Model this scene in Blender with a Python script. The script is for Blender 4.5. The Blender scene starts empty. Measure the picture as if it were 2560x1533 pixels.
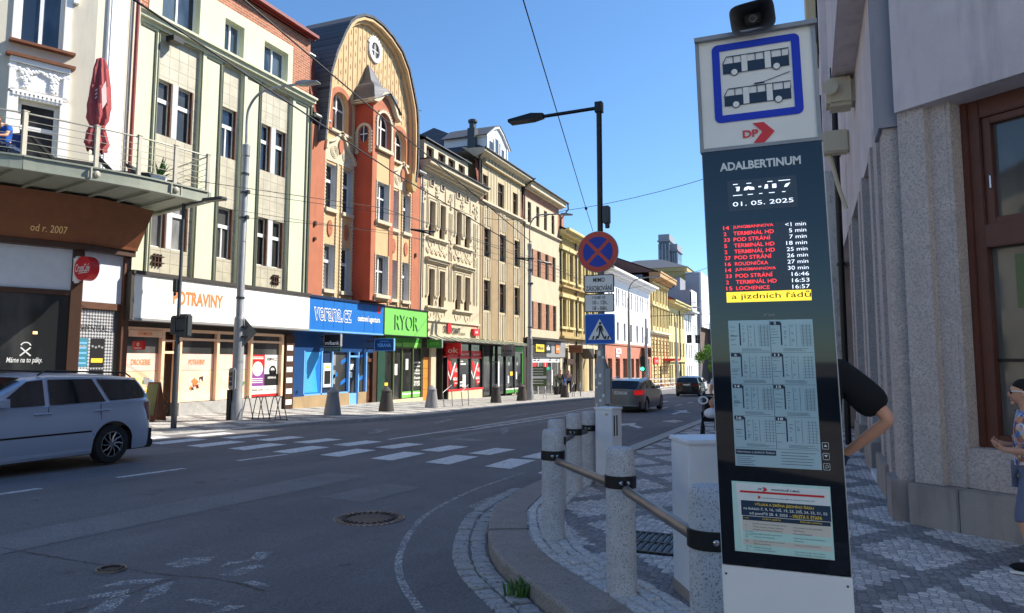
import bpy, bmesh, math, random
from mathutils import Vector, Matrix
random.seed(7)
R_ = math.radians
scene = bpy.context.scene
COL = scene.collection

# ---------------------------------------------------------------- camera, sky, sun, exposure
YAW, PITCH, ROLL = 22.446, 5.488, 0.0015
cam = bpy.data.cameras.new('camera'); camo = bpy.data.objects.new('camera', cam); COL.objects.link(camo)
cam.sensor_width = 36.0; cam.lens = 1800.0/2560*36; cam.shift_y = -(766.5-730)/2560
cam.clip_start = 0.05; cam.clip_end = 4000
_y, _p = R_(YAW), R_(PITCH)
fw = Vector((-math.sin(_y)*math.cos(_p), math.cos(_y)*math.cos(_p), math.sin(_p)))
rt = Vector((math.cos(_y), math.sin(_y), 0)); up = rt.cross(fw)
rt, up = rt*math.cos(ROLL)+up*math.sin(ROLL), up*math.cos(ROLL)-rt*math.sin(ROLL)
m3 = Matrix((rt, up, -fw)).transposed().to_4x4(); m3.translation = (0, 0, 1.5)
camo.matrix_world = m3
scene.camera = camo

SUN_EL, SUN_AZ = 41.0, 39.5          # azimuth measured from +X towards +Y
w = bpy.data.worlds.new('World'); scene.world = w; w.use_nodes = True
nt = w.node_tree; bg = nt.nodes['Background']
sky = nt.nodes.new('ShaderNodeTexSky'); sky.sky_type = 'NISHITA'; sky.sun_disc = False
sky.sun_elevation = R_(SUN_EL); sky.sun_rotation = R_(90-SUN_AZ)
sky.air_density = 1.0; sky.dust_density = 0.35; sky.ozone_density = 2.0; sky.altitude = 250
tint = nt.nodes.new('ShaderNodeMix'); tint.data_type = 'RGBA'; tint.blend_type = 'MULTIPLY'; tint.inputs[0].default_value = 1.0
tint.inputs[7].default_value = (.66, .92, 1.12, 1)      # a clear, deep blue spring sky
nt.links.new(sky.outputs[0], tint.inputs[6]); nt.links.new(tint.outputs[2], bg.inputs[0]); bg.inputs[1].default_value = 0.108
sl = bpy.data.lights.new('sun', 'SUN'); sl.energy = 4.7; sl.angle = R_(0.5); sl.color = (1.0, 0.93, 0.82)
so = bpy.data.objects.new('sun', sl); COL.objects.link(so)
sd = Vector((math.cos(R_(SUN_EL))*math.cos(R_(SUN_AZ)), math.cos(R_(SUN_EL))*math.sin(R_(SUN_AZ)), math.sin(R_(SUN_EL))))
so.rotation_euler = sd.to_track_quat('Z', 'Y').to_euler(); so.location = (0, 0, 40)
scene.view_settings.view_transform = 'Standard'; scene.view_settings.look = 'None'
scene.view_settings.exposure = 0.8; scene.view_settings.gamma = 1.0

# ---------------------------------------------------------------- materials
def S(r, g, b, k=1.0):
    f = lambda c: ((c/255)/12.92 if c/255 <= .04045 else ((c/255+.055)/1.055)**2.4)*k
    return (f(r), f(g), f(b), 1.0)
MT = {}
class N:
    """small node-tree writer"""
    def __init__(s, name):
        s.m = bpy.data.materials.new(name); s.m.use_nodes = True; s.t = s.m.node_tree
        s.b = s.t.nodes['Principled BSDF']; MT[name] = s.m
    def n(s, typ, **kw):
        o = s.t.nodes.new('ShaderNode'+typ)
        for k, v in kw.items():
            if k.startswith('i_'):
                key = k[2:]; o.inputs[int(key) if key.isdigit() else key.replace('_', ' ')].default_value = v
            else: setattr(o, k, v)
        return o
    def l(s, a, b): s.t.links.new(a, b)
    def coord(s, swz=None, scale=(1, 1, 1)):
        tc = s.n('TexCoord').outputs['Object']
        if swz:
            sp = s.n('SeparateXYZ'); s.l(tc, sp.inputs[0]); cb = s.n('CombineXYZ')
            for i, c in enumerate(swz):
                if c in 'XYZ': s.l(sp.outputs[c], cb.inputs[i])
            tc = cb.outputs[0]
        mp = s.n('Mapping'); mp.inputs['Scale'].default_value = scale; s.l(tc, mp.inputs[0])
        return mp.outputs[0]
    def noise(s, vec, scale, detail=4, rough=.55):
        o = s.n('TexNoise'); o.inputs['Scale'].default_value = scale; o.inputs['Detail'].default_value = detail
        o.inputs['Roughness'].default_value = rough; s.l(vec, o.inputs['Vector']); return o.outputs['Fac']
    def ramp(s, fac, stops):
        o = s.n('ValToRGB'); s.l(fac, o.inputs[0]); e = o.color_ramp.elements
        while len(e) < len(stops): e.new(.5)
        for el, (p, c) in zip(e, stops):
            el.position = p; el.color = c if len(c) == 4 else (c[0], c[1], c[2], 1)
        return o.outputs[0]
    def mix(s, fac, a, b, mode='MIX'):
        o = s.n('Mix', data_type='RGBA', blend_type=mode)
        for v, i in ((fac, 0), (a, 6), (b, 7)):
            if isinstance(v, (float, int)): o.inputs[i].default_value = v
            elif isinstance(v, tuple): o.inputs[i].default_value = v
            else: s.l(v, o.inputs[i])
        return o.outputs[2]
    def math(s, op, a, b=0.0):
        o = s.n('Math', operation=op)
        for v, i in ((a, 0), (b, 1)):
            if isinstance(v, (float, int)): o.inputs[i].default_value = v
            else: s.l(v, o.inputs[i])
        return o.outputs[0]
    def bump(s, h, strength=.3, dist=.02):
        o = s.n('Bump'); o.inputs['Strength'].default_value = strength; o.inputs['Distance'].default_value = dist
        s.l(h, o.inputs['Height']); s.l(o.outputs[0], s.b.inputs['Normal'])
    def set(s, col=None, rough=.8, metal=0.0, spec=None):
        if col is not None:
            if isinstance(col, tuple): s.b.inputs['Base Color'].default_value = col
            else: s.l(col, s.b.inputs['Base Color'])
        if isinstance(rough, (float, int)): s.b.inputs['Roughness'].default_value = rough
        else: s.l(rough, s.b.inputs['Roughness'])
        s.b.inputs['Metallic'].default_value = metal
        if spec is not None: s.b.inputs['Specular IOR Level'].default_value = spec
        return s.m
def k4(c, k): return (min(c[0]*k, 1), min(c[1]*k, 1), min(c[2]*k, 1), 1)
def plaster(name, c, var=.16, rough=.9, grime=.25, bump=.15, fine=18):
    s = N(name); v = s.coord(); a = s.noise(v, 1.1, 6, .65); v2 = s.coord(None, (3, 3, .35)); st = s.noise(v2, 1.6, 5, .6)
    base = s.ramp(a, [(.3, k4(c, 1-var)), (.7, k4(c, 1+var*.5))])
    dirt = s.ramp(st, [(.52, (1, 1, 1, 1)), (.8, (1-grime, 1-grime, 1-grime*.9, 1))])
    s.set(s.mix(1.0, base, dirt, 'MULTIPLY'), rough); s.bump(s.noise(v, fine, 6, .7), bump, .02); return s.m
def paint(name, c, rough=.45, metal=0.0, var=.08, bump=0.0, spec=None):
    s = N(name); v = s.coord(); a = s.noise(v, 3.5, 5, .6)
    s.set(s.ramp(a, [(.3, k4(c, 1-var)), (.7, k4(c, 1+var))]), rough, metal, spec)
    if bump: s.bump(s.noise(v, 40, 4), bump, .01)
    return s.m
def bricks(name, c1, c2, mortar, swz, bw, rh, msize=.012, bump=.4, rough=.85, offset=.5):
    s = N(name); v = s.coord(swz)
    b = s.n('TexBrick', i_Scale=1.0, i_Mortar_Size=msize, i_Brick_Width=bw, i_Row_Height=rh, i_Bias=0.0, i_Mortar_Smooth=.15)
    b.offset = offset; b.inputs['Color1'].default_value = c1; b.inputs['Color2'].default_value = c2; b.inputs['Mortar'].default_value = mortar
    s.l(v, b.inputs['Vector']); nz = s.noise(v, 2.2, 6, .65)
    s.set(s.mix(1.0, b.outputs['Color'], s.ramp(nz, [(.3, (.78, .78, .78, 1)), (.7, (1.08, 1.08, 1.08, 1))]), 'MULTIPLY'), rough)
    s.bump(s.math('SUBTRACT', 1.0, b.outputs['Fac']), bump, .012); return s.m
def glassy(name, dark, light, scale=.55, rough=.06, lo=.45, hi=.75, swz=None, sc=(1, 1, .35)):
    s = N(name); v = s.coord(swz, sc); a = s.noise(v, scale, 3, .5)
    s.set(s.ramp(a, [(lo, dark), (hi, light)]), rough, 0.0, .6); return s.m
def emit(name, c, strength):
    s = N(name); s.set(c, .4); s.b.inputs['Emission Color'].default_value = c; s.b.inputs['Emission Strength'].default_value = strength; return s.m

def asphalt():
    s = N('asphalt'); v = s.coord()
    big = s.noise(v, .35, 6, .7); fine = s.noise(v, 55, 3, .75); mid = s.noise(s.coord(None, (1, .12, 1)), 1.1, 7, .7)
    c = s.ramp(big, [(.3, (.125, .122, .13, 1)), (.7, (.185, .178, .182, 1))])
    c = s.mix(1.0, c, s.ramp(mid, [(.3, (.78, .78, .78, 1)), (.5, (1, 1, 1, 1)), (.72, (1.16, 1.15, 1.13, 1))]), 'MULTIPLY')
    st = s.noise(v, 3.2, 3, .5); c = s.mix(1.0, c, s.ramp(st, [(.66, (1, 1, 1, 1)), (.74, (.74, .74, .75, 1))]), 'MULTIPLY')
    c = s.mix(1.0, c, s.ramp(fine, [(.3, (.62, .62, .62, 1)), (.52, (1, 1, 1, 1)), (.72, (1.5, 1.48, 1.45, 1))]), 'MULTIPLY')
    s.set(c, .82, 0, .35); s.bump(fine, .35, .012)
asphalt()
def cobbles(name, lightc, darkc, pattern):
    """small stone mosaic: one Voronoi cell per stone, light or dark by a pattern sampled at the stone's centre"""
    s = N(name); v = s.coord()
    vo = s.n('TexVoronoi', feature='F1', voronoi_dimensions='2D'); vo.inputs['Scale'].default_value = 16.5; vo.inputs['Randomness'].default_value = .5; s.l(v, vo.inputs['Vector'])
    ve = s.n('TexVoronoi', feature='DISTANCE_TO_EDGE', voronoi_dimensions='2D'); ve.inputs['Scale'].default_value = 16.5; ve.inputs['Randomness'].default_value = .5; s.l(v, ve.inputs['Vector'])
    sp = s.n('SeparateXYZ'); s.l(vo.outputs['Position'], sp.inputs[0]); x, y = sp.outputs[0], sp.outputs[1]
    x = s.math('DIVIDE', x, 1.0); y = s.math('DIVIDE', y, 1.0)
    px, py, wd = pattern
    d1 = s.math('FRACT', s.math('ADD', s.math('MULTIPLY', x, 1/px), s.math('MULTIPLY', y, 1/py)))
    d2 = s.math('FRACT', s.math('SUBTRACT', s.math('MULTIPLY', x, 1/px), s.math('MULTIPLY', y, 1/py)))
    f = s.math('MAXIMUM', s.math('LESS_THAN', d1, wd), s.math('LESS_THAN', d2, wd))
    col = s.mix(f, lightc, darkc)
    rnd = s.n('SeparateColor'); s.l(vo.outputs['Color'], rnd.inputs[0])
    col = s.mix(1.0, col, s.ramp(rnd.outputs[0], [(0, (.72, .72, .74, 1)), (.6, (1, 1, 1, 1)), (1, (1.22, 1.2, 1.16, 1))]), 'MULTIPLY')
    col = s.mix(1.0, col, s.ramp(s.noise(v, .9, 6, .7), [(.3, (.72, .72, .72, 1)), (.65, (1.05, 1.05, 1.05, 1))]), 'MULTIPLY')
    edge = s.ramp(ve.outputs['Distance'], [(.0, (.25, .25, .25, 1)), (.02, (.3, .3, .3, 1)), (.09, (1, 1, 1, 1))])
    col = s.mix(edge, (.1, .098, .095, 1), col)
    s.set(col, .8, 0, .4); s.bump(s.ramp(ve.outputs['Distance'], [(.0, (0, 0, 0, 1)), (.3, (1, 1, 1, 1))]), .7, .012)
cobbles('mosaic_right', (.7, .67, .65, 1), (.3, .295, .3, 1), (1.15, 1.7, .25))
cobbles('mosaic_left', (.66, .635, .58, 1), (.28, .272, .26, 1), (2.4, 1.2, .3))
def granite(name, c, spots, scale=150, rough=.75, spotpos=(.36, .45)):
    s = N(name); v = s.coord(); a = s.noise(v, scale, 2, .6); b = s.noise(v, 6, 5, .65)
    c1 = s.ramp(b, [(.3, k4(c, .85)), (.7, k4(c, 1.12))])
    s.set(s.mix(s.ramp(a, [(spotpos[0], (1, 1, 1, 1)), (spotpos[1], (0, 0, 0, 1))]), c1, spots), rough); s.bump(a, .15, .004); return s.m
granite('bollard_granite', (.54, .54, .55, 1), (.22, .222, .23, 1), 110)
granite('kerb_granite', (.29, .255, .225, 1), (.15, .13, .12, 1), 60)
granite('kerb_light', (.42, .41, .385, 1), (.2, .19, .18, 1), 60)
granite('wall_stone', (.55, .485, .45, 1), (.38, .34, .32, 1), 48, .92, (.38, .54))
plaster('wall_render', (.68, .61, .61, 1), .14, .93, .28, .35, 30)
plaster('plinth_stone', (.37, .33, .295, 1), .25, .9, .35, .5, 22)
granite('sett', (.36, .355, .35, 1), (.2, .198, .195, 1), 30)
granite('sett_white', (.58, .57, .55, 1), (.36, .355, .35, 1), 35)

# facades
plaster('green_plaster', S(210, 213, 184), .07, .9, .2)
plaster('groove_shade', S(78, 84, 70), .1, .9, .1)  # grooves between the pilasters: their shade is put into this dark green
bricks('cream_tiles', S(190, 183, 160), S(196, 189, 167), S(150, 143, 122), 'YZ', .38, .38, .012, .25, .45, 0.0)
bricks('brick_wall', S(186, 112, 78), S(160, 90, 64), S(196, 168, 140), 'YZ', .3, .1, .012, .35)
plaster('red_salmon', S(186, 116, 86), .14, .9, .2, .3)
plaster('red_salmon_shaded', S(184, 82, 58), .14, .9, .2, .3)  # the salmon again, deepened to paint in shade on the bay's flank
plaster('yellow_plaster', S(213, 180, 134), .1, .9, .2)
plaster('cream_plaster', S(206, 192, 162), .08, .9, .26)
plaster('cream_trim', S(212, 200, 172), .08, .85, .24)
plaster('beige_plaster', S(198, 182, 146), .08, .9, .24)
plaster('tan_rough', S(170, 146, 110), .18, .95, .15, .6, 12)
bricks('pale_brick', S(178, 118, 88), S(162, 104, 80), S(190, 160, 130), 'YZ', .3, .1, .012, .3)
plaster('ochre_plaster', S(182, 160, 108), .12, .9, .2)
plaster('white_plaster', S(240, 240, 240), .04, .9, .1)
plaster('pink_plaster', S(190, 124, 100), .08, .9, .15)
plaster('orange_plaster', S(196, 158, 112), .12, .9, .2)
plaster('lemon_plaster', S(214, 198, 142), .08, .9, .1)
plaster('grey_plaster', S(200, 202, 204), .06, .9, .12)
plaster('side_grey', S(150, 150, 158), .08, .9, .15)
plaster('brown_plaster', S(120, 98, 86), .1, .9, .15)
plaster('cafe_cream', S(209, 202, 184), .06, .9, .18)
plaster('cafe_white', S(246, 244, 240), .03, .88, .08)
bricks('roof_shingle', S(112, 110, 108), S(86, 85, 86), S(56, 56, 58), 'YZ', .42, .22, .015, .5)
bricks('roof_slate', S(96, 97, 104), S(84, 86, 92), S(52, 52, 56), 'YZ', .34, .24, .012, .4)
bricks('red_tiles', S(150, 78, 60), S(128, 64, 50), S(70, 36, 30), 'YZ', .24, .2, .014, .5)
plaster('roof_brown', S(120, 92, 82), .12, .9, .2, .3)
plaster('roof_red', S(180, 84, 60), .12, .9, .2, .3)
paint('roof_metal', S(88, 90, 95), .6, .0, .14)
paint('zinc', S(150, 150, 148), .45, .5, .15)
paint('canopy_glass', S(150, 158, 140), .25, .0, .2)
# metals, paints
paint('pole_grey', S(150, 152, 154), .5, .3, .14, .15)
paint('pole_dark', S(70, 74, 76), .45, .3, .12)
paint('black_metal', (.012, .012, .014, 1), .4, .3, .1)
paint('wire_black', (.012, .012, .013, 1), .6)
paint('steel', S(128, 122, 118), .42, .6, .25)
paint('chrome', (.6, .6, .6, 1), .2, 1.0)
paint('white_paint', (.78, .78, .77, 1), .45, 0, .04)
paint('white_frame', (.8, .8, .78, 1), .5, 0, .04)
paint('brown_frame', S(92, 58, 40), .5, 0, .15)
paint('wood_frame', S(96, 54, 42), .45, 0, .2)
paint('cafe_brown', S(122, 72, 40), .55, 0, .12)
paint('dark_brown', S(70, 44, 28), .5, 0, .12)
paint('dark_trim', S(58, 52, 46), .6)
paint('cabinet_white', S(226, 230, 234), .5, 0, .07)
paint('rail_grey', S(176, 172, 158), .5, .2, .1)
paint('steel_green', S(150, 156, 142), .5, .2, .1)
paint('fabric_red', S(166, 80, 82), .9, 0, .14)
paint('fabric_pale', S(226, 196, 194), .9)
paint('dark_wicker', S(56, 56, 56), .8, 0, .2, .4)
paint('plastic_white', S(236, 236, 234), .4)
paint('leaf_green', (.06, .15, .028, 1), .6, 0, .4)
paint('leaf_light', (.12, .27, .035, 1), .6, 0, .35)
paint('leaf_dark', (.028, .06, .018, 1), .6, 0, .4)
paint('bark', (.08, .06, .045, 1), .9, 0, .2, .5)
paint('pipe_red', S(128, 44, 36), .5)
paint('terracotta', S(180, 108, 80), .8)
# sign colours
for nm, c in dict(sig_white=(240, 238, 230), sig_orange=(240, 134, 74), sig_blue=(22, 112, 196), sig_darkblue=(16, 66, 120), sig_navy=(20, 44, 78),
                  sig_green=(126, 206, 96), sig_midgreen=(70, 150, 60), sig_red=(206, 30, 36), sig_black=(26, 26, 28), sig_yellow=(244, 208, 62), sig_grey=(150, 150, 150),
                  sig_peach=(246, 206, 170), sig_pink=(246, 196, 186), sig_purple=(140, 70, 150), sig_cyan=(60, 170, 240), sig_gold=(240, 206, 140),
                  sig_lightblue=(120, 180, 240), sig_orangewood=(218, 138, 56), sig_darkgreen=(30, 70, 54), sig_olive=(96, 112, 70), sig_teal=(60, 130, 150),
                  ink_blue=(24, 48, 74), stop_blue=(0, 48, 190), logo_red=(222, 52, 58), paper=(226, 230, 226), paper_aqua=(190, 226, 214), paper_tan=(214, 206, 190),
                  panel_white=(206, 214, 226), ok_red=(222, 40, 44), skin=(214, 158, 128), roadsign_red=(206, 74, 50), roadsign_blue=(20, 52, 168), crossing_blue=(14, 92, 190)).items():
    paint(nm, S(*c), .45, 0, .05)
# glass
glassy('glass_blue', (.018, .03, .055, 1), (.12, .16, .2, 1), .9)
glassy('glass_dark', (.012, .013, .015, 1), (.05, .048, .045, 1), .8)
glassy('glass_brown', (.02, .015, .012, 1), (.075, .06, .05, 1), 1.2)
glassy('glass_grey', (.035, .037, .036, 1), (.13, .13, .125, 1), .7)
glassy('glass_curtain', (.12, .12, .12, 1), (.34, .34, .33, 1), 1.6, .1, .35, .65)
glassy('glass_shop', (.022, .024, .025, 1), (.1, .1, .098, 1), 1.1)
glassy('shop_pale', (.1, .11, .1, 1), (.2, .2, .17, 1), 1.3)
glassy('car_glass', (.006, .008, .012, 1), (.02, .024, .03, 1), 2.0, .03)
glassy('right_glass', (.09, .088, .08, 1), (.26, .24, .21, 1), 1.2, .04)
s = N('totem_glass'); s.set((.006, .0065, .009, 1), .03, 0, .7)
paint('horn_inner', S(196, 192, 186), .5)
paint('horn_shell', S(74, 74, 78), .45)
s = N('tyre'); s.set((.014, .014, .015, 1), .85)
s = N('rim_metal'); s.set((.3, .3, .31, 1), .35, .85)
def carpaint(name, c, metal=.5, rough=.32):
    s = N(name); v = s.coord(); a = s.noise(v, 260, 1, .5); s.set(s.ramp(a, [(.3, k4(c, .9)), (.7, k4(c, 1.1))]), rough, metal)
    s.b.inputs['Coat Weight'].default_value = .6; s.b.inputs['Coat Roughness'].default_value = .08
carpaint('car_silver', S(172, 186, 208), .45, .34)
carpaint('car_grey', S(118, 117, 116), .6, .34)
carpaint('car_black', (.014, .013, .014, 1), .2, .25)
carpaint('car_white', (.75, .76, .78, 1), 0, .3)
emit('tail_red', (.6, .01, .01, 1), .35); emit('tail_dim', (.22, .008, .008, 1), .0); emit('lamp_green', (.05, .95, .6, 1), 2.2)
emit('led_white', (.8, .88, 1, 1), .75); emit('led_red', (1, .05, .06, 1), .85); emit('led_yellow', (.9, .66, .05, 1), .75); emit('lamp_warm', (1, .6, .22, 1), 1.4)
s = N('led_panel'); v = s.coord(); 
vo = s.n('TexVoronoi', feature='DISTANCE_TO_EDGE'); vo.inputs['Scale'].default_value = 230; vo.inputs['Randomness'].default_value = 0; s.l(v, vo.inputs['Vector'])
s.set(s.ramp(vo.outputs['Distance'], [(.1, (.035, .045, .06, 1)), (.3, (.1, .12, .16, 1))]), .25)
s = N('eink'); v = s.coord(); s.set(s.ramp(s.noise(v, 3, 3), [(.3, (.34, .5, .56, 1)), (.7, (.42, .58, .62, 1))]), .08, 0, .6)
s = N('lichen_marble'); v = s.coord(None, (1, 1, .5)); s.set(s.ramp(s.noise(v, 5, 8, .75), [(.35, (.2, .2, .2, 1)), (.5, (.5, .49, .47, 1)), (.65, (.36, .33, .3, 1))]), .5)
s = N('road_white'); v = s.coord()
wear = s.ramp(s.noise(v, 9, 8, .75), [(.38, (.0, .0, .0, 1)), (.5, (1, 1, 1, 1))]); wear2 = s.ramp(s.noise(v, 70, 3, .7), [(.36, (.2, .2, .2, 1)), (.55, (1, 1, 1, 1))])
s.set(s.mix(s.mix(1.0, wear, wear2, 'MULTIPLY'), (.2, .2, .2, 1), (.74, .74, .72, 1)), .75)
s = N('road_white_fresh'); v = s.coord(); wear = s.ramp(s.noise(v, 16, 8, .75), [(.36, (.0, .0, .0, 1)), (.5, (1, 1, 1, 1))]); wear = s.mix(1.0, wear, s.ramp(s.noise(v, 80, 3, .7), [(.34, (.3, .3, .3, 1)), (.5, (1, 1, 1, 1))]), 'MULTIPLY')
s.set(s.mix(wear, (.3, .3, .3, 1), (.8, .8, .78, 1)), .75)
s = N('road_ghost'); v = s.coord(); wear = s.ramp(s.noise(v, 5, 8, .8), [(.36, (0, 0, 0, 1)), (.55, (1, 1, 1, 1))]); wear2 = s.ramp(s.noise(v, 60, 3, .7), [(.4, (0, 0, 0, 1)), (.6, (1, 1, 1, 1))])
s.set((.6, .6, .58, 1), .8); s.l(s.mix(1.0, wear, wear2, 'MULTIPLY'), s.b.inputs['Alpha'])
s = N('shirt_print'); v = s.coord(); vo = s.n('TexVoronoi'); vo.inputs['Scale'].default_value = 26; s.l(s.mix(.06, v, s.n('TexNoise', i_Scale=14.0).outputs['Color']), vo.inputs['Vector'])
sc_ = s.n('SeparateColor'); s.l(vo.outputs['Color'], sc_.inputs[0])
s.set(s.ramp(sc_.outputs[0], [(0, S(60, 90, 160)), (.25, S(100, 150, 220)), (.45, S(235, 235, 230)), (.62, S(220, 140, 90)), (.75, S(70, 80, 110)), (.9, S(220, 190, 120))]), .9)
for nm, c in dict(cloth_black=(14, 14, 17), cloth_blue=(28, 92, 180), cloth_navy=(28, 36, 58), cloth_grey=(110, 116, 140), cloth_white=(230, 230, 232), cloth_denim=(50, 72, 110), hair_dark=(26, 20, 18), hair_brown=(96, 62, 44), hair_grey=(84, 80, 78)).items():
    paint(nm, S(*c), .9, 0, .12)
# ---------------------------------------------------------------- builders
I4 = Matrix.Identity(4)
def frame(o, u, d, z=(0, 0, 1)):
    """local (u along, d outward, z up) -> world"""
    m = Matrix((u, d, z)).transposed().to_4x4(); m.translation = o; return m
def FX(X): return frame((X, 0, 0), (0, 1, 0), (1, 0, 0))       # a house front of the left row: u = distance up the street, d = towards the road
class MB:
    def __init__(s, M=None): s.v = []; s.f = []; s.M = M or I4
    def add(s, vs, fs):
        b = len(s.v); s.v += [s.M @ Vector(p) for p in vs]; s.f += [tuple(i+b for i in f) for f in fs]; return s
    def box(s, x0, x1, y0, y1, z0, z1):
        return s.add([(x0, y0, z0), (x1, y0, z0), (x1, y1, z0), (x0, y1, z0), (x0, y0, z1), (x1, y0, z1), (x1, y1, z1), (x0, y1, z1)],
                     [(0, 3, 2, 1), (4, 5, 6, 7), (0, 1, 5, 4), (1, 2, 6, 5), (2, 3, 7, 6), (3, 0, 4, 7)])
    def ub(s, u0, u1, z0, z1, d0, d1): return s.box(u0, u1, d0, d1, z0, z1)
    def quad(s, a, b, c, d): return s.add([a, b, c, d], [(0, 1, 2, 3)])
    def rect(s, u0, u1, z0, z1, d): return s.quad((u0, d, z0), (u1, d, z0), (u1, d, z1), (u0, d, z1))
    def poly(s, pts, d): return s.add([(u, d, z) for u, z in pts], [tuple(range(len(pts)))])
    def prism(s, pts, d0, d1):
        n = len(pts); return s.add([(u, d0, z) for u, z in pts]+[(u, d1, z) for u, z in pts],
            [tuple(range(n))[::-1], tuple(range(n, 2*n))]+[(i, (i+1) % n, n+(i+1) % n, n+i) for i in range(n)])
    def vprism(s, pts, z0, z1):
        n = len(pts); return s.add([(x, y, z0) for x, y in pts]+[(x, y, z1) for x, y in pts],
            [tuple(range(n))[::-1], tuple(range(n, 2*n))]+[(i, (i+1) % n, n+(i+1) % n, n+i) for i in range(n)])
    def tube(s, pts, r, n=8, cap=True):
        pts = [Vector(p) for p in pts]; rs = r if isinstance(r, (list, tuple)) else [r]*len(pts); vs = []; fs = []; a = None
        for i, p in enumerate(pts):
            t = (pts[min(i+1, len(pts)-1)]-pts[max(i-1, 0)]).normalized()
            if a is None: a = t.orthogonal().normalized()
            a = (a-t*a.dot(t)).normalized(); b = t.cross(a)
            vs += [p+(a*math.cos(k*2*math.pi/n)+b*math.sin(k*2*math.pi/n))*rs[i] for k in range(n)]
        for i in range(len(pts)-1):
            fs += [(i*n+k, i*n+(k+1) % n, (i+1)*n+(k+1) % n, (i+1)*n+k) for k in range(n)]
        if cap: fs += [tuple(range(n))[::-1], tuple(range((len(pts)-1)*n, len(pts)*n))]
        return s.add(vs, fs)
    def lathe(s, prof, c=(0, 0, 0), n=20):
        vs = []; fs = []; m = len(prof)
        for r, z in prof: vs += [(c[0]+r*math.cos(k*2*math.pi/n), c[1]+r*math.sin(k*2*math.pi/n), c[2]+z) for k in range(n)]
        for i in range(m-1): fs += [(i*n+k, i*n+(k+1) % n, (i+1)*n+(k+1) % n, (i+1)*n+k) for k in range(n)]
        fs += [tuple(range(n))[::-1], tuple(range((m-1)*n, m*n))]; return s.add(vs, fs)
    def disc(s, u, z, d0, d1, r, n=32): return s.prism([(u+r*math.cos(k*2*math.pi/n), z+r*math.sin(k*2*math.pi/n)) for k in range(n)], d0, d1)
    def ring(s, u, z, d0, d1, r0, r1, n=32, a0=0., a1=2*math.pi, sz=1.0):
        full = abs(a1-a0-2*math.pi) < 1e-6; k = n if full else n+1
        an = [a0+(a1-a0)*i/n for i in range(k)]
        P = lambda r, a: (u+r*math.cos(a), z+sz*r*math.sin(a)); vs = []
        for d in (d0, d1):
            for r in (r0, r1): vs += [(P(r, a)[0], d, P(r, a)[1]) for a in an]
        fs = []
        for i in range(n):
            j = (i+1) % k
            fs += [(2*k+i, 2*k+j, 3*k+j, 3*k+i), (i, k+i, k+j, j), (i, j, 2*k+j, 2*k+i), (k+i, 3*k+i, 3*k+j, k+j)]
        if not full: fs += [(0, 2*k, 3*k, k), (k-1, 2*k-1, 4*k-1, 3*k-1)]
        return s.add(vs, fs)
    def strip(s, pts, width, d0, d1):
        """a flat band along a 2D polyline in (u,z), given thickness"""
        n = len(pts); L = []; Rr = []
        for i, p in enumerate(pts):
            a = pts[max(i-1, 0)]; b = pts[min(i+1, n-1)]; t = Vector((b[0]-a[0], b[1]-a[1])).normalized(); q = Vector((-t.y, t.x))*width/2
            L.append((p[0]+q.x, p[1]+q.y)); Rr.append((p[0]-q.x, p[1]-q.y))
        for i in range(n-1): s.prism([L[i], L[i+1], Rr[i+1], Rr[i]], d0, d1)
        return s
    def text(s, txt, u0, u1, z0, z1, d, bold=0.0, fit=True, shear=0.0):
        for x, y, tri in [text_mesh(txt, bold, shear)]:
            w0, w1, h0, h1 = min(x), max(x), min(y), max(y)
            kx = (u1-u0)/(w1-w0); ky = (z1-z0)/(h1-h0)
            if not fit: kx = ky
            return s.add([(u0+(a-w0)*kx, d, z0+(b-h0)*ky) for a, b in zip(x, y)], tri)
    def build(s, name, m, parent=None, smooth=False, bevel=0.0):
        me = bpy.data.meshes.new(name); off = parent_world(parent) if parent else Vector((0, 0, 0))
        me.from_pydata([v-off for v in s.v], [], s.f); me.validate()
        bm = bmesh.new(); bm.from_mesh(me)
        bmesh.ops.recalc_face_normals(bm, faces=bm.faces[:])
        if bevel:
            bmesh.ops.remove_doubles(bm, verts=bm.verts[:], dist=1e-5)
            bmesh.ops.bevel(bm, geom=[e for e in bm.edges if len(e.link_faces) == 2 and e.calc_face_angle(0) > .6], offset=bevel, segments=2, affect='EDGES', clamp_overlap=True)
        bm.to_mesh(me); bm.free()
        if smooth:
            for p in me.polygons: p.use_smooth = True
            try: me.set_sharp_from_angle(angle=R_(38))
            except Exception: pass
        me.materials.append(MT[m] if isinstance(m, str) else m)
        o = bpy.data.objects.new(name, me); COL.objects.link(o)
        if parent: o.parent = parent
        return o
def parent_world(p):
    v = Vector((0, 0, 0))
    while p: v = v+p.location; p = p.parent
    return v
_tc = {}
def text_mesh(txt, bold, shear):
    k = (txt, bold, shear)
    if k not in _tc:
        c = bpy.data.curves.new('lettering', 'FONT'); c.body = txt; c.size = 1; c.resolution_u = 3; c.offset = bold; c.shear = shear; c.fill_mode = 'FRONT'
        o = bpy.data.objects.new('lettering', c); COL.objects.link(o)
        dg = bpy.context.evaluated_depsgraph_get(); me = o.evaluated_get(dg).to_mesh()
        _tc[k] = ([v.co.x for v in me.vertices], [v.co.y for v in me.vertices], [tuple(p.vertices) for p in me.polygons])
        o.evaluated_get(dg).to_mesh_clear(); bpy.data.objects.remove(o); bpy.data.curves.remove(c)
    return _tc[k]
def thing(name, label, cat, loc=(0, 0, 0), group=None, rz=0.0):
    o = bpy.data.objects.new(name, None); COL.objects.link(o); o.location = loc; o.rotation_euler = (0, 0, rz); o.empty_display_size = .2
    return tag(o, label, cat, group)
def tag(o, label, cat, group=None):
    o['label'] = label; o['category'] = cat
    if group: o['group'] = group
    return o
def struct(o, kind='structure'): o['kind'] = kind; return o
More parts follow.
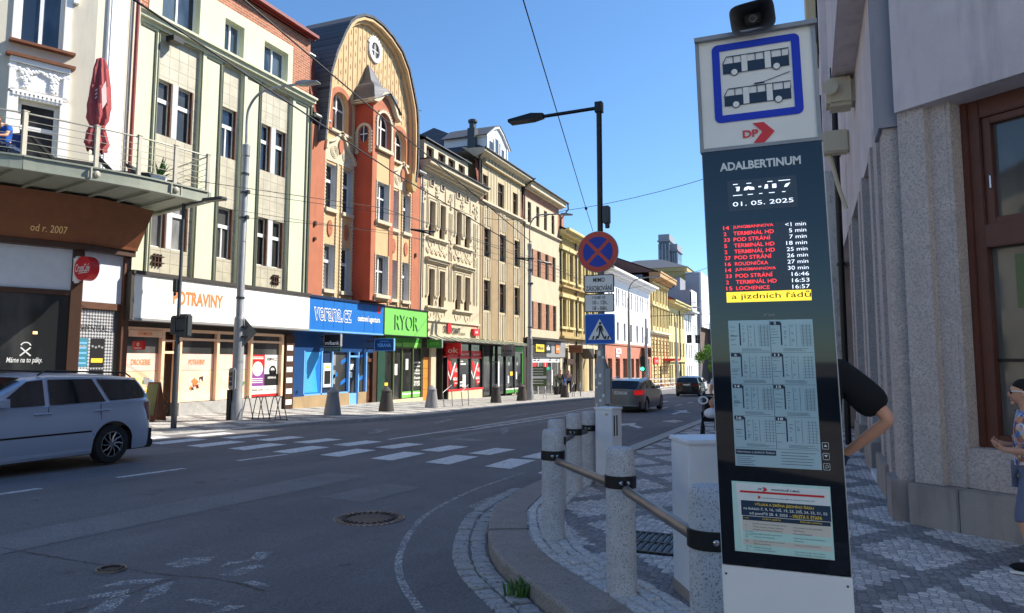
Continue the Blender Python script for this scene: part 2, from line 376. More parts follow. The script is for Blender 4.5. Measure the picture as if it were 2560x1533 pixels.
def dup(root, loc, rz=0.0, label=None, scale=None):
    def cp(o, par):
        c = o.copy(); COL.objects.link(c); c.parent = par
        for ch in o.children: cp(ch, c)
        return c
    r = cp(root, None); r.location = loc; r.rotation_euler = (0, 0, rz)
    if label: r['label'] = label
    if scale: r.scale = scale
    return r
SLOPE = -.021
def G(Y): return SLOPE*max(min(Y, 130.), -25.)
def smooth01(a, b, x): t = max(0., min(1., (x-a)/(b-a))); return t*t*(3-2*t)
def GL(Y): return G(Y)+.12*smooth01(13.5, 19.5, Y)     # left pavement: dropped kerb at the crossing
def GR(Y): return G(Y)+.12                             # right pavement

def wall(mb, u0, u1, z0, z1, holes, d=0.0, rd=.22, rmb=None):
    """front skin with openings and their reveals; an opening is (u0,u1,z0,z1[,'arch'])"""
    us = sorted({u0, u1, *[h[0] for h in holes], *[h[1] for h in holes]}); zs = sorted({z0, z1, *[h[2] for h in holes], *[h[3] for h in holes]})
    us = [u for u in us if u0 <= u <= u1]; zs = [z for z in zs if z0 <= z <= z1]
    for i in range(len(us)-1):
        for j in range(len(zs)-1):
            cu, cz = (us[i]+us[i+1])/2, (zs[j]+zs[j+1])/2
            if any(h[0] < cu < h[1] and h[2] < cz < h[3] for h in holes): continue
            mb.rect(us[i], us[i+1], zs[j], zs[j+1], d)
    for h in holes: reveal(rmb or mb, h, d, rd)
def arch_pts(h, n=12):
    a, b, c, e = h[:4]; r = (b-a)/2; cu = (a+b)/2; sz = min(r, (e-c)*.6)
    return [(cu+r*math.cos(math.pi*k/n), e-sz+sz*math.sin(math.pi*k/n)) for k in range(n+1)]
def reveal(mb, h, d, rd):
    a, b, c, e = h[:4]
    if len(h) == 5:
        ap = arch_pts(h); cu = (a+b)/2; m = len(ap)//2
        for i in range(len(ap)-1):
            p, q = ap[i], ap[i+1]; co = (b, e) if i < m else (a, e)
            mb.add([(p[0], d, p[1]), (q[0], d, q[1]), (co[0], d, co[1])], [(0, 1, 2)])
            mb.quad((p[0], d, p[1]), (q[0], d, q[1]), (q[0], d-rd, q[1]), (p[0], d-rd, p[1]))
        zt = ap[0][1]
    else: zt = e; mb.quad((a, d, e), (b, d, e), (b, d-rd, e), (a, d-rd, e))
    for u in (a, b): mb.quad((u, d, c), (u, d, zt), (u, d-rd, zt), (u, d-rd, c))
    mb.quad((a, d, c), (b, d, c), (b, d-rd, c), (a, d-rd, c))
rw_ = random.Random(21); GV = dict(glass_blue=['glass_blue', 'glass_blue', 'glass_dark', 'glass_grey'], glass_brown=['glass_brown', 'glass_brown', 'glass_grey', 'glass_dark'], glass_grey=['glass_grey', 'glass_curtain', 'glass_dark', 'glass_blue'], glass_curtain=['glass_curtain', 'glass_grey', 'glass_dark'])
def window(parent, M, h, d, style='T', fm='white_frame', gm='glass_blue', fw=.07, name='window'):
    """frame (the window) with its pane as a sub-part; d = depth of the frame's front"""
    a, b, c, e = h[:4]; mb = MB(M); H = e-c; t = .06
    if len(h) == 5:
        ap = arch_pts(h); cu = (a+b)/2
        inn = [(cu+(p[0]-cu)*(1-2*fw/(b-a)), p[1]-fw*(p[1] > ap[0][1]+.01)) for p in ap]
        for i in range(len(ap)-1): mb.prism([ap[i], ap[i+1], inn[i+1], inn[i]], d-t, d)
        zt = ap[0][1]
    else: zt = e; mb.ub(a, b, e-fw, e, d-t, d)
    mb.ub(a, a+fw, c, zt-(0 if len(h) == 5 else fw), d-t, d); mb.ub(b-fw, b, c, zt-(0 if len(h) == 5 else fw), d-t, d); mb.ub(a+fw, b-fw, c, c+fw, d-t, d)
    mu = (a+b)/2; q = fw*.55
    if 'T' in style: mb.ub(a+fw, b-fw, c+H*.66, c+H*.66+fw*1.3, d-t+.01, d+.012)
    if 'B' in style: mb.ub(a+.004, b-.004, c+H*.6, c+H*.6+.13, d-t+.01, d+.02)
    if 'V' in style: mb.ub(mu-q, mu+q, c+fw, e-fw*1.05, d-t+.005, d+.004)
    if 'v' in style: mb.ub(mu-q, mu+q, c+fw, c+H*.66, d-t+.005, d+.004)
    if 'X' in style:
        mb.ub(mu-q, mu+q, c+fw, e-fw*1.05, d-t+.005, d+.004); mb.ub(a+fw, b-fw, c+H*.58, c+H*.58+fw, d-t+.01, d+.008)
    if 'G' in style:
        for k in (1, 2): mb.ub(a+(b-a)*k/3-q/2, a+(b-a)*k/3+q/2, c+fw, e-fw*1.05, d-t+.005, d+.004)
        for k in (1, 2, 3): mb.ub(a+fw, b-fw, c+H*k/4-q/2, c+H*k/4+q/2, d-t+.01, d+.002)
    gm = rw_.choice(GV.get(gm, [gm])); w_ = mb.build(name, fm, parent)
    g = MB(M)
    if len(h) == 5: g.prism([(a+.01, c+.01), (b-.01, c+.01)]+[(p[0], p[1]-.005) for p in ap], d-t-.03, d-t+.018)
    else: g.ub(a+.01, b-.01, c+.01, e-.01, d-t-.03, d-t+.018)
    g.build('pane', gm, w_)
    return w_
def one(name, label, cat, mb, m, group=None, smooth=False, bevel=0.0):
    return tag(mb.build(name, m, None, smooth, bevel), label, cat, group)
# ---------------------------------------------------------------- ground, road, kerbs, pavements, markings
def catmull(P, step):
    P = [Vector((p[0], p[1], 0)) for p in P]; out = []
    Q = [P[0]*2-P[1]]+P+[P[-1]*2-P[-2]]
    for i in range(1, len(Q)-2):
        a, b, c, d = Q[i-1:i+3]; n = max(2, int((c-b).length/.05))
        for k in range(n):
            t = k/n; out.append(.5*((2*b)+(c-a)*t+(2*a-5*b+4*c-d)*t*t+(3*b-a-3*c+d)*t**3))
    out.append(P[-1]); res = [out[0]]; acc = 0
    for p, q_ in zip(out, out[1:]):
        L = (q_-p).length
        while L > 1e-9 and acc+L >= step:
            k = (step-acc)/L; p = p.lerp(q_, k); res.append(p.copy()); L = (q_-p).length; acc = 0
        acc += L
    return res
def normals(C_):
    n = []
    for i in range(len(C_)):
        t = (C_[min(i+1, len(C_)-1)]-C_[max(i-1, 0)]).normalized(); n.append(Vector((-t.y, t.x, 0)))
    return n
def sheet(name, rows, m):
    """rows = list of point rows (equal length)"""
    mb = MB(); k = len(rows[0])
    mb.add([p for r in rows for p in r], [(i*k+j, i*k+j+1, (i+1)*k+j+1, (i+1)*k+j) for i in range(len(rows)-1) for j in range(k-1)])
    return struct(mb.build(name, m))
xs = [-900, -60, -30, -20, -10, 0, 10, 30, 60, 900]
sheet('road', [[(x, y, G(y)) for x in xs] for y in (-900, -60, -25, -10, 0, 10, 20, 40, 60, 80, 100, 130, 200, 900)], 'asphalt')

KR = catmull([(-3.5, 130), (-3.5, 60), (-3.45, 26), (-3.42, 14), (-3.42, 10.5), (-3.38, 8.66), (-3.18, 7.31), (-2.96, 6.61), (-2.65, 5.89), (-2.37, 5.38), (-2.1, 5.02), (-1.73, 4.61), (-1.3, 4.12), (-.85, 3.5), (-.45, 2.75), (-.1, 1.9), (.2, .8), (.4, -.6), (.5, -3)], .05)
NR = normals(KR)
def along(C_, N_, off): return [c+n*off for c, n in zip(C_, N_)]
def stones(name, C_, N_, s0, s1, offs, length, zf, top, m, jit=.006, gap=.012, lenj=.25, base=-.06, ymax=1e9, bev=.01):
    """individually laid stones along a curve; offs = (inner, outer) of one course"""
    mb = MB(); step = .05; i = s0
    while i < s1:
        L = max(2, int(length*(1+random.uniform(-lenj, lenj))/step)); j = min(i+L, len(C_)-1)
        if j <= i+1: break
        if C_[i].y < ymax:
            g = gap/2
            a0, a1 = C_[i]+N_[i]*(offs[0]+g), C_[i]+N_[i]*(offs[1]-g); b0, b1 = C_[j]+N_[j]*(offs[0]+g), C_[j]+N_[j]*(offs[1]-g)
            t = (b0-a0).normalized()*g; j4 = [Vector((random.uniform(-jit, jit), random.uniform(-jit, jit), 0)) for _ in range(4)]
            P = [a0+t+j4[0], b0-t+j4[1], b1-t+j4[2], a1+t+j4[3]]; z = top+random.uniform(-jit, jit); cz = sum(P, Vector())/4
            lo = [(p.x, p.y, zf(p.y)+base) for p in P]; mid = [(p.x, p.y, zf(p.y)+z-bev) for p in P]
            hi = [(p.x+(cz.x-p.x)*bev/.06, p.y+(cz.y-p.y)*bev/.06, zf(p.y)+z) for p in P] if bev < .02 else [(p.x+(cz.x-p.x)*.2, p.y+(cz.y-p.y)*.2, zf(p.y)+z) for p in P]
            mb.add(lo+mid+hi, [(0, 1, 5, 4), (1, 2, 6, 5), (2, 3, 7, 6), (3, 0, 4, 7), (4, 5, 9, 8), (5, 6, 10, 9), (6, 7, 11, 10), (7, 4, 8, 11), (8, 9, 10, 11)])
        i = j
    return struct(mb.build(name, m))
iN = next(i for i, p in enumerate(KR) if p.y < 9.6)          # where the near, curved stretch begins
iF = next(i for i, p in enumerate(KR) if p.y < -1)
# kerb: long granite stones
def kerb(name, C_, N_, zlow, ztop, m, wdt=.27, L=20, i0=0, i1=None, sgn=1):
    mb = MB(); i = i0; i1 = i1 or len(C_)-1
    while i < i1:
        j = min(i+L, i1); st = max(1, (j-i)//5); ks = list(range(i, j+1, st)); ks[-1] = j; rows = []; dz = random.uniform(-.005, .005)
        for q_, k in enumerate(ks):
            c, n = C_[k], N_[k]*sgn; sh = (.006 if q_ == 0 else -.006 if q_ == len(ks)-1 else 0); t = Vector((n.y, -n.x, 0))*sh*-sgn; c = c+t
            zt = ztop(c.y)+dz; prof = [(0, zlow(c.y)-.05), (0.0, zt-.022), (.008, zt-.007), (.024, zt), (wdt-.006, zt), (wdt-.004, zt-.03)]
            rows.append([(c.x+n.x*o, c.y+n.y*o, z) for o, z in prof])
        kk = len(prof); mb.add([p for r in rows for p in r], [(a*kk+b, a*kk+b+1, (a+1)*kk+b+1, (a+1)*kk+b) for a in range(len(rows)-1) for b in range(kk-1)])
        i = j
    return struct(mb.build(name, m))
kerb('kerb', KR, NR, G, GR, 'kerb_granite', .36, 24, iN, None)
kerb('kerb', KR, NR, G, GR, 'kerb_light', .3, 24, 0, iN)
for k in range(2): stones('gutter', KR, NR, iN+10, iF, (-.155*(k+1)-.01, -.155*k-.01), .125, G, .014, 'sett', .009, .018, .35)
for k in range(4): stones('pavement_border', KR, NR, iN-4, iF, (.37+.092*k, .37+.092*(k+1)), .11, GR, .004, 'sett_white', .006, .014, .3, ymax=9.4)
# right pavement
PI = along(KR, NR, .33); rows = []
for i in list(range(0, iN, 40))+list(range(iN, len(KR), 4)):
    p = PI[i]; rows.append([(p.x+(6.5-p.x)*f, p.y, GR(p.y)-.012) for f in (0, .1, .3, .6, 1)])
sheet('pavement', rows, 'mosaic_right')
# left kerb and pavement
KL = catmull([(-26, 1), (-21, 3.5), (-17, 7), (-15.0, 10), (-14.36, 12.35), (-14.1, 15.26), (-13.6, 17.4), (-12.95, 19.6), (-12.5, 22), (-12.6, 25), (-12.95, 30), (-13.1, 36), (-13.1, 41), (-12.9, 44), (-13, 50), (-13.8, 60), (-15.2, 75), (-15.7, 85), (-17, 110), (-17.2, 130)], .05)
NL = normals(KL)
GLt = lambda y: max(GL(y), G(y)+.015)
kerb('kerb', KL, NL, G, GLt, 'kerb_light', .3, 24, 0, None)
rows = []
for i in range(0, len(KL), 12):
    p = KL[i]+NL[i]*.28
    q_ = Vector((-32, max(p.y, 12), 0)) if p.y < 12 else Vector((-26, p.y, 0))
    rows.append([tuple((p.lerp(q_, f)).to_tuple()[:2])+(max(GL(p.lerp(q_, f).y), G(p.lerp(q_, f).y)+.008)-.006,) for f in (0, .15, .4, .7, 1)])
sheet('pavement', rows, 'mosaic_left')
# painted markings, each a sheet 4 mm above the road
for nm_, k_ in (('patch_new', .8), ('patch_old', 1.22)):
    s = N(nm_); v = s.coord(); s.set(s.mix(1.0, s.ramp(s.noise(v, 1.3, 6, .7), [(.3, (.12*k_, .118*k_, .125*k_, 1)), (.7, (.17*k_, .165*k_, .17*k_, 1))]), s.ramp(s.noise(v, 55, 3, .75), [(.3, (.6, .6, .6, 1)), (.72, (1.5, 1.5, 1.45, 1))]), 'MULTIPLY'), .85)
def mark(polys, m, name='road_marking', dz=.004):
    mb = MB()
    for P in polys: mb.add([(x, y, G(y)+dz) for x, y in P], [tuple(range(len(P)))])
    return struct(mb.build(name, m))
zeb = []
for k in range(9):
    xc = -4.78-1.14*k
    if xc > -14: zeb.append([(xc-.25, 11.0+.05*k), (xc+.25, 10.9+.05*k), (xc+.2, 12.2+.05*k), (xc-.3, 12.25+.05*k)])
    xf = -5.9-1.14*k+.05*k
    if xf > -13.9: zeb.append([(xf-.24, 12.66+.06*k), (xf+.24, 12.58+.06*k), (xf+.3, 13.78+.05*k), (xf-.18, 13.85+.05*k)])
zeb.append([(-3.95, 10.6), (-3.5, 10.5), (-3.55, 11.7), (-4.05, 11.75)]); zeb.append([(-5.0, 12.5), (-4.55, 12.42), (-4.5, 13.6), (-4.95, 13.68)])
mark(zeb, 'road_white_fresh', 'zebra_crossing')
ln = lambda x0, y0, x1, y1, wd: [(x0-wd/2, y0), (x0+wd/2, y0), (x1+wd/2, y1), (x1-wd/2, y1)]
mark([ln(-9.2, 2.6, -9.2, 4.0, .12), ln(-9.18, 5.0, -9.17, 6.4, .12), ln(-9.16, 7.5, -9.12, 8.65, .12), ln(-9.12, 9.8, -9.05, 10.95, .12)], 'road_white')
go = [[(-9.12, 14.5), (-8.98, 14.5), (-9.0, 18), (-9.25, 26), (-9.75, 36), (-9.9, 36), (-9.38, 26), (-9.13, 18)],
      [(-8.99, 16.5), (-8.6, 18.2), (-8.55, 26), (-8.5, 36), (-8.62, 36), (-8.68, 26), (-8.73, 18.4)],
      ln(-9.8, 40, -9.95, 62, .13), ln(-8.5, 36, -9.8, 40, .13)]
for k in range(16):
    y = 18.6+k*1.08; L = -9.05-.02*max(0, y-18); go.append([(L, y), (-8.72, y+.7), (-8.72, y+1.05), (L, y+.35)])
mark(go, 'road_white')
mark([ln(-6.62, 30+4.2*k, -6.62, 32.0+4.2*k, .12) for k in range(12)]+[ln(-9.9, 64, -10.2, 78, .12)], 'road_white')
mark([[(-5.68, 21.0), (-5.52, 21.0), (-5.3, 22.2), (-4.72, 21.02), (-4.62, 21.3), (-5.1, 22.3), (-5.3, 23.4), (-5.62, 22.7)],
      [(-5.3, 29.55), (-5.14, 29.55), (-5.1, 31.15), (-4.66, 31.05), (-5.02, 31.9), (-5.1, 32.6), (-5.26, 33.5), (-5.72, 32.6), (-5.36, 32.2)],
      [(-8.39, 42.2), (-8.25, 42.2), (-8.1, 44.4), (-8.3, 45.6), (-8.6, 44.6)],
      [(-4.74, 24.7), (-4.2, 24.2), (-4.1, 24.5), (-4.6, 25.2)], [(-4.59, 25.3), (-4.1, 24.75), (-4.05, 25.1), (-4.5, 25.7)]], 'road_white')
mark([[(-5.3, 21.1), (-3.95, 21.9), (-3.9, 19.6), (-4.6, 19.4)]], 'patch_new', 'asphalt_patch', .003)
mark([[(-6.9, 3.2), (-6.2, 3.2), (-6.1, 9.2), (-6.85, 9.3)], [(-8.3, 14.9), (-7.9, 14.9), (-7.9, 29), (-8.25, 29)], [(-5.6, 7.4), (-4.9, 7.3), (-4.85, 8.6), (-5.5, 8.7)], [(-12.2, 5), (-11.2, 5.2), (-11.0, 10.8), (-12.1, 10.8)]], 'patch_old', 'asphalt_patch', .003)
gh = [[(-4.72, 4.33), (-4.74, 4.55), (-4.56, 4.68), (-4.45, 4.5), (-4.55, 4.3)], [(-4.27, 4.42), (-4.34, 4.6), (-4.2, 4.72), (-4.23, 4.62), (-4.27, 4.55)],
      [(-4.13, 4.28), (-4.1, 4.62), (-4.0, 4.62), (-3.97, 4.32)], [(-4.25, 4.74), (-4.12, 4.72), (-4.24, 5.0), (-4.36, 4.94)], [(-4.66, 3.66), (-4.63, 3.9), (-4.42, 4.05), (-4.39, 3.93), (-4.52, 3.82)],
      [(-4.63, 3.25), (-4.56, 3.5), (-4.42, 3.76), (-4.34, 3.68), (-4.5, 3.42)], [(-4.1, 3.58), (-4.31, 3.84), (-4.3, 4.04), (-4.12, 3.8)], [(-4.17, 3.2), (-4.42, 3.66), (-4.3, 3.67), (-4.05, 3.3)],
      [(-3.88, 3.73), (-3.84, 3.8), (-3.6, 3.8), (-3.61, 3.72)], [(-3.82, 4.2), (-3.79, 4.27), (-3.6, 4.23), (-3.6, 4.15)], [(-3.56, 3.58), (-3.53, 3.78), (-3.42, 3.8), (-3.46, 3.66)],
      [(-3.7, 7.6), (-3.5, 7.5), (-3.55, 8.5), (-3.72, 8.7)], [(-8, 15.2), (-7.2, 15.0), (-7.0, 15.4), (-7.8, 15.6)], [(-8.2, 19), (-7.4, 17.2), (-7.3, 17.3), (-8.0, 19.2)], [(-11, 17), (-10.4, 15.6), (-10.2, 15.7), (-10.7, 17.2)],
      [(-11.4, 22), (-10.9, 20), (-10.75, 20), (-11.2, 22.2)], [(-10.6, 27), (-10.3, 24), (-10.1, 24), (-10.4, 27.3)], [(-7.9, 24.5), (-7.0, 22), (-6.9, 22.1), (-7.7, 24.7)], [(-5.5, 19.3), (-5.35, 18.2), (-5.25, 18.2), (-5.3, 19.3)]]
mark(gh, 'road_ghost')
sm = [[a+n*-.72, a+n*-.78] for a, n in zip(KR[iN-20:], NR[iN-20:])]
mb = MB(); k = len(sm); mb.add([(p.x, p.y, G(p.y)+.003) for r in sm for p in r], [(2*i, 2*i+1, 2*i+3, 2*i+2) for i in range(k-1)]); struct(mb.build('tar_seam', 'road_ghost'))
sm = [[(x, 12.56+.06*(-4.5-x)-.0*x, 0), (x, 12.62+.06*(-4.5-x), 0)] for x in [-3.6-.4*i for i in range(26)]]
s = N('tar'); s.set((.012, .012, .013, 1), .6)
def crack(pts, wd):
    C_ = catmull(pts, .05); N_ = normals(C_); mb = MB(); vs = []
    for c, n in zip(C_, N_):
        o = random.uniform(-.012, .012); ww = wd*random.uniform(.3, 1.2)
        for sg in (-1, 1): p = c+n*(o+sg*ww/2); vs.append((p.x, p.y, G(p.y)+.005))
    mb.add(vs, [(2*i, 2*i+1, 2*i+3, 2*i+2) for i in range(len(C_)-1)]); return struct(mb.build('road_crack', 'tar'))
crack([(-4.33, 2.8), (-4.33, 3.61), (-4.36, 3.95), (-4.36, 4.14)], .012); crack([(-3.6, 12.5), (-6, 12.55), (-9, 12.9), (-12, 12.7)], .03)
crack([(-4.36, 4.14), (-4.0, 4.2), (-3.5, 4.1)], .012); crack([(-4.36, 4.14), (-4.85, 4.12), (-5.8, 4.14), (-7, 4.2)], .012); crack([(-4.0, 24.2), (-3.95, 19), (-3.8, 12)], .03)

# manhole covers
def manhole(x, y, r, label):
    t = thing('manhole_cover', label, 'manhole', (x, y, G(y)))
    mb = MB(Matrix.Translation((x, y, G(y)+.004)))
    mb.lathe([(r*.98, -.02), (r*.98, .006), (r*.84, .008), (r*.84, -.004)], n=48)
    for k in range(36):
        a = k*math.pi/18; mb.tube([(r*.86*math.cos(a), r*.86*math.sin(a), .006), (r*.95*math.cos(a), r*.95*math.sin(a), .006)], .012, 4)
    mb.build('ring', 'steel', t)
    mb = MB(Matrix.Translation((x, y, G(y)+.004)))
    mb.lathe([(r*.82, -.02), (r*.82, .004), (r*.8, .006), (r*.2, .006)], n=48)
    for k in range(24):
        a = k*math.pi/12; mb.tube([(r*.62*math.cos(a), r*.62*math.sin(a), .005), (r*.75*math.cos(a), r*.75*math.sin(a), .005)], .02, 4)
    mb.build('lid', 'dark_steel', t)
paint('dark_steel', S(78, 72, 70), .6, .5, .25, .6)
manhole(-4.3, 6.53, .37, 'large round cast iron manhole cover in the middle of the road'); manhole(-4.96, 4.05, .11, 'small round iron cover in the road at the lower left')
mb = MB(); g0 = GR(6.1)
mb.box(-1.5, -1.02, 5.82, 6.5, g0-.03, g0+.004)
t = thing('drain_grate', 'rectangular iron grate set in the mosaic pavement behind the granite bollards', 'grate', (-1.26, 6.15, g0)); mb.build('tray', 'black_metal', t)
mb = MB()
for k in range(9): mb.box(-1.5+.055*k, -1.475+.055*k, 5.82, 6.5, g0+.004, g0+.012)
for k in range(3): mb.box(-1.5, -1.02, 5.82+.32*k, 5.85+.32*k, g0+.004, g0+.0135)
mb.build('bars', 'dark_steel', t)
# tuft of weeds at the kerb
mb = MB()
for k in range(60):
    a = random.uniform(0, 6.28); l = random.uniform(.05, .15); x0, y0 = -1.86+random.gauss(0, .05), 4.72+random.gauss(0, .05); b = random.uniform(.2, .7)
    dx, dy = math.cos(a), math.sin(a); wx, wy = -dy*.008, dx*.008; z = G(y0)
    P = [(x0, y0, z), (x0+dx*l*b*.5, y0+dy*l*b*.5, z+l*.65), (x0+dx*l*b, y0+dy*l*b, z+l*(1-b*.3))]
    mb.add([(P[0][0]-wx, P[0][1]-wy, P[0][2]), (P[0][0]+wx, P[0][1]+wy, P[0][2]), (P[1][0]+wx*1.4, P[1][1]+wy*1.4, P[1][2]), (P[1][0]-wx*1.4, P[1][1]-wy*1.4, P[1][2]), P[2]], [(0, 1, 2, 3), (3, 2, 4)])
one('weed_tuft', 'tuft of green weeds growing in the gutter against the kerb', 'weed', mb, 'leaf_green')
# ---------------------------------------------------------------- left row of houses (fronts on X = -19)
XW = -19.0; ML = FX(XW)
def bld(name, label, u, cat='building', X=XW, group=None): return thing(name, label, cat, (X, u, G(u)), group)
def part(p, name, m, M=ML): return _P(p, name, m, M)
ONE_PIECE = set('lettering small_lettering lettering_outline letter_shadow headline date digits line_names departure_times line_numbers printed_tables leaves crown garland_relief batten drop_ornament panel_joint bar pattern print poster_print decal relief table_rows button_symbol pane mullion joint slot railing_wire window_rail bars bus_pictogram blue_field figure triangle figures symbol cable '.split())
def split_pieces(s):
    import numpy as np
    if s.name in ONE_PIECE: return None
    par = list(range(len(s.v)))
    def find(i):
        while par[i] != i: par[i] = par[par[i]]; i = par[i]
        return i
    for f in s.f:
        a = find(f[0])
        for i in f[1:]: par[find(i)] = a
    roots = [find(i) for i in range(len(s.v))]; ids = {r: k for k, r in enumerate(dict.fromkeys(roots))}; k = len(ids)
    if k < 2 or k > 700: return None
    isl = np.array([ids[r] for r in roots]); V = np.array([tuple(v) for v in s.v]); lo = np.full((k, 3), 1e9); hi = -lo
    np.minimum.at(lo, isl, V); np.maximum.at(hi, isl, V); size = (hi-lo).max(1)
    gap = np.maximum(0, np.maximum(lo[:, None]-hi[None], lo[None]-hi[:, None])); near = np.sqrt((gap**2).sum(2)) <= np.maximum(.02, .5*np.maximum(size[:, None], size[None]))
    pc = list(range(k))
    def fp(i):
        while pc[i] != i: pc[i] = pc[pc[i]]; i = pc[i]
        return i
    for a, c in zip(*np.nonzero(np.triu(near, 1))): pc[fp(int(a))] = fp(int(c))
    groups = {}
    for i in range(k): groups.setdefault(fp(i), []).append(i)
    if len(groups) < 2 or len(groups) > 40: return None
    out = []
    for g in groups.values():
        g = set(g); keep = [i for i in range(len(s.v)) if int(isl[i]) in g]; mp = {o: n for n, o in enumerate(keep)}
        out.append(([s.v[i] for i in keep], [tuple(mp[i] for i in f) for f in s.f if f[0] in mp]))
    return out
class _P(MB):
    def __init__(s, p, name, m, M): super().__init__(M); s.p, s.name, s.m = p, name, m
    def done(s, smooth=False, bevel=0.0):
        P = split_pieces(s)
        if not P: return s.build(s.name, s.m, s.p, smooth, bevel)
        out = None
        for vs, fs in P:                                      # pieces that stand apart are parts of their own
            q = MB(); q.v, q.f = vs, fs; o = q.build(s.name, s.m, s.p, smooth, bevel); out = out or o
        return out
def sill(p, h, m='cream_trim', ext=.06, dep=.12, th=.1, M=ML, d=0.0, name='sill'):
    q = part(p, name, m, M); q.ub(h[0]-ext, h[1]+ext, h[2]-th, h[2]-.003, d-.1, d+dep); return q.done()
def cornice(p, u0, u1, z0, steps, m, name='cornice', M=ML, d=0.0):
    """steps = [(height, projection)...] from below"""
    q = part(p, name, m, M); z = z0; pr = [(d-.05, z0)]
    for h_, pj in steps: pr += [(d+pj, z), (d+pj, z+h_)]; z += h_
    pr.append((d-.05, z)); n = len(pr)
    q.add([(u0, a, b) for a, b in pr]+[(u1, a, b) for a, b in pr], [tuple(range(n))[::-1], tuple(range(n, 2*n))]+[(i, (i+1) % n, n+(i+1) % n, n+i) for i in range(n)])
    return q.done()
def mass(p, u0, u1, z1, m, back=12, name='side_wall', z0=None, d0=-.24, M=ML):
    """the body of a house behind its front skin"""
    q = part(p, name, m, M); q.ub(u0+.02, u1-.02, (G(u1) if z0 is None else z0)-.5, z1, -back, d0-.6); return q.done()
def roof_slope(p, u0, u1, z0, d0, z1, d1, m, name='roof', th=.12, M=ML, hip=0.0):
    q = part(p, name, m, M)
    a = [(u0, d0, z0), (u1, d0, z0), (u1-hip, d1, z1), (u0+hip, d1, z1)]; b = [(u0, d0-.1, z0-th), (u1, d0-.1, z0-th), (u1-hip, d1-.1, z1-th), (u0+hip, d1-.1, z1-th)]
    q.add(a+b, [(0, 1, 2, 3), (4, 5, 6, 7), (0, 1, 5, 4), (1, 2, 6, 5), (2, 3, 7, 6), (3, 0, 4, 7)])
    c = [(u0+hip, d1, z1), (u1-hip, d1, z1), (u1, 2*d1-d0, z0), (u0, 2*d1-d0, z0)]; q.add(c, [(0, 1, 2, 3)])
    q.add([(u0, d0-.02, z0-.02), (u0+hip, d1, z1-.02), (u0, 2*d1-d0, z0-.02)], [(0, 1, 2)]); q.add([(u1, d0-.02, z0-.02), (u1-hip, d1, z1-.02), (u1, 2*d1-d0, z0-.02)], [(0, 1, 2)])
    return q.done()

# ---- corner house with the café and the terrace
K = Vector((-18.7, 13.86, 0)); a_ = R_(24.3); MC = frame(K, (math.sin(a_), math.cos(a_), 0), (math.cos(a_), -math.sin(a_), 0)); MR = FX(-18.7)
b = bld('corner_house', 'cream corner house with a curved steel terrace above its brown cafe front', 13.9, X=-18.7)
H1 = [(-1.85, -.81, 10.08, 12.35), (-1.74, -.8, 6.18, 8.5), (-5.6, -4.6, 10.08, 12.35), (-5.5, -4.55, 6.18, 8.5)]
q = part(b, 'wall', 'cafe_cream', MC); wall(q, -14, 0, 5.9, 15, H1, 0, .2); q.done()
q = part(b, 'wall', 'cafe_cream', MR); wall(q, 13.86, 15.28, 5.9, 15, [], 0); q.quad((15.28, 0, -1), (15.28, -6, -1), (15.28, -6, 15), (15.28, 0, 15)); q.done()
q = part(b, 'pilaster', 'cafe_white', MR); q.ub(14.16, 14.78, 6.2, 15, -.02, .1); q.ub(14.22, 14.72, 6.2, 15, .1, .13); q.done()
q = part(b, 'downpipe', 'pipe_red', MR); q.tube([(15.08, .12, 6.0), (15.08, .12, 15)], .055, 10); q.done(True)
q = part(b, 'cable', 'pole_grey', MR); q.tube([(14.9, .06, 6.4), (14.9, .06, 15)], .02, 6); q.tube([(14.97, .05, 6.4), (14.98, .05, 15)], .016, 6); q.done(True)
window(b, MC, H1[0], -.12, 'V', 'white_frame', 'glass_blue', .08); window(b, MC, H1[2], -.12, 'V', 'white_frame', 'glass_blue', .08)
q = part(b, 'window_surround', 'cafe_white', MC)
for o in (0, -3.75):
    q.ub(-2.0+o, -1.85+o, 10.08, 12.4, -.02, .06); q.ub(-.81+o, -.64+o, 10.08, 12.4, -.02, .06); q.ub(-.62+o, -.5+o, 11.75, 12.0, -.02, .1); q.ub(-.63+o, -.49+o, 11.55, 11.74, -.02, .14)
q.done()
q = part(b, 'sill', 'cafe_brown', MC)
for o in (0, -3.75): q.ub(-2.05+o, -.52+o, 10.0, 10.07, -.1, .2); q.ub(-2.1+o, -.5+o, 9.6, 9.68, -.05, .22)
q.done()
q = part(b, 'moulding', 'cafe_white', MC)
for o in (0, -3.75):
    q.ub(-2.0+o, -.6+o, 9.46, 9.597, -.03, .15); q.ub(-1.95+o, -.65+o, 8.78, 9.45, -.02, .05); q.ub(-2.0+o, -1.85+o, 8.7, 9.45, -.02, .1); q.ub(-.75+o, -.6+o, 8.7, 9.45, -.02, .1); q.ub(-1.95+o, -.65+o, 8.66, 8.74, -.02, .1)
    q.ub(-2.0+o, -1.76+o, 6.18, 8.62, -.02, .08); q.ub(-.79+o, -.56+o, 6.18, 8.62, -.02, .08); q.ub(-1.74+o, -.8+o, 8.51, 8.62, -.02, .08)
    for k in range(12): q.ub(-1.9+.1*k+o, -1.84+.1*k+o, 8.57, 8.655, .08, .11)
q.done()
def blob(mb, c, r, n=6):
    vs = [(c[0]+r*math.sin(math.pi*i/n)*math.cos(2*math.pi*j/8), c[1]+r*.6*math.sin(math.pi*i/n)*math.sin(2*math.pi*j/8), c[2]+r*math.cos(math.pi*i/n)) for i in range(n+1) for j in range(8)]
    mb.add(vs, [(i*8+j, i*8+(j+1) % 8, (i+1)*8+(j+1) % 8, (i+1)*8+j) for i in range(n) for j in range(8)])
q = part(b, 'garland_relief', 'cafe_white', MC); rs = random.Random(3)
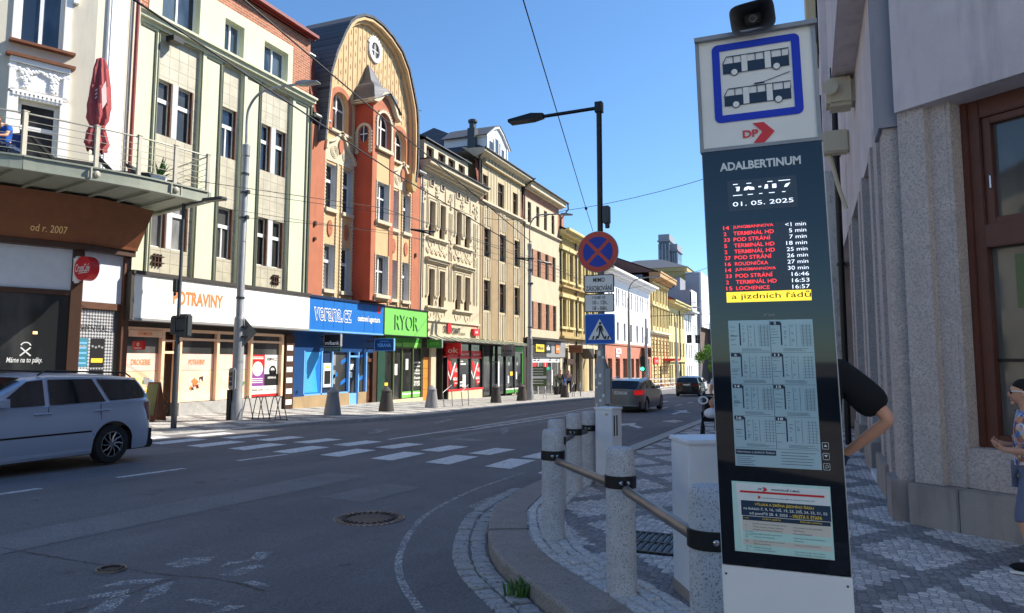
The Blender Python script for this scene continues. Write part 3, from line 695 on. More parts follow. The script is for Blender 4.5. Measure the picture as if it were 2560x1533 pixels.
for cx in (-1.62, -.98):
    for k in range(34): t = k/33; blob(q, (cx+rs.gauss(0, .075)*(1-t*.6), .08, 9.32-t*.5+rs.gauss(0, .02)), rs.uniform(.03, .06))
for k in range(60): u = -2.0+1.4*k/59; blob(q, (u, .08, 9.34-.09*abs(math.sin((u+1.3)*4.9))+rs.gauss(0, .02)), rs.uniform(.03, .055))
q.done(True)
for o in (0, -3.75):
    h = (H1[1][0]+o, H1[1][1]+o, H1[1][2], H1[1][3]); w_ = window(b, MC, h, -.12, 'T', 'white_frame', 'glass_dark', .09, 'terrace_door')
mass(b, -14, -.3, 15, 'cafe_cream', 8, 'body', -.6, 0, MC)
def loft(q, prof, path, closed=True):
    """profile of (outward, z) swept along plan points with given outward vectors"""
    n = len(prof); q.M = I4
    for P, D in path: q.add([(P[0]+D[0]*o, P[1]+D[1]*o, z) for o, z in prof], [])
    for i in range(len(path)-1):
        q.f += [(i*n+k, i*n+(k+1) % n, (i+1)*n+(k+1) % n, (i+1)*n+k) for k in range(n)]
    q.f += [tuple(range(n)), tuple(range((len(path)-1)*n, len(path)*n))]
nC = (math.cos(a_), -math.sin(a_)); nm = (math.cos(a_/2)/math.cos(a_/2)**1, -math.sin(a_/2)); nm = (nm[0]/math.cos(a_/2), nm[1]/math.cos(a_/2))
Lend = K+Vector((math.sin(a_), math.cos(a_), 0))*-14
PTH = [(Lend, nC), (K, nm), (Vector((-18.7, 15.3, 0)), (1, 0))]
q = part(b, 'fascia', 'cafe_brown'); loft(q, [(-.1, 4.72), (.36, 4.72), (.38, 4.8), (.95, 5.9), (-.1, 5.9)], PTH); q.done()
q = part(b, 'fascia_edge', 'dark_brown'); loft(q, [(-.1, 4.55), (.3, 4.55), (.3, 4.717), (-.1, 4.717)], PTH); q.done()
# the slanted board's own plane for the gilt lettering
sl_ = Vector((math.cos(a_), -math.sin(a_), 0))*.57+Vector((0, 0, 1.1)); sl_.normalize(); un = Vector((math.sin(a_), math.cos(a_), 0))
MF = frame(K+Vector((math.cos(a_), -math.sin(a_), 0))*.38+Vector((0, 0, 4.8)), un, un.cross(sl_)*1.0, sl_)
q = part(b, 'lettering', 'sig_gold', MF); q.text('od r. 2007', -1.36, -.52, .12, .33, .012 if (un.cross(sl_)).dot(Vector((1, -.4, 0))) > 0 else -.012, .004); q.done()
# ground floor of the café
HS = [(-6.0, -.3, .55, 3.28)]
q = part(b, 'shop_frame', 'dark_brown', MC)
q.ub(-14, 0, -.7, .52, -.1, .08); q.ub(-.27, .0, .52, 4.55, -.1, .1); q.ub(-14, -.27, 3.28, 3.42, -.1, .07); q.ub(-2.3, -2.1, .52, 3.28, -.1, .06); q.ub(-6.2, -6, .52, 4.55, -.1, .06); q.done()
q = part(b, 'shop_frame', 'brown_frame', MR)
q.ub(13.86, 15.3, -.7, .9, -.1, .05); q.ub(13.78, 13.86, .9, 4.55, -.1, .06); q.ub(15.1, 15.32, .9, 4.55, -.1, .12); q.ub(13.86, 15.1, 2.95, 3.14, -.1, .06); q.ub(13.86, 15.1, .9, 1.04, -.1, .04); q.done()
q = part(b, 'panel', 'panel_white', MC); q.ub(-6, -.27, 3.42, 4.55, -.1, .03); q.done()
q = part(b, 'panel', 'panel_white', MR); q.ub(13.86, 15.1, 3.14, 4.55, -.1, .03); q.done()
q = part(b, 'shop_window', 'glass_shop', MC); q.ub(-6, -.27, .52, 3.28, -.15, -.02); cw = q.done()
q = part(cw, 'lamp', 'lamp_warm', MC)
for u in (-1.86, -1.02, -3.4): q.ub(u-.05, u+.05, 2.2, 2.27, -.018, -.008)
q.done()
q = part(cw, 'decal', 'plastic_white', MC); q.text('Máme na to páky.', -1.62, -.82, 1.4, 1.58, -.01, .015, shear=.2)
q.strip([(-1.33, 1.62), (-1.1, 1.84)], .035, -.018, -.008); q.strip([(-1.09, 1.62), (-1.32, 1.84)], .035, -.018, -.008); q.ring(-1.21, 1.86, -.018, -.008, .1, .13, 14, .3, 2.8); q.done()
q = part(b, 'shop_window', 'glass_grey', MR); q.ub(13.86, 15.1, 1.04, 2.95, -.15, -.02); cw = q.done()
q = part(cw, 'lettering', 'sig_black', MR); q.text('BI©ENTRAL', 13.88, 14.75, 2.32, 2.5, -.01, .006); q.done()
for u0, u1, z0, z1, m in ((13.87, 14.17, 1.32, 2.12, 'sig_teal'), (14.24, 14.68, 1.3, 2.12, 'sig_black'), (13.87, 14.17, 1.05, 1.26, 'sig_white'), (14.24, 14.68, 1.05, 1.24, 'sig_black')):
    q = part(cw, 'poster', m, MR); q.ub(u0, u1, z0, z1, -.02, -.012); p_ = q.done()
    if z1 > 2:
        q = part(p_, 'print', 'sig_yellow' if m == 'sig_black' else 'sig_lightblue', MR)
        if m == 'sig_black': q.rect(u0+.04, u1-.04, z0+.14, z0+.26, -.008)
        else:
            for k in range(5): q.rect(u0+.04, u1-.04-.03*(k % 2), z0+.08+.14*k, z0+.13+.14*k, -.008)
        q.done()
        q = part(p_, 'figures', 'sig_grey', MR)
        for k in range(4): q.disc(u0+.07+(u1-u0-.14)*k/3, z1-.22-.03*(k % 2), -.012, -.009, .035, 10)
        q.done()
s = N('trellis_film'); v = s.coord('YZX', (1, 1, 1)); ck = s.n('TexChecker', i_Scale=16.0); ck.inputs['Color1'].default_value = (.5, .5, .52, 1); ck.inputs['Color2'].default_value = (.08, .085, .09, 1)
rt_ = s.n('Mapping'); rt_.inputs['Rotation'].default_value = (0, 0, .785); s.l(v, rt_.inputs[0]); s.l(rt_.outputs[0], ck.inputs['Vector']); s.set(ck.outputs[0], .4)
q = part(cw, 'film', 'trellis_film', MR); q.ub(13.87, 14.95, 1.05, 2.94, -.021, -.0165); q.done()
# terrace: slab, rim, railing
RIM = catmull([(-20.2, 6.2), (-18.3, 8.4), (-16.83, 10.33), (-16.48, 11.0), (-15.74, 12.9), (-15.4, 15.0)], .25); NRM = [-n for n in normals(RIM)]
t = bld('steel_terrace', 'curved grey steel terrace with wire railings over the brown cafe front', 13, 'terrace', -17)
q = part(t, 'floor', 'steel_green', I4); pts = [(p.x-.1, p.y) for p in RIM]+[(-15.45, 15.04), (-18.55, 15.9), (-18.7, 15.3), (-18.62, 13.86), (Lend.x, Lend.y)]
q.vprism(pts, 5.98, 6.08); q.done()
q = part(t, 'rim_beam', 'steel_green', I4)
for a, c in zip(RIM, RIM[1:]):
    n = Vector((c.y-a.y, -(c.x-a.x), 0)).normalized()*.05; q.vprism([(a.x-n.x, a.y-n.y), (c.x-n.x, c.y-n.y), (c.x+n.x, c.y+n.y), (a.x+n.x, a.y+n.y)], 5.9, 6.16)
    q.vprism([(a.x-n.x*1.6, a.y-n.y*1.6), (c.x-n.x*1.6, c.y-n.y*1.6), (c.x+n.x*1.8, c.y+n.y*1.8), (a.x+n.x*1.8, a.y+n.y*1.8)], 6.16, 6.2)
    q.vprism([(a.x-n.x*1.6, a.y-n.y*1.6), (c.x-n.x*1.6, c.y-n.y*1.6), (c.x+n.x*1.8, c.y+n.y*1.8), (a.x+n.x*1.8, a.y+n.y*1.8)], 5.86, 5.9)
q.vprism([(-15.35, 15.0), (-15.35, 15.1), (-18.5, 15.95), (-18.5, 15.85)], 5.9, 6.18)
q.done()
q = part(t, 'floor_beam', 'steel_green', I4)
for i in range(2, len(RIM), 3):
    p = RIM[i]; n = Vector((-1, .28, 0)); q.tube([(p.x-.1, p.y, 5.92), (p.x-.1+n.x*3.2, p.y+n.y*3.2, 5.92)], .035, 4)
q.done()
PI_ = [len(RIM)-1, len(RIM)-5, len(RIM)-9, len(RIM)-13, len(RIM)-19, len(RIM)-26, len(RIM)-33]
for i in PI_:
    p = RIM[i]; q = part(t, 'post', 'rail_grey', I4); q.box(p.x-.03, p.x+.03, p.y-.05, p.y+.05, 6.18, 7.24); q.box(p.x-.04, p.x+.04, p.y-.07, p.y+.07, 7.24, 7.26); q.done()
q = part(t, 'plaque', 'rail_grey', I4)
for i in PI_[1:5:2]+[PI_[5]]:
    p = RIM[i]; q.M = Matrix.Translation((p.x+.07, p.y, 6.03)) @ Matrix.Rotation(R_(90), 4, 'Y'); q.lathe([(.085, 0), (.075, .03), (.04, .05)], n=16); q.M = I4
    for dy in (-.16, .16): q.box(p.x+.02, p.x+.09, p.y+dy-.015, p.y+dy+.015, 5.9, 6.16)
q.done()
q = part(t, 'handrail', 'rail_grey', I4); q.tube([(p.x, p.y, 7.2) for p in RIM]+[(-18.4, 15.9, 7.2)], .022, 6); q.done(True)
for k in range(5):
    q = part(t, 'railing_wire', 'rail_grey', I4); q.tube([(p.x, p.y, 6.34+.17*k) for p in RIM]+[(-18.4, 15.9, 6.34+.17*k)], .009, 5); q.done()
# things on the terrace
def at_terrace(name, label, cat, x, y): return thing(name, label, cat, (x, y, 6.08))
t = at_terrace('closed_parasol', 'closed dusky red parasol standing on the terrace', 'parasol', -16.95, 12.75)
q = part(t, 'pole', 'pole_grey', I4); q.tube([(-16.95, 12.75, 6.1), (-16.95, 12.75, 9.25)], .022, 8); q.done(True)
q = part(t, 'base', 'black_metal', I4); q.lathe([(.28, 0), (.28, .06), (.06, .1), (.04, .35)], (-16.95, 12.75, 6.085), 16); q.done()
q = part(t, 'canopy', 'fabric_red', I4); vs = []; nn = 48; prof = [(0.02, 9.42), (.11, 9.36), (.15, 9.1), (.2, 8.6), (.235, 8.1), (.22, 7.75), (.15, 7.58), (.2, 7.4), (.25, 7.1), (.2, 6.96)]
for i, (r, z) in enumerate(prof):
    for k in range(nn):
        a = 2*math.pi*k/nn+.15*i; f = 1+(.22*math.sin(8*a)+.1*math.sin(5*a+i))*min(1, i/2); vs.append((-16.95+r*f*math.cos(a), 12.75+r*f*math.sin(a), z+(.09*math.sin(6*a) if i == len(prof)-1 else 0)))
q.add(vs, [(i*nn+k, i*nn+(k+1) % nn, (i+1)*nn+(k+1) % nn, (i+1)*nn+k) for i in range(len(prof)-1) for k in range(nn)]); q.done(True)
q = part(t, 'pale_print', 'fabric_pale', I4)
q.add([(-16.73, 12.63, 8.5), (-16.7, 12.72, 8.75), (-16.7, 12.78, 8.2), (-16.72, 12.68, 7.98)], [(0, 1, 2, 3)]); 
for k in range(3): q.add([(-16.82, 12.53, 8.45-.1*k), (-16.78, 12.56, 8.5-.1*k), (-16.78, 12.56, 8.46-.1*k), (-16.82, 12.53, 8.41-.1*k)], [(0, 1, 2, 3)])
q.done()
def recliner(x, y, rz, label):
    M = Matrix.Translation((x, y, 6.08)) @ Matrix.Rotation(rz, 4, 'Z'); t = at_terrace('recliner', label, 'recliner', x, y); t['group'] = 'recliners on the terrace'
    q = part(t, 'seat', 'dark_wicker', M); q.box(-.3, .3, -.5, .35, .26, .38); q.done(False, .03)
    q = part(t, 'backrest', 'dark_wicker', M); q.add([(-.3, .3, .32), (.3, .3, .32), (.3, .82, .86), (-.3, .82, .86), (-.3, .38, .26), (.3, .38, .26), (.3, .9, .8), (-.3, .9, .8)], [(0, 1, 2, 3), (4, 5, 6, 7), (0, 1, 5, 4), (1, 2, 6, 5), (2, 3, 7, 6), (3, 0, 4, 7)]); q.done(False, .03)
    for sx in (-.28, .28):
        for sy in (-.42, .3): q = part(t, 'leg', 'black_metal', M); q.box(sx-.02, sx+.02, sy-.02, sy+.02, 0, .26); q.done()
    return t
recliner(-16.6, 13.5, 2.3, 'dark recliner with a raised back beside the red parasol'); recliner(-16.6, 14.5, 2.0, 'dark recliner at the far end of the terrace behind the pot plant'); recliner(-17.0, 12.1, 2.6, 'low dark recliner under the red parasol')
t = at_terrace('pot_plant', 'leafy plant in a pale pot at the far end of the terrace', 'plant', -15.95, 13.85)
q = part(t, 'pot', 'panel_white', I4); q.lathe([(.16, 0), (.21, .3), (.22, .32), (.18, .32)], (-15.95, 13.85, 6.09), 16); q.done(True)
q = part(t, 'leaves', 'leaf_green', I4); rs = random.Random(5)
for k in range(26):
    a = rs.uniform(0, 6.28); r = rs.uniform(.1, .32); h = rs.uniform(.35, .85); c = Vector((-15.95, 13.85, 6.12)); e = c+Vector((math.cos(a)*r, math.sin(a)*r, h)); sd_ = Vector((-math.sin(a), math.cos(a), 0))*.035; m_ = c.lerp(e, .6)+Vector((0, 0, .1))
    q.add([c+Vector((0, 0, .15)), m_+sd_, e, m_-sd_], [(0, 1, 2, 3)])
q.done()
# round flag sign of the café
t = thing('round_sign', 'round red sign with a white handwritten name on the cafe corner', 'sign', (-18.6, 13.6, 4.0))
MS = frame((-18.22, 13.5, 4.0), (1, 0, 0), (0, -1, 0))
q = part(t, 'disc', 'sig_red', MS); q.disc(0, 0, -.26, 0, .33, 40); q.done(False)
q = part(t, 'bracket', 'plastic_white', MS); q.ub(-.5, -.25, -.38, .36, -.2, -.06); q.done(False, .05)
q = part(t, 'lettering', 'plastic_white', MS); q.text('CrossCafe', -.27, .28, -.1, .12, .006, .012, shear=.25); q.strip([(-.15, -.14), (.02, -.125), (.2, -.12)], .02, .002, .006); q.done()

# ---- green house over the grocery
b = bld('green_house', 'pale green house with cream tiled bays and a brick attic floor over the grocery', 15.3)
cols = [(16.36, 16.99), (17.22, 17.86), (19.1, 19.88), (21.1, 21.7), (21.97, 22.58)]
HG = [(a, c, z0, z1) for a, c in cols for z0, z1 in ((8.76, 10.58), (5.1, 6.94))]
T3 = [(16.3, 18.03), (19.03, 20.0), (21.0, 22.7)]
q = part(b, 'wall', 'green_plaster')
wall(q, 15.3, 23.92, 4.0, 12.1, [(a, c, 4.0, 12.1) for a, c in T3], 0, .14); q.done()
q = part(b, 'tile_bay', 'cream_tiles')
for a, c in T3: wall(q, a, c, 4.0, 12.1, [h for h in HG if a < h[0] < c], -.14, .18)
q.done()
q = part(b, 'mullion_tiles', 'grey_plaster')
for a, c in ((16.99, 17.22), (21.7, 21.97)):
    for z0, z1 in ((8.76, 10.58), (5.1, 6.94)): q.ub(a+.01, c-.01, z0, z1, -.2, -.135)
q.done()
for h in HG: window(b, ML, h, -.28, 'B' if h[1]-h[0] < .7 else 'Bv', 'white_frame', 'glass_blue' if h[2] > 8 else 'glass_grey', .05)
q = part(b, 'reveal', 'brown_frame')
for h in HG: q.ub(h[1]-.045, h[1]-.004, h[2]+.01, h[3]-.01, -.27, -.15)
q.done()
q = part(b, 'groove', 'groove_shade')  # dark strips laid on the wall, painted as the shade inside grooves
for a, c in ((15.42, 16.14), (18.1, 18.9), (20.08, 20.87), (22.8, 23.66)):
    q.ub(c-.045, c+.02, 4.2, 12.02, -.02, .04); q.ub(a+.15, c-.045, 11.97, 12.02, -.02, .035)
for u in (16.26, 18.05, 19.0, 20.03, 20.96, 22.73): q.ub(u-.022, u+.022, 4.2, 12.08, -.02, .012)
q.ub(23.82, 23.93, 4.2, 12.1, -.02, .06)
q.done()
cornice(b, 15.3, 23.95, 12.1, [(.12, .06), (.14, .2), (.08, .3)], 'green_plaster')
HA = [(16.4, 17.95, 12.62, 14.4), (19.1, 20.05, 12.62, 13.85), (21.13, 22.5, 12.62, 13.85)]
q = part(b, 'attic_band', 'green_plaster'); wall(q, 15.9, 22.78, 12.44, 14.28, HA, -.1, .25); q.done()
q = part(b, 'attic_wall', 'brick_wall'); wall(q, 15.3, 23.88, 12.44, 15.0, [(15.9, 22.78, 12.44, 14.28)], -.12, .1); q.done()
for h in HA: window(b, ML, h, -.34, 'V', 'white_frame', 'glass_blue', .06)
cornice(b, 15.25, 23.98, 15.0, [(.06, .06), (.12, .25)], 'pipe_red', name='gutter')
roof_slope(b, 15.3, 23.9, 15.16, .1, 18.2, -4.2, 'roof_shingle', hip=2.6); mass(b, 15.3, 23.92, 15.1, 'brick_wall')
q = part(b, 'wall_anchor', 'dark_brown')
for u0 in (16.55, 22.05):
    z = 4.78 if u0 < 20 else 4.72
    for k in range(3): q.ub(u0+.12*k, u0+.12*k+.035, z-.3, z+.1, -.14, -.06)
    for k in range(2): q.ub(u0-.08, u0+.36, z-.2+.2*k, z-.165+.2*k, -.14, -.05)
q.done()
q = part(b, 'wire_bracket', 'black_metal'); q.ub(16.5, 16.9, 11.82, 12.0, 0, .35); q.done()
# ground floor of the grocery
q = part(b, 'shop_base', 'kerb_light'); q.ub(15.5, 16.92, -1, .15, -.4, .1); q.ub(17.6, 22.5, -1, .13, -.4, .1); q.done()
q = part(b, 'lintel', 'dark_trim'); q.ub(15.3, 23.1, 2.5, 4.05, -.4, .05); q.done()
q = part(b, 'pier', 'dark_brown'); q.ub(22.62, 23.1, -1, 2.5, -.4, .16); q.done()
q = part(b, 'pier_block', 'sig_white')
for k in range(6): q.ub(22.66, 23.0, -.2+.42*k, .0+.42*k, .1, .175)
q.done()
q = part(b, 'shop_frame', 'sig_peach')
for u in (15.46, 16.84, 17.52, 19.14, 20.76, 22.44): q.ub(u, u+.11, (.15 if u != 16.84 else -.4), 2.5, -.2, .1)
q.ub(15.5, 22.5, 2.42, 2.52, -.2, .08); q.ub(17.63, 22.45, 2.16, 2.24, -.2, .07); q.done()
q = part(b, 'shop_window', 'glass_grey'); q.ub(15.5, 16.86, .15, 2.45, -.3, -.05); q.ub(17.6, 22.45, .13, 2.45, -.3, -.05); sw = q.done()
q = part(b, 'shop_door', 'glass_brown'); q.ub(16.95, 17.52, -.35, 1.72, -.5, -.2); q.done()
q = part(b, 'door_lintel', 'sig_peach'); q.ub(16.95, 17.52, 1.72, 1.8, -.45, .06); q.ub(16.95, 17.52, 2.1, 2.16, -.4, .06); q.done()
def film(p, m, u0, u1, z0, z1, d, name='window_film', M=ML): q = part(p, name, m, M); q.ub(u0, u1, z0, z1, d-.006, d); return q.done()
s = N('film_gradient'); v = s.coord('YZX'); s.set(s.ramp(s.noise(v, .6, 2), [(.35, S(240, 178, 165)), (.65, S(250, 220, 205))]), .5)
s = N('film_peach'); v = s.coord('YZX'); s.set(s.ramp(s.noise(v, 1.2, 3), [(.35, S(242, 200, 160)), (.65, S(250, 226, 196))]), .5)
for a, c in ((15.6, 16.84), (17.65, 19.12), (19.38, 20.76)):
    film(sw, 'film_gradient', a, c, 1.18, 1.72, -.04); film(sw, 'film_peach', a, c, .15, 1.17, -.04)
for a, c, tx in ((15.85, 16.55, 'DROGERIE'), (18.05, 18.75, 'POTRAVINY')):
    q = part(sw, 'lettering', 'sig_orange'); q.text(tx, a, c, 1.36, 1.54, -.034, .02); q.done()
film(sw, 'sig_peach', 15.6, 16.82, 2.22, 2.42, .11, 'banner'); q = part(sw, 'lettering', 'sig_orange'); q.text('KRMIVA', 15.95, 16.45, 2.26, 2.38, .115, .01); q.done()
rs = random.Random(11)
def produce(uc, zc, w_, h_, cols_):
    for k, m in enumerate(cols_):
        q = part(sw, 'product_print', m)
        for j in range(3):
            u, z = uc+rs.uniform(-w_, w_), zc+rs.uniform(-h_, h_); a = rs.uniform(0, 3); r = rs.uniform(.06, .15); q.poly([(u+r*math.cos(a+i*math.pi/2)*(1.3 if i % 2 else .8), z+r*math.sin(a+i*math.pi/2)) for i in range(4)], -.034+.0006*k+.0002*j)
        q.done()
produce(18.35, .68, .26, .2, ['sig_red', 'sig_white', 'sig_orange', 'dark_brown', 'sig_pink']); produce(16.3, .65, .3, .25, ['sig_white', 'sig_lightblue', 'sig_yellow', 'sig_midgreen', 'sig_grey']); produce(20.4, .6, .15, .25, ['sig_orange', 'sig_yellow', 'sig_midgreen'])
for m, u0, u1, z0, z1 in (('sig_purple', 20.92, 21.66, .56, 1.2), ('sig_red', 20.92, 21.66, 1.2, 1.72), ('sig_white', 21.66, 22.42, 1.0, 1.72), ('sig_black', 21.66, 22.42, .56, 1.0), ('sig_white', 20.92, 22.42, .26, .56), ('sig_red', 20.92, 22.42, .17, .26)): film(sw, m, u0, u1, z0, z1, -.03, 'poster')
q = part(sw, 'poster_print', 'sig_white'); q.disc(21.29, 1.2, -.03, -.024, .27, 24)
for z in (1.62, 1.56, .82, .75, .68): q.rect(21.0, 21.58, z, z+.03, -.026)
q.text('KRMIVA', 21.85, 22.3, .82, .9, -.026, .02); q.done()
q = part(sw, 'poster_print', 'sig_black'); q.text('KRMIVA.CZ', 21.78, 22.32, 1.5, 1.62, -.026, .02); q.ring(22.1, 1.12, -.03, -.022, .12, .2, 20); q.ub(21.95, 22.3, .98, 1.14, -.03, -.022); q.text('Fitness Zone', 20.98, 21.6, .38, .48, -.026, .01); q.text('více na nás', 21.75, 22.3, .39, .46, -.026); q.done()
# sign board of the grocery
t = thing('shop_sign', 'long white sign box with orange POTRAVINY lettering above the grocery', 'sign', (-18.4, 19.3, 2.7)); M4 = FX(-18.4)
q = part(t, 'board', 'sig_white', M4); q.ub(15.3, 23.4, 2.76, 4.06, -.6, 0); q.done()
q = part(t, 'cap', 'dark_trim', M4); q.ub(15.22, 23.42, 4.06, 4.17, -.62, .06); q.ub(15.18, 15.297, 2.7, 4.12, -.6, .02); q.done()
q = part(t, 'bottom_rail', 'sig_grey', M4); q.ub(15.3, 23.4, 2.69, 2.757, -.6, .02); q.done()
q = part(t, 'panel_joint', 'sig_grey', M4)
for u in (16.15, 17.55, 18.95, 20.35, 21.6, 22.75): q.ub(u-.006, u+.006, 2.77, 4.05, 0, .003)
q.done()
q = part(t, 'lettering', 'sig_orange', M4); q.text('POTRAVINY', 16.72, 18.8, 3.25, 3.7, .006, .035); q.done()
t = thing('small_sign', 'small red rounded flag sign at the left end of the grocery front', 'sign', (-18.75, 15.75, 1.95)); MS = frame((-18.75, 15.62, 1.95), (1, 0, 0), (0, -1, 0))
q = part(t, 'panel', 'sig_red', MS); q.ub(0, .5, -.13, .13, -.06, 0); q.done(False, .02)
q = part(t, 'symbol', 'sig_white', MS); q.ring(.25, .03, -.01, .006, .03, .05, 16); q.ub(.1, .4, -.09, -.07, -.01, .004); q.done()
# ---- red and yellow gabled house
b = bld('gabled_house', 'red and yellow house with a curved gable and a bay window under a bell roof', 24.0)
GA = [(24.95, 11.0), (25.1, 12.5), (25.25, 14.08), (25.62, 15.16), (26.17, 16.3), (26.55, 16.95), (27.02, 17.42), (27.6, 17.78), (28.3, 17.98), (29.12, 17.98), (30.0, 17.8), (30.9, 17.42), (31.6, 16.72), (32.12, 15.62), (32.42, 14.9), (32.54, 14.05), (32.58, 12.8), (32.55, 11.7), (32.4, 11.0)]
GA = [(u-.54, 1.5+(z-1.5)*.979) for u, z in GA]; ctr = Vector((28.36, 13.2))
def inset(P, k): return [(p[0]+(ctr.x-p[0])/max(1e-6, (Vector(p)-ctr).length)*k, p[1]+(ctr.y-p[1])/max(1e-6, (Vector(p)-ctr).length)*k) for p in P]
LW = [(24.97, 25.71), (26.18, 26.9)]; RW = [(30.14, 30.87), (31.33, 32.03)]
HY_ = [(a, c, z0, z1) for a, c in LW+RW for z0, z1 in ((8.06, 10.03), (4.55, 6.5))]
q = part(b, 'pier_wall', 'red_salmon'); q.ub(23.93, 24.86, 2.85, 11.4, -.4, .06); q.ub(32.2, 33.05, 2.85, 11.4, -.4, .06)
q.done()
q = part(b, 'bay_wall', 'yellow_plaster'); rv = part(b, 'reveal', 'grey_plaster'); wall(q, 24.86, 32.2, 2.75, 11.0, HY_, 0, .22, rv); q.done(); rv.done()
for h in HY_:
    window(b, ML, h, -.2, 'B', 'white_frame', 'glass_curtain', .05); sill(b, h, 'cream_trim', .05, .14, .16)
q = part(b, 'window_surround', 'cream_trim')
for a, c in LW+RW:
    for u in (a-.1, c+.03):
        q.ub(u, u+.07, 4.2, 10.15, -.02, .045)
        for k in range(38): q.ub(u-.012, u+.082, 4.25+.156*k, 4.32+.156*k, .0, .06)
q.done()
q = part(b, 'oval_ornament', 'red_salmon')
for a, c in LW+RW: q.ring((a+c)/2, 7.2, -.02, .05, .02, .17, 20, sz=2.1)
q.done()
q = part(b, 'scroll_pediment', 'cream_trim')
for u0, u1 in ((24.86, 27.0), (30.1, 32.25)):
    m_ = (u0+u1)/2; L = [(u0, 10.6), (u0+.05, 10.95), (u0+.35, 11.05), (m_-.35, 11.25), (m_, 11.6), (m_+.35, 11.2), (m_+.6, 10.85), (u1-.12, 10.6), (u1, 10.35)]
    q.prism(L+[(u1, 10.15), (u0, 10.15)], -.02, .035); q.strip(L, .13, .03, .16)
    for s_ in (-.42, .42):
        for r in (.09, .17, .25): q.ring(m_+s_, 10.62, .03, .06, r, r+.035, 18)
q.done()
q = part(b, 'oval_ornament', 'red_salmon')
for m_ in (25.93, 31.18): q.ring(m_, 10.95, .03, .1, .0, .16, 18, sz=2.0)
q.done()
# gable panel
HT = [(25.3, 26.5, 11.6, 13.42, 'arch'), (30.32, 31.5, 11.55, 13.2, 'arch')]
q = part(b, 'gable_wall', 'yellow_plaster')
gi = inset(GA, .12); us = [25.3+.05*0]
q.M = ML
# panel as vertical slices following the curve, leaving the two arched openings free
def top_at(P, u):
    best = None
    for p, r in zip(P, P[1:]):
        if min(p[0], r[0]) <= u <= max(p[0], r[0]) and abs(p[0]-r[0]) > 1e-6:
            z = p[1]+(r[1]-p[1])*(u-p[0])/(r[0]-p[0]); best = z if best is None else max(best, z)
    return best
cuts = sorted({24.45+.15*k for k in range(52)} | {h[i] for h in HT for i in (0, 1)} | {p[0] for p in GA if 24.41 < p[0] < 32.03})
for u0, u1 in zip(cuts, cuts[1:]):
    t0, t1 = top_at(GA, u0+1e-4), top_at(GA, u1-1e-4)
    if t0 is None or t1 is None or u1-u0 < 1e-4: continue
    for h in HT:
        if h[0] <= (u0+u1)/2 <= h[1]:
            q.rect(u0, u1, 11.0, h[2], .02); q.quad((u0, .02, h[3]), (u1, .02, h[3]), (u1, .02, t1), (u0, .02, t0)); break
    else: q.quad((u0, .02, 11.0), (u1, .02, 11.0), (u1, .02, t1), (u0, .02, t0))
for h in HT: reveal(q, h, .02, .35)
q.done()
q = part(b, 'batten', 'yellow_plaster')
for k in range(20):
    u = 24.95+.36*k; t_ = top_at(GA, u)
    if t_:
        z0 = 11.0
        for h in HT:
            if h[0]-.1 < u < h[1]+.1: z0 = h[3]+.35
        q.ub(u-.022, u+.022, z0, t_-.1, .02, .045)
q.done()
q = part(b, 'drop_ornament', 'tan_rough')
for k in range(19):
    u = 25.13+.36*k
    for j in range(11):
        z = 11.6+.55*j+(.2 if k % 2 else 0); t_ = top_at(GA, u)
        if t_ and z < t_-.5 and not any(h[0]-.2 < u < h[1]+.2 and z < h[3]+.5 for h in HT) and not (26.9 < u < 29.2 and z < 15) and math.hypot(u-28.45, z-16.4) > .75:
            q.prism([(u, z-.13), (u+.035, z), (u, z+.12), (u-.035, z)], .018, .035)
q.done()
q = part(b, 'gable_moulding', 'yellow_plaster'); gi = inset(GA, .26); gi2 = inset(GA, .13)
for i in range(len(GA)-1): q.prism([GA[i], GA[i+1], gi[i+1], gi[i]], .03, .2); q.prism([GA[i], GA[i+1], gi2[i+1], gi2[i]], .2, .4)
q.done()
q = part(b, 'scroll_foot', 'ochre_plaster'); q.prism([(31.55, 11.1), (32.05, 11.1), (32.05, 10.5), (31.9, 10.2), (31.65, 10.2), (31.5, 10.5)], .0, .42); q.done()
# roof behind the gable: the same curve carried back, in slate
go_ = inset(GA, -.14); q = part(b, 'gable_roof', 'roof_slate'); q.M = ML; n_ = len(go_)
q.add([(u, .46, z) for u, z in go_]+[(u, -2.4, z) for u, z in go_]+[(u, .46, z) for u, z in inset(GA, -.02)], [(i, i+1, n_+i+1, n_+i) for i in range(n_-1)]+[(i, i+1, 2*n_+i+1, 2*n_+i) for i in range(n_-1)]); q.done()
for h in HT:
    window(b, ML, h, -.22, 'X', 'white_frame', 'glass_curtain', .07); sill(b, h, 'cream_trim', .15, .16, .12)
q = part(b, 'arch_surround', 'red_salmon')
for h in HT:
    cu = (h[0]+h[1])/2; r = (h[1]-h[0])/2; q.ring(cu, h[3]-r, .0, .05, r+.003, r+.24, 20, 0, math.pi); q.ub(h[0]-.24, h[0]-.003, h[2], h[3]-r, 0, .05); q.ub(h[1]+.003, h[1]+.24, h[2], h[3]-r, 0, .05)
q.done()
q = part(b, 'round_window_ring', 'cafe_white'); q.ring(28.45, 16.42, 0, .12, .36, .54, 28, sz=1.1)
for k in range(9): a = .5+2.2*k/8; q.disc(28.45+.6*math.cos(a), 16.42+.66*math.sin(a), 0, .1, .06, 8)
rw = q.done()
q = part(rw, 'pane', 'glass_grey'); q.disc(28.45, 16.42, 0, .03, .4, 24); q.done()
q = part(rw, 'glazing_bar', 'white_frame'); q.ub(28.43, 28.47, 16.05, 16.8, .03, .06); q.ub(28.1, 28.8, 16.4, 16.44, .03, .055); q.done()
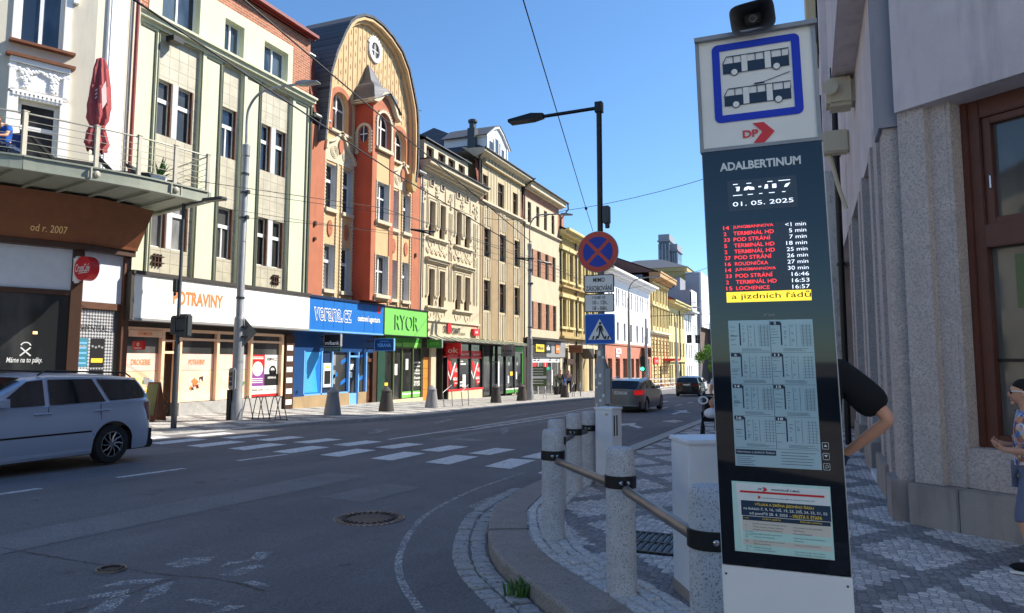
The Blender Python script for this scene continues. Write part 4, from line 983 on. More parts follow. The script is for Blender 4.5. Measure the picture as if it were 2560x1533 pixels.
# bay window
HO = [(27.42, 28.46, 7.9, 9.7), (27.42, 28.46, 4.5, 6.32), (27.4, 28.5, 11.3, 13.0, 'arch')]
MO = FX(XW+1.0)
q = part(b, 'oriel_wall', 'red_salmon', MO); wall(q, 27.02, 28.86, 4.2, 13.35, [(27.39, 28.5, 4.2, 11.1), HO[2]], 0, .02); reveal(q, HO[2], 0, .3); q.done()
q = part(b, 'oriel_panel', 'yellow_plaster', MO); rv = part(b, 'reveal', 'grey_plaster', MO); wall(q, 27.39, 28.5, 4.2, 11.1, HO[:2], -.03, .22, rv); rv.done(); q.done()
q = part(b, 'oriel_side', 'red_salmon_shaded'); q.quad((27.02, 0, 4.2), (27.02, 1.0, 4.2), (27.02, 1.0, 13.35), (27.02, 0, 13.35)); q.quad((28.86, 0, 4.2), (28.86, 1.0, 4.2), (28.86, 1.0, 13.35), (28.86, 0, 13.35)); q.quad((27.02, 0, 4.2), (28.86, 0, 4.2), (28.86, 1, 4.2), (27.02, 1, 4.2)); q.done()
for h in HO: window(b, MO, h, -.2, 'X', 'white_frame', 'glass_curtain' if len(h) == 5 else 'glass_grey', .07)
for h in HO: sill(b, h, 'cream_trim', .08, .14, .16, MO)
q = part(b, 'oriel_surround', 'cream_trim', MO)
for h in HO[:2]:
    for u in (h[0]-.05, h[1]+.0):
        for k in range(18): q.ub(u-.01, u+.06, h[2]-.3+.12*k, h[2]-.2+.12*k, -.03, .03)
cu, r = 27.95, .55; q.ring(cu, 12.45, -.02, .05, r+.01, r+.13, 22, 0, math.pi)
for k in range(16): a = math.pi*k/15; q.disc(cu+(r+.14)*math.cos(a), 12.45+(r+.14)*math.sin(a), 0, .06, .04, 8)
for u in (27.26, 28.52): q.ub(u, u+.12, 11.3, 12.45, -.02, .05)
q.done()
MSD = frame((XW, 27.02, 0), (1, 0, 0), (0, -1, 0))       # the bay's flank, seen from the crossing
q = part(b, 'oval_window_surround', 'cream_trim', MSD); q.ring(.52, 11.9, 0, .05, .3, .42, 22, 0, math.pi)
for s_ in (-1, 1):
    q.ub(.52+s_*.36-.06, .52+s_*.36+.06, 10.9, 11.9, 0, .05)
    for k in range(7): q.ub(.52+s_*.36-.09, .52+s_*.36+.09, 10.95+.15*k, 11.02+.15*k, 0, .065)
ow = q.done()
q = part(ow, 'pane', 'glass_blue', MSD); q.prism([(.52+.2*math.cos(a*.2618), 11.8+.38*math.sin(a*.2618)) for a in range(24)], 0, .02); q.done()
q = part(ow, 'glazing_bar', 'white_frame', MSD); q.ub(.505, .535, 11.42, 12.18, .02, .04); q.ub(.32, .72, 11.78, 11.82, .02, .036); q.done()
q = part(b, 'oriel_cornice', 'cream_trim', MO)
A_ = [(26.75, 13.3), (27.1, 13.35), (27.3, 13.5), (27.6, 13.8), (27.95, 13.92), (28.3, 13.8), (28.6, 13.5), (28.8, 13.15), (29.12, 12.98)]
q.strip(A_, .16, -.1, .22); q.M = ML; q.ub(26.78, 26.96, 13.22, 13.38, 0, 1.1); q.done()
q = part(b, 'oriel_gable', 'red_salmon', MO); q.prism([(27.02, 13.35)]+A_[2:-2]+[(28.86, 13.35)], -.06, .004); q.done()
q = part(b, 'bell_roof', 'roof_metal', ML); rows = []
for t_, z in ((1.04, 13.28), (1.0, 13.4), (.93, 13.58), (.9, 13.8), (.87, 14.0), (.78, 14.16), (.6, 14.32), (.44, 14.55), (.33, 14.85), (.22, 15.15), (.1, 15.42), (.0, 15.55)):
    hw = 1.14*t_; rows.append([(27.95-hw, -.02, z), (27.95-hw, 1.2*t_, z), (27.95+hw*.0, 1.28*t_, z+(.62*max(0, (t_-.8)/.2) if t_ > .8 else 0)*.9), (27.95+hw, 1.2*t_, z), (27.95+hw, -.02, z)])
kk = 5; q.add([p for r in rows for p in r], [(i*kk+j, i*kk+j+1, (i+1)*kk+j+1, (i+1)*kk+j) for i in range(len(rows)-1) for j in range(kk-1)])
for r0, r1 in zip(rows, rows[1:]): q.tube([r0[1], r1[1]], .02, 5)
q.done()
q = part(b, 'mansard_tiles', 'red_tiles'); q.quad((23.95, .1, 11.9), (24.6, .1, 11.9), (24.6, -.5, 14.6), (23.95, -.5, 14.6)); q.quad((32.05, .1, 11.6), (33.1, .1, 11.6), (33.1, -.6, 14.3), (32.05, -.6, 14.3)); q.done()
q = part(b, 'gutter', 'zinc'); q.tube([(23.9, .2, 11.75), (24.9, .2, 11.75)], .09, 8); q.tube([(32.55, .2, 11.5), (33.3, .2, 11.5)], .09, 8); q.tube([(24.3, .2, 11.7), (24.3, .1, 11.2)], .04, 6); q.tube([(33.1, .15, 11.5), (33.1, .1, 4)], .045, 6); q.tube([(23.95, -.45, 14.65), (24.9, -.45, 14.65)], .07, 6); q.done(True)
mass(b, 23.93, 33.05, 11.2, 'red_salmon'); q = part(b, 'gable_body', 'roof_slate'); q.ub(24.6, 31.9, 11, 13.9, -2.3, -.6); q.done()
roof_slope(b, 23.95, 33.05, 11.6, -.6, 15.0, -5, 'roof_slate', 'main_roof')
q = part(b, 'wall_anchor', 'dark_brown'); q.ub(24.2, 24.3, 7.1, 7.3, .06, .14); q.ub(24.2, 24.32, 6.5, 6.62, .06, .14); q.ub(32.5, 32.6, 6.9, 7.1, .06, .14); q.done()
t = thing('satellite_dish', 'grey satellite dish on the gable edge against the sky', 'dish', (XW-.4, 33.0, 14.6))
q = part(t, 'dish', 'pole_dark', Matrix.Translation((XW-.3, 33.1, 15.1)) @ Matrix.Rotation(R_(75), 4, 'Y') @ Matrix.Rotation(R_(-25), 4, 'X')); q.lathe([(.02, -.07), (.25, -.04), (.42, .04), (.43, .06), (.24, -.02), (.02, -.05)], n=24); q.done(True)
q = part(t, 'mast', 'pole_dark', I4); q.tube([(XW-.4, 33.05, 13.9), (XW-.4, 33.05, 15.1)], .03, 8); q.tube([(XW-.3, 33.1, 15.05), (XW+.1, 32.95, 14.9)], .015, 5); q.done()
# travel agency
MV = FX(XW)
q = part(b, 'lintel', 'sig_darkblue'); q.ub(23.1, 28.9, 1.88, 2.7, -.4, .03); q.done()
q = part(b, 'shop_base', 'tan_rough'); q.ub(23.15, 23.82, -1, .07, -.4, .1); q.ub(23.82, 27.0, -1, .09, -.4, .06); q.ub(27.68, 28.32, -1, .09, -.4, .06); q.done()
q = part(b, 'shop_pier', 'sig_darkblue'); q.ub(23.15, 23.82, .07, 1.88, -.4, .08); q.done()
q = part(b, 'shop_frame', 'sig_lightblue')
for u in (23.84, 24.98, 25.72, 26.94, 27.66, 28.28): q.ub(u, u+.07, .09 if u not in (26.94, 27.66) else -.5, 1.9, -.2, .05)
q.ub(23.84, 27.0, .09, .15, -.2, .05); q.ub(26.95, 27.7, -.5, .06, -.25, .0); q.ub(26.95, 27.7, 1.66, 1.74, -.2, .03); q.done()
q = part(b, 'panel', 'sig_blue'); q.ub(23.9, 24.98, .15, 1.88, -.2, .02); bp = q.done()
q = part(bp, 'print', 'sig_cyan'); q.poly([(23.95, 1.85), (24.95, 1.85), (24.6, 1.2), (24.8, .2), (23.95, .2)], .026); q.done()  # sunlit part of the blue panel painted lighter, up to the flag sign's shadow edge
q = part(bp, 'pattern', 'sig_lightblue')
for k in range(20): q.strip([(23.97, .25+.08*k), (24.45, .33+.08*k)], .016, .026, .03)
q.done()
q = part(b, 'shop_window', 'glass_grey'); q.ub(25.79, 26.94, .15, 1.9, -.25, -.08); q.ub(27.72, 28.28, .12, 1.9, -.25, -.08); q.ub(27.02, 27.66, .06, 1.66, -.3, -.1); sw = q.done()
for u0, z0 in ((26.5, 1.32), (25.8, .65), (26.5, .42), (27.75, .5), (27.85, 1.55)):
    q = part(sw, 'decal', 'sig_blue'); q.prism([(u0, z0), (u0+.46, z0+.2), (u0+.46, z0+.36), (u0, z0+.16)], -.08, -.07); q.done()
for u0, z0 in ((27.22, 1.1), (27.12, .75)): film(sw, 'sig_white', u0, u0+.24, z0, z0+.26, -.07, 'notice')
for u0, z0, h_ in ((25.95, 1.3, .5), (25.95, .5, .6)): film(sw, 'sig_grey', u0, u0+.16, z0, z0+h_, -.07, 'notice')
q = part(b, 'house_door', 'wood_frame'); q.ub(28.36, 28.85, -.45, 1.62, -.3, -.1); hd = q.done()
q = part(hd, 'pane', 'glass_grey'); q.ub(28.5, 28.74, .75, 1.4, -.12, -.09); q.done()
q = part(hd, 'panel', 'brown_frame'); q.ub(28.47, 28.77, .3, .62, -.12, -.08); q.ub(28.47, 28.77, -.3, .2, -.12, -.08); q.ub(28.36, 28.85, 1.45, 1.62, -.12, -.02); q.done()
q = part(b, 'fanlight', 'glass_curtain'); q.ub(28.36, 28.85, 1.62, 2.1, -.3, -.12); q.done()
q = part(b, 'shop_pier', 'dark_brown'); q.ub(28.85, 29.2, -1, 2.7, -.4, .04); q.done()
q = part(b, 'shop_pier', 'sig_darkgreen'); q.ub(29.2, 29.82, -1, 2.7, -.4, .08); q.done()
q = part(b, 'step', 'kerb_light'); q.ub(23.1, 29.8, -1, GL(29)+.06, 0, .5); q.done()
t = thing('cash_machine', 'white framed cash machine set in the blue travel agency front', 'cash machine', (XW, 25.37, .36))
q = part(t, 'surround', 'sig_navy'); q.ub(25.06, 25.72, .12, 1.86, -.2, -.02); q.done()
q = part(t, 'body', 'sig_white'); q.ub(25.12, 25.66, .38, 1.4, -.2, .05); q.done(False, .015)
q = part(t, 'screen_recess', 'sig_black'); q.ub(25.19, 25.6, .52, 1.08, .04, .056); q.done()
q = part(t, 'header', 'sig_yellow'); q.ub(25.25, 25.54, 1.2, 1.28, .04, .055); q.done()
t = thing('shop_sign', 'blue sign box with white outlined lettering over the travel agency', 'sign', (-18.4, 26.1, 2.7))
q = part(t, 'board', 'sig_blue', M4); q.ub(23.42, 28.82, 2.76, 4.04, -.6, -.004); q.done()
q = part(t, 'cap', 'sig_navy', M4); q.ub(23.42, 28.86, 4.04, 4.14, -.6, .05); q.done()
q = part(t, 'panel_joint', 'sig_darkblue', M4)
for u in (24.3, 25.0, 25.7, 27.25, 28.0): q.ub(u-.006, u+.006, 2.77, 4.03, -.004, .0)
q.done()
q = part(t, 'bottom_rail', 'sig_lightblue', M4); q.ub(23.42, 28.82, 2.69, 2.757, -.6, .01); q.done()
q = part(t, 'lettering_outline', 'sig_white', M4); q.text('verana.cz', 23.68, 26.26, 3.12, 3.68, .004, .035); q.done()
q = part(t, 'lettering', 'sig_blue', M4); q.text('verana.cz', 23.73, 26.21, 3.16, 3.64, .01, -.002); q.done()
q = part(t, 'small_lettering', 'sig_white', M4); q.text('cestovní agentura', 26.72, 28.5, 3.17, 3.5, .006, .025); q.done()
q = part(t, 'corner_mark', 'sig_red', M4); q.ub(28.28, 28.52, 3.68, 4.03, 0, .006); q.done()
def flag(name, label, M_Y, X0, X1, z0, z1, m, texts=(), frame_m=None, cat='sign'):
    """a sign standing out from the wall, facing down the street"""
    t = thing(name, label, cat, (X0-.1, M_Y, (z0+z1)/2)); MS = frame((0, M_Y, 0), (1, 0, 0), (0, -1, 0))
    q = part(t, 'panel', m, MS); q.ub(X0, X1, z0, z1, -.1, 0); q.done()
    if frame_m: q = part(t, 'frame', frame_m, MS); [q.ub(*r, -.11, .012) for r in ((X0-.02, X0, z0, z1), (X1, X1+.02, z0, z1), (X0, X1, z1, z1+.02), (X0, X1, z0-.02, z0))]; q.done()
    q = part(t, 'bracket', 'dark_trim', MS); q.ub(-19.05, X0, z1-.12, z1-.07, -.07, -.03); q.ub(-19.05, X0, z0+.07, z0+.12, -.07, -.03); q.done()
    for tx, u0, u1, a, c, tm in texts: q = part(t, 'lettering', tm, MS); q.text(tx, u0, u1, a, c, .008, .02); q.done()
    return t
t = flag('flag_sign', 'black bank flag sign over a green strip beside the blue shop front', 24.9, -18.78, -17.98, 2.1, 2.6, 'sig_black', [('m/bank', -18.72, -18.02, 2.16, 2.32, 'sig_white')], 'sig_grey')
MS = frame((0, 24.9, 0), (1, 0, 0), (0, -1, 0)); q = part(t, 'lower_strip', 'sig_darkgreen', MS); q.ub(-18.78, -17.98, 1.88, 2.06, -.1, 0); q.done(); q = part(t, 'lettering', 'sig_grey', MS); q.text('BANKOMAT', -18.72, -18.04, 1.92, 2.02, .006, .01); q.done()
flag('flag_sign', 'blue framed flag sign hanging from a curved bracket', 28.35, -18.55, -17.55, 1.97, 2.5, 'sig_darkblue', [('VERANA', -18.42, -17.68, 2.13, 2.3, 'sig_lightblue'), ('agentura', -18.3, -17.8, 2.36, 2.42, 'sig_lightblue')], 'sig_lightblue')
# cosmetics shop with the green sign
t = thing('shop_sign', 'bright green sign box with four thin letters', 'sign', (-18.4, 30.9, 2.7))
q = part(t, 'board', 'sig_green', M4); q.ub(28.9, 32.96, 2.74, 4.03, -.6, -.004); q.done()
q = part(t, 'edge', 'sig_black', M4); q.ub(28.82, 28.9, 2.7, 4.1, -.6, .01); q.ub(28.9, 33.04, 4.03, 4.1, -.6, .03); q.ub(32.96, 33.04, 2.7, 4.03, -.6, .01); q.ub(28.9, 32.96, 2.69, 2.74, -.6, .01); q.done()
q = part(t, 'letter_shadow', 'sig_darkgreen', M4); q.text('RYOR', 29.76, 31.98, 2.98, 3.72, .004, .0); q.done()
q = part(t, 'lettering', 'sig_green', M4); q.text('RYOR', 29.84, 32.06, 3.02, 3.76, .02, -.002); q.done()
q = part(b, 'shop_window', 'glass_shop'); q.ub(29.85, 33.58, -.38, 2.7, -.3, -.08); sw = q.done()
q = part(b, 'shop_frame', 'sig_olive')
for u in (29.84, 30.72, 31.52, 32.6, 33.52): q.ub(u, u+.06, -.4, 2.2, -.15, 0)
q.ub(29.84, 33.58, 2.14, 2.2, -.15, .01); q.done()
q = part(b, 'fascia_panel', 'sig_midgreen'); q.ub(29.9, 33.56, 2.2, 2.68, -.15, -.02); q.done()
q = part(b, 'fascia_panel', 'sig_green'); q.ub(29.95, 30.7, 2.2, 2.42, -.1, .0); q.ub(30.8, 31.5, 2.22, 2.4, -.1, .0); q.ub(31.6, 33.4, 2.2, 2.44, -.1, 0); q.done()
film(sw, 'sig_green', 31.6, 33.54, -.36, -.05, -.07); film(sw, 'sig_white', 31.6, 33.54, -.2, -.13, -.066)
film(sw, 'sig_yellow', 29.95, 30.35, .3, .45, -.07, 'decal'); q = part(sw, 'decal', 'sig_green'); q.prism([(30.15+.16*math.cos(a*.5236), -.02+.26*math.sin(a*.5236)) for a in range(12)], -.08, -.07); q.done()
film(sw, 'sig_white', 30.95, 31.2, .8, 1.35, -.07, 'notice'); film(sw, 'sig_white', 32.0, 32.25, 1.05, 1.6, -.07, 'notice')
q = part(sw, 'lettering', 'sig_white')
for k, z in enumerate((1.35, 1.15, .95, .78, .56, .36, .2)): q.text(['péče', 'o pleť', 'tělo', 'vlasy', 'česká', 'kosmetika', 'RYOR'][k], 32.85, 33.5, z, z+.14, -.07, .03)
q.done()
q = part(b, 'house_door', 'sig_orangewood'); q.ub(33.64, 34.3, -.6, 1.7, -.3, -.02); hd = q.done()
q = part(hd, 'joint', 'brown_frame'); [q.ub(33.64, 34.3, z, z+.015, -.03, -.012) for z in (.0, .55, 1.1)]; q.done()
q = part(b, 'shop_pier', 'cream_plaster'); q.ub(34.32, 34.86, -1, 2.9, -.3, .12); q.done()
q = part(b, 'shop_pier', 'dark_trim'); q.ub(33.58, 33.64, -1, 2.7, -.3, .02); q.ub(33.64, 34.3, 1.7, 2.7, -.3, .0); q.done()
q = part(b, 'step', 'cream_plaster'); q.ub(29.85, 33.6, -1.2, -.4, -.3, .06); q.done()
flag('flag_sign', 'small green flag sign beside the orange door', 33.75, -18.8, -17.95, 2.2, 2.62, 'sig_midgreen', [('RYOR', -18.65, -18.1, 2.32, 2.5, 'sig_green')], 'sig_grey')

# ---- cream stuccoed house
b = bld('stucco_house', 'cream art nouveau house with paired windows, stucco reliefs and an attic row of four windows', 33.1)
PW = [(34.07, 34.72), (35.3, 35.94), (37.33, 38.0), (38.5, 39.2)]
H4 = [(a, c, z0, z1) for a, c in PW for z0, z1 in ((8.28, 10.26), (4.48, 6.51))]
q = part(b, 'wall', 'cream_plaster'); wall(q, 33.07, 40.6, 2.8, 11.8, H4, 0, .35); q.done()
for h in H4: window(b, ML, h, -.2, 'T', 'brown_frame', 'glass_brown', .06)
q = part(b, 'sill', 'cream_trim')
for u0, u1 in ((33.8, 36.25), (37.08, 39.55)):
    for z in (8.17, 4.37): q.ub(u0, u1, z, z+.1, -.05, .18); q.ub(u0+.1, u1-.1, z-.08, z-.003, -.05, .1)
q.done()
q = part(b, 'window_surround', 'cream_trim')
for h in H4:
    for o, wd, dp in ((.0, .09, .07), (.16, .05, .05)):
        q.ub(h[0]-o-wd, h[0]-o-.003, h[2]+.6, h[3]+o+wd, -.02, dp); q.ub(h[1]+o+.003, h[1]+o+wd, h[2]+.6, h[3]+o+wd, -.02, dp); q.ub(h[0]-o-.002, h[1]+o+.002, h[3]+o+.003, h[3]+o+wd, -.02, dp-.004)
    q.ub(h[0]-.25, h[0]-.1, h[2]+.5, h[2]+.6, -.02, .09); q.ub(h[1]+.1, h[1]+.25, h[2]+.5, h[2]+.6, -.02, .09)
q.done()
q = part(b, 'relief', 'cream_trim')
for u0, u1 in ((33.75, 36.3), (37.0, 39.6)):
    q.ub(u0-.05, u1+.05, 7.05, 7.12, -.02, .3); q.ub(u0, u1, 6.92, 7.047, -.02, .2); q.ub(u0+.1, u1-.1, 6.85, 6.917, -.02, .1)
    for k in range(5):
        c = u0+.3+(u1-u0-.6)*k/4; q.ring(c, 7.62, -.02, .06, .19, .25, 12, math.pi, 2*math.pi); q.disc(c, 7.42, -.02, .07, .07, 8); q.strip([(c-.2, 7.64), (c, 7.5), (c+.2, 7.64)], .05, -.02, .05)
    for c in (u0+.65, u1-.65):
        for z in (8.05, 4.2): q.ring(c, z, -.02, .04, .36, .42, 14, math.pi, 2*math.pi); q.ub(c-.02, c+.02, z-.3, z-.12, -.02, .04)
for u in (33.28, 33.48, 36.45, 36.62, 36.8, 39.75, 39.95, 40.25):
    q.ub(u, u+.05, 4.9, 10.0, -.02, .05)
    if u in (33.48, 36.62, 39.95):
        for z in (8.6, 8.3, 8.45, 7.9, 7.75, 8.05): q.disc(u+random.uniform(-.08, .1), z, -.02, .09, .09, 8)
for u in (33.5, 35.0, 36.62, 38.2, 40.0):
    rs = random.Random(int(u*10))
    for k in range(26): blob(q, (u+rs.gauss(0, .12), .03, 11.15-rs.random()**1.5*.9), rs.uniform(.04, .09))
for u in (33.9, 35.05, 35.95, 37.15, 38.15, 39.2): q.ub(u, u+.05, 10.5, 11.3, -.02, .05)
q.ub(33.07, 40.6, 3.66, 3.78, -.02, .1); q.ub(33.07, 40.6, 11.62, 11.68, -.02, .08)
q.ub(33.5, 40.4, 2.86, 2.92, -.02, .05); q.ub(40.42, 40.5, 2.86, 3.66, -.02, .05)
q.done()
q = part(b, 'attic_vent', 'dark_brown')
for u in (34.35, 35.6, 37.6, 38.75): q.ub(u-.17, u+.17, 11.14, 11.44, -.1, .012)
q.done()
q = part(b, 'vent_frame', 'cream_trim')
for u in (34.35, 35.6, 37.6, 38.75): [q.ub(*r, -.02, .06) for r in ((u-.24, u-.173, 11.1, 11.5), (u+.173, u+.24, 11.1, 11.5), (u-.173, u+.173, 11.443, 11.5), (u-.173, u+.173, 11.08, 11.137))]
q.done()
cornice(b, 33.05, 40.62, 11.72, [(.1, .1), (.12, .25), (.12, .45), (.2, .65)], 'cream_trim')
q = part(b, 'gutter', 'dark_trim'); q.ub(33.05, 40.7, 12.265, 12.34, 0, .75); q.done()
HD = [(33.9, 34.75, 12.5, 13.32), (35.26, 36.14, 12.5, 13.32), (36.5, 37.37, 12.5, 13.32), (37.82, 38.68, 12.5, 13.3)]
q = part(b, 'dormer_wall', 'cream_trim'); wall(q, 33.65, 39.1, 12.34, 13.58, HD, -.1, .2); q.quad((33.65, -.1, 12.34), (33.65, -3, 12.34), (33.65, -3, 13.58), (33.65, -.1, 13.58)); q.quad((39.1, -.1, 12.34), (39.1, -3, 12.34), (39.1, -3, 13.58), (39.1, -.1, 13.58)); q.done()
for h in HD: window(b, ML, h, -.25, 'V', 'brown_frame', 'glass_curtain', .07)
roof_slope(b, 33.05, 40.3, 12.3, -.45, 15.2, -3.4, 'roof_slate')
q = part(b, 'dormer_roof', 'roof_metal'); q.add([(33.5, .1, 13.6), (39.25, .1, 13.6), (39.25, -3.4, 15.26), (33.5, -3.4, 15.26), (33.5, .1, 13.66), (39.25, .1, 13.66), (39.25, -3.4, 15.3), (33.5, -3.4, 15.3)], [(0, 1, 2, 3), (4, 5, 6, 7), (0, 1, 5, 4), (1, 2, 6, 5), (2, 3, 7, 6), (3, 0, 4, 7)]); q.done()
q = part(b, 'chimney', 'brick_wall'); q.ub(37.2, 38.1, 14.6, 16.0, -3.9, -3.2); q.ub(37.1, 38.2, 16.0, 16.1, -4.0, -3.1); ch = q.done()
q = part(ch, 'cowl', 'black_metal'); q.ub(37.2, 37.5, 16.1, 16.4, -3.7, -3.4); q.ub(37.15, 38.2, 16.38, 16.46, -3.75, -3.35); q.done()
mass(b, 33.05, 40.6, 12.2, 'cream_plaster', d0=-.3)

# phone shop and its glass canopy
q = part(b, 'shop_pier', 'dark_trim'); q.ub(34.87, 35.74, -1.2, 2.5, -.6, -.2); q.ub(35.74, 41.2, 2.5, 2.86, -.3, 0); q.ub(35.72, 35.78, -1.2, 2.5, -.3, .06); q.done()
q = part(b, 'shop_base', 'cream_plaster'); q.ub(36.5, 41.15, -1.5, -.2, -.3, .06); q.done()
q = part(b, 'shop_window', 'glass_grey'); q.ub(36.5, 41.15, -.2, 2.5, -.25, -.06); q.ub(35.78, 36.4, -.8, 1.75, -.4, -.2); sw = q.done()
q = part(b, 'shop_frame', 'ok_red'); q.ub(36.48, 41.15, 1.64, 1.76, -.2, .02); q.ub(36.48, 41.15, -.22, -.12, -.2, .08); q.ub(36.42, 36.52, -.2, 2.5, -.2, .02); q.ub(35.78, 36.42, 1.7, 1.78, -.2, .0); q.done()
q = part(b, 'mullion', 'sig_black')
for u in (37.9, 39.42): q.ub(u, u+.09, -.12, 2.5, -.2, .03)
q.ub(41.05, 41.17, -.9, 2.5, -.2, .06); q.ub(36.4, 36.5, -.85, 1.7, -.2, -.0); q.done()
film(sw, 'ok_red', 36.52, 37.9, 1.76, 2.12, -.04); film(sw, 'ok_red', 38.0, 39.42, 1.76, 2.12, -.04); film(sw, 'ok_red', 39.52, 41.05, 1.76, 2.12, -.04)
for u0 in (36.55, 39.6):
    q = part(sw, 'decal', 'ok_red'); q.prism([(u0+.1, 1.5), (u0+.35, 1.5), (u0+.7, 1.0), (u0+1.1, 1.35), (u0+1.25, .9), (u0+1.25, .2), (u0+.9, .0), (u0+.65, .55), (u0+.3, .85)], -.06, -.045); q.done()
    q = part(sw, 'decal', 'sig_white'); q.strip([(u0+.05, .9), (u0+.35, .45), (u0+.95, 1.4)], .14, -.045, -.04); q.text('1 Kč', u0+.85, u0+1.2, .85, 1.1, -.036, .03); q.text('NABÍDKA', u0+.66, u0+1.24, .38, .6, -.036, .03); q.text('volání', u0+.85, u0+1.22, .18, .28, -.036, .02); q.done()
q = part(sw, 'decal', 'sig_white')
q.rect(38.2, 38.55, 1.45, 1.55, -.05); q.rect(38.2, 38.9, 1.28, 1.37, -.05); q.rect(38.15, 38.6, .2, .3, -.05); q.rect(38.15, 38.75, .02, .12, -.05); q.rect(38.5, 38.9, -.05, .7, -.052)
for u in (36.85, 38.3, 39.9):
    q.text('akce', u, u+.4, 1.84, 1.96, -.034, .02); q.text('nové tarify', u+.45, u+1.0, 1.82, 2.0, -.034, .01); q.text('e-shop', u+.1, u+.7, 2.2, 2.38, -.05, .02)
q.done()
t = thing('wall_lettering', 'dark letters with a red square on the cream house above its canopy', 'sign', (XW, 37.0, 3.2))
q = part(t, 'lettering', 'sig_black'); q.text('OK', 35.85, 36.3, 3.08, 3.5, .05, .03); q.text('POINT', 36.75, 37.95, 3.05, 3.42, .05, .03); q.text('Servis', 37.95, 38.6, 3.02, 3.2, .05, .01); q.text('kav', 33.95, 34.3, 3.1, 3.3, .05, .02); q.done()
q = part(t, 'red_square', 'ok_red'); q.ub(36.3, 36.72, 3.1, 3.62, 0, .08); q.done()
q = part(t, 'red_box', 'ok_red'); q.ub(39.5, 40.25, 3.05, 3.45, 0, .2); q.done(); q = part(t, 'lettering', 'sig_white'); q.text('ok', 39.65, 40.1, 3.18, 3.36, .206, .03); q.done()
t = thing('glass_canopy', 'long sloping glass canopy on thin bars over two shop fronts', 'canopy', (XW, 41, 2.6)); 
q = part(t, 'panes', 'canopy_glass'); q.add([(33.4, .85, 2.6), (48.3, .85, 2.52), (48.3, 0, 2.78), (33.4, 0, 2.88), (33.4, .85, 2.615), (48.3, .85, 2.535), (48.3, 0, 2.795), (33.4, 0, 2.895)], [(0, 1, 2, 3), (4, 5, 6, 7), (0, 1, 5, 4), (1, 2, 6, 5), (2, 3, 7, 6), (3, 0, 4, 7)]); q.done()
q = part(t, 'bar', 'dark_trim')
for k in range(19): u = 33.4+.828*k; q.tube([(u, .86, 2.62-.0045*k), (u, 0, 2.9-.0053*k)], .018, 5)
q.tube([(33.4, .86, 2.6), (48.3, .86, 2.52)], .03, 5); q.done()
t = flag('flag_sign', 'red square flag sign over the red shop window', 36.0, -18.85, -17.95, 1.85, 2.5, 'ok_red', [('ok', -18.75, -18.1, 1.95, 2.25, 'sig_pink')])

# ---- beige house with the white dormer
b = bld('beige_house', 'beige house with rough panels, narrow windows, deep eaves and a white pointed dormer', 41)
W5 = [(41.2, 42.25), (43.7, 44.8), (46.3, 47.35)]
H5 = [(a, c, z0, z1) for a, c in W5 for z0, z1 in ((8.16, 10.02), (4.72, 6.66))]; H5t = [(41.05, 41.9, 11.8, 13.48), (43.55, 44.6, 11.8, 13.48), (46.18, 47.05, 11.8, 13.4)]
q = part(b, 'wall', 'beige_plaster'); wall(q, 40.6, 48.1, 2.7, 11.6, H5, 0, .3); q.done()
q = part(b, 'rough_panel', 'tan_rough'); 
for u0, u1 in ((42.5, 43.45), (45.05, 46.05), (40.7, 41.0), (47.6, 47.95)): q.ub(u0, u1, 2.9, 11.3, -.02, .03)
q.done()
q = part(b, 'relief_strip', 'cream_trim')
for a, c in W5:
    for z0, z1 in ((10.2, 11.5), (6.85, 8.05), (2.9, 4.6)):
        for u in (a+.02, a+.28, a+.62, a+.9): q.ub(u, u+.08, z0, z1, -.02, .06)
        for k in range(int((z1-z0)/.16)):
            for u in (a+.16, a+.76): q.prism([(u-.05, z0+.16*k), (u+.05, z0+.16*k), (u, z0+.16*k+.12)], -.02, .07)
    q.ub(a-.1, a-.03, 2.9, 11.3, -.02, .06); q.ub(c+.03, c+.1, 2.9, 11.3, -.02, .06)
q.done()
for h in H5+H5t: window(b, ML, h, -.16, 'TV', 'brown_frame', 'glass_brown', .06)
q = part(b, 'window_rail', 'black_metal')
for h in H5: q.ub(h[0], h[1], h[2]+.28, h[2]+.31, -.08, -.05); [q.ub(h[0]+.1*k, h[0]+.1*k+.02, h[2], h[2]+.3, -.075, -.055) for k in range(int((h[1]-h[0])/.1))]
q.done()
cornice(b, 40.62, 48.1, 11.5, [(.1, .1), (.12, .22)], 'cream_trim')
q = part(b, 'top_wall', 'beige_plaster'); wall(q, 40.95, 47.75, 11.72, 14.5, H5t, -.02, .3)
for k in range(14): u = 40.98+.49*k; q.prism([(u, 14.15), (u+.49, 14.15), (u+.4, 14.42), (u+.245, 14.5), (u+.09, 14.42)], 0, .25+.0)
q.done()
q = part(b, 'top_batten', 'cream_trim')
for k in range(15):
    u = 41.0+.47*k
    if not any(h[0]-.03 < u < h[1]+.03 for h in H5t): q.ub(u-.02, u+.02, 11.75, 14.2, -.03, .015)
q.done()
q = part(b, 'side_tiles', 'red_tiles'); q.quad((40.45, .05, 11.75), (40.95, .05, 11.75), (40.95, -.3, 14.3), (40.45, -.3, 14.3)); q.quad((47.75, .05, 11.75), (48.2, .05, 11.75), (48.2, -.3, 14.3), (47.75, -.3, 14.3)); q.done()
q = part(b, 'eaves', 'cream_trim'); q.M = ML
q.add([(40.2, -.1, 14.35), (48.3, -.1, 14.35), (48.5, .62, 14.66), (40.0, .62, 14.66), (40.0, .62, 14.82), (48.5, .62, 14.82), (48.5, -1, 15.0), (40.0, -1, 15.0)], [(0, 1, 2, 3), (3, 2, 5, 4), (4, 5, 6, 7), (0, 3, 4, 7), (1, 2, 5, 6)]); q.done()
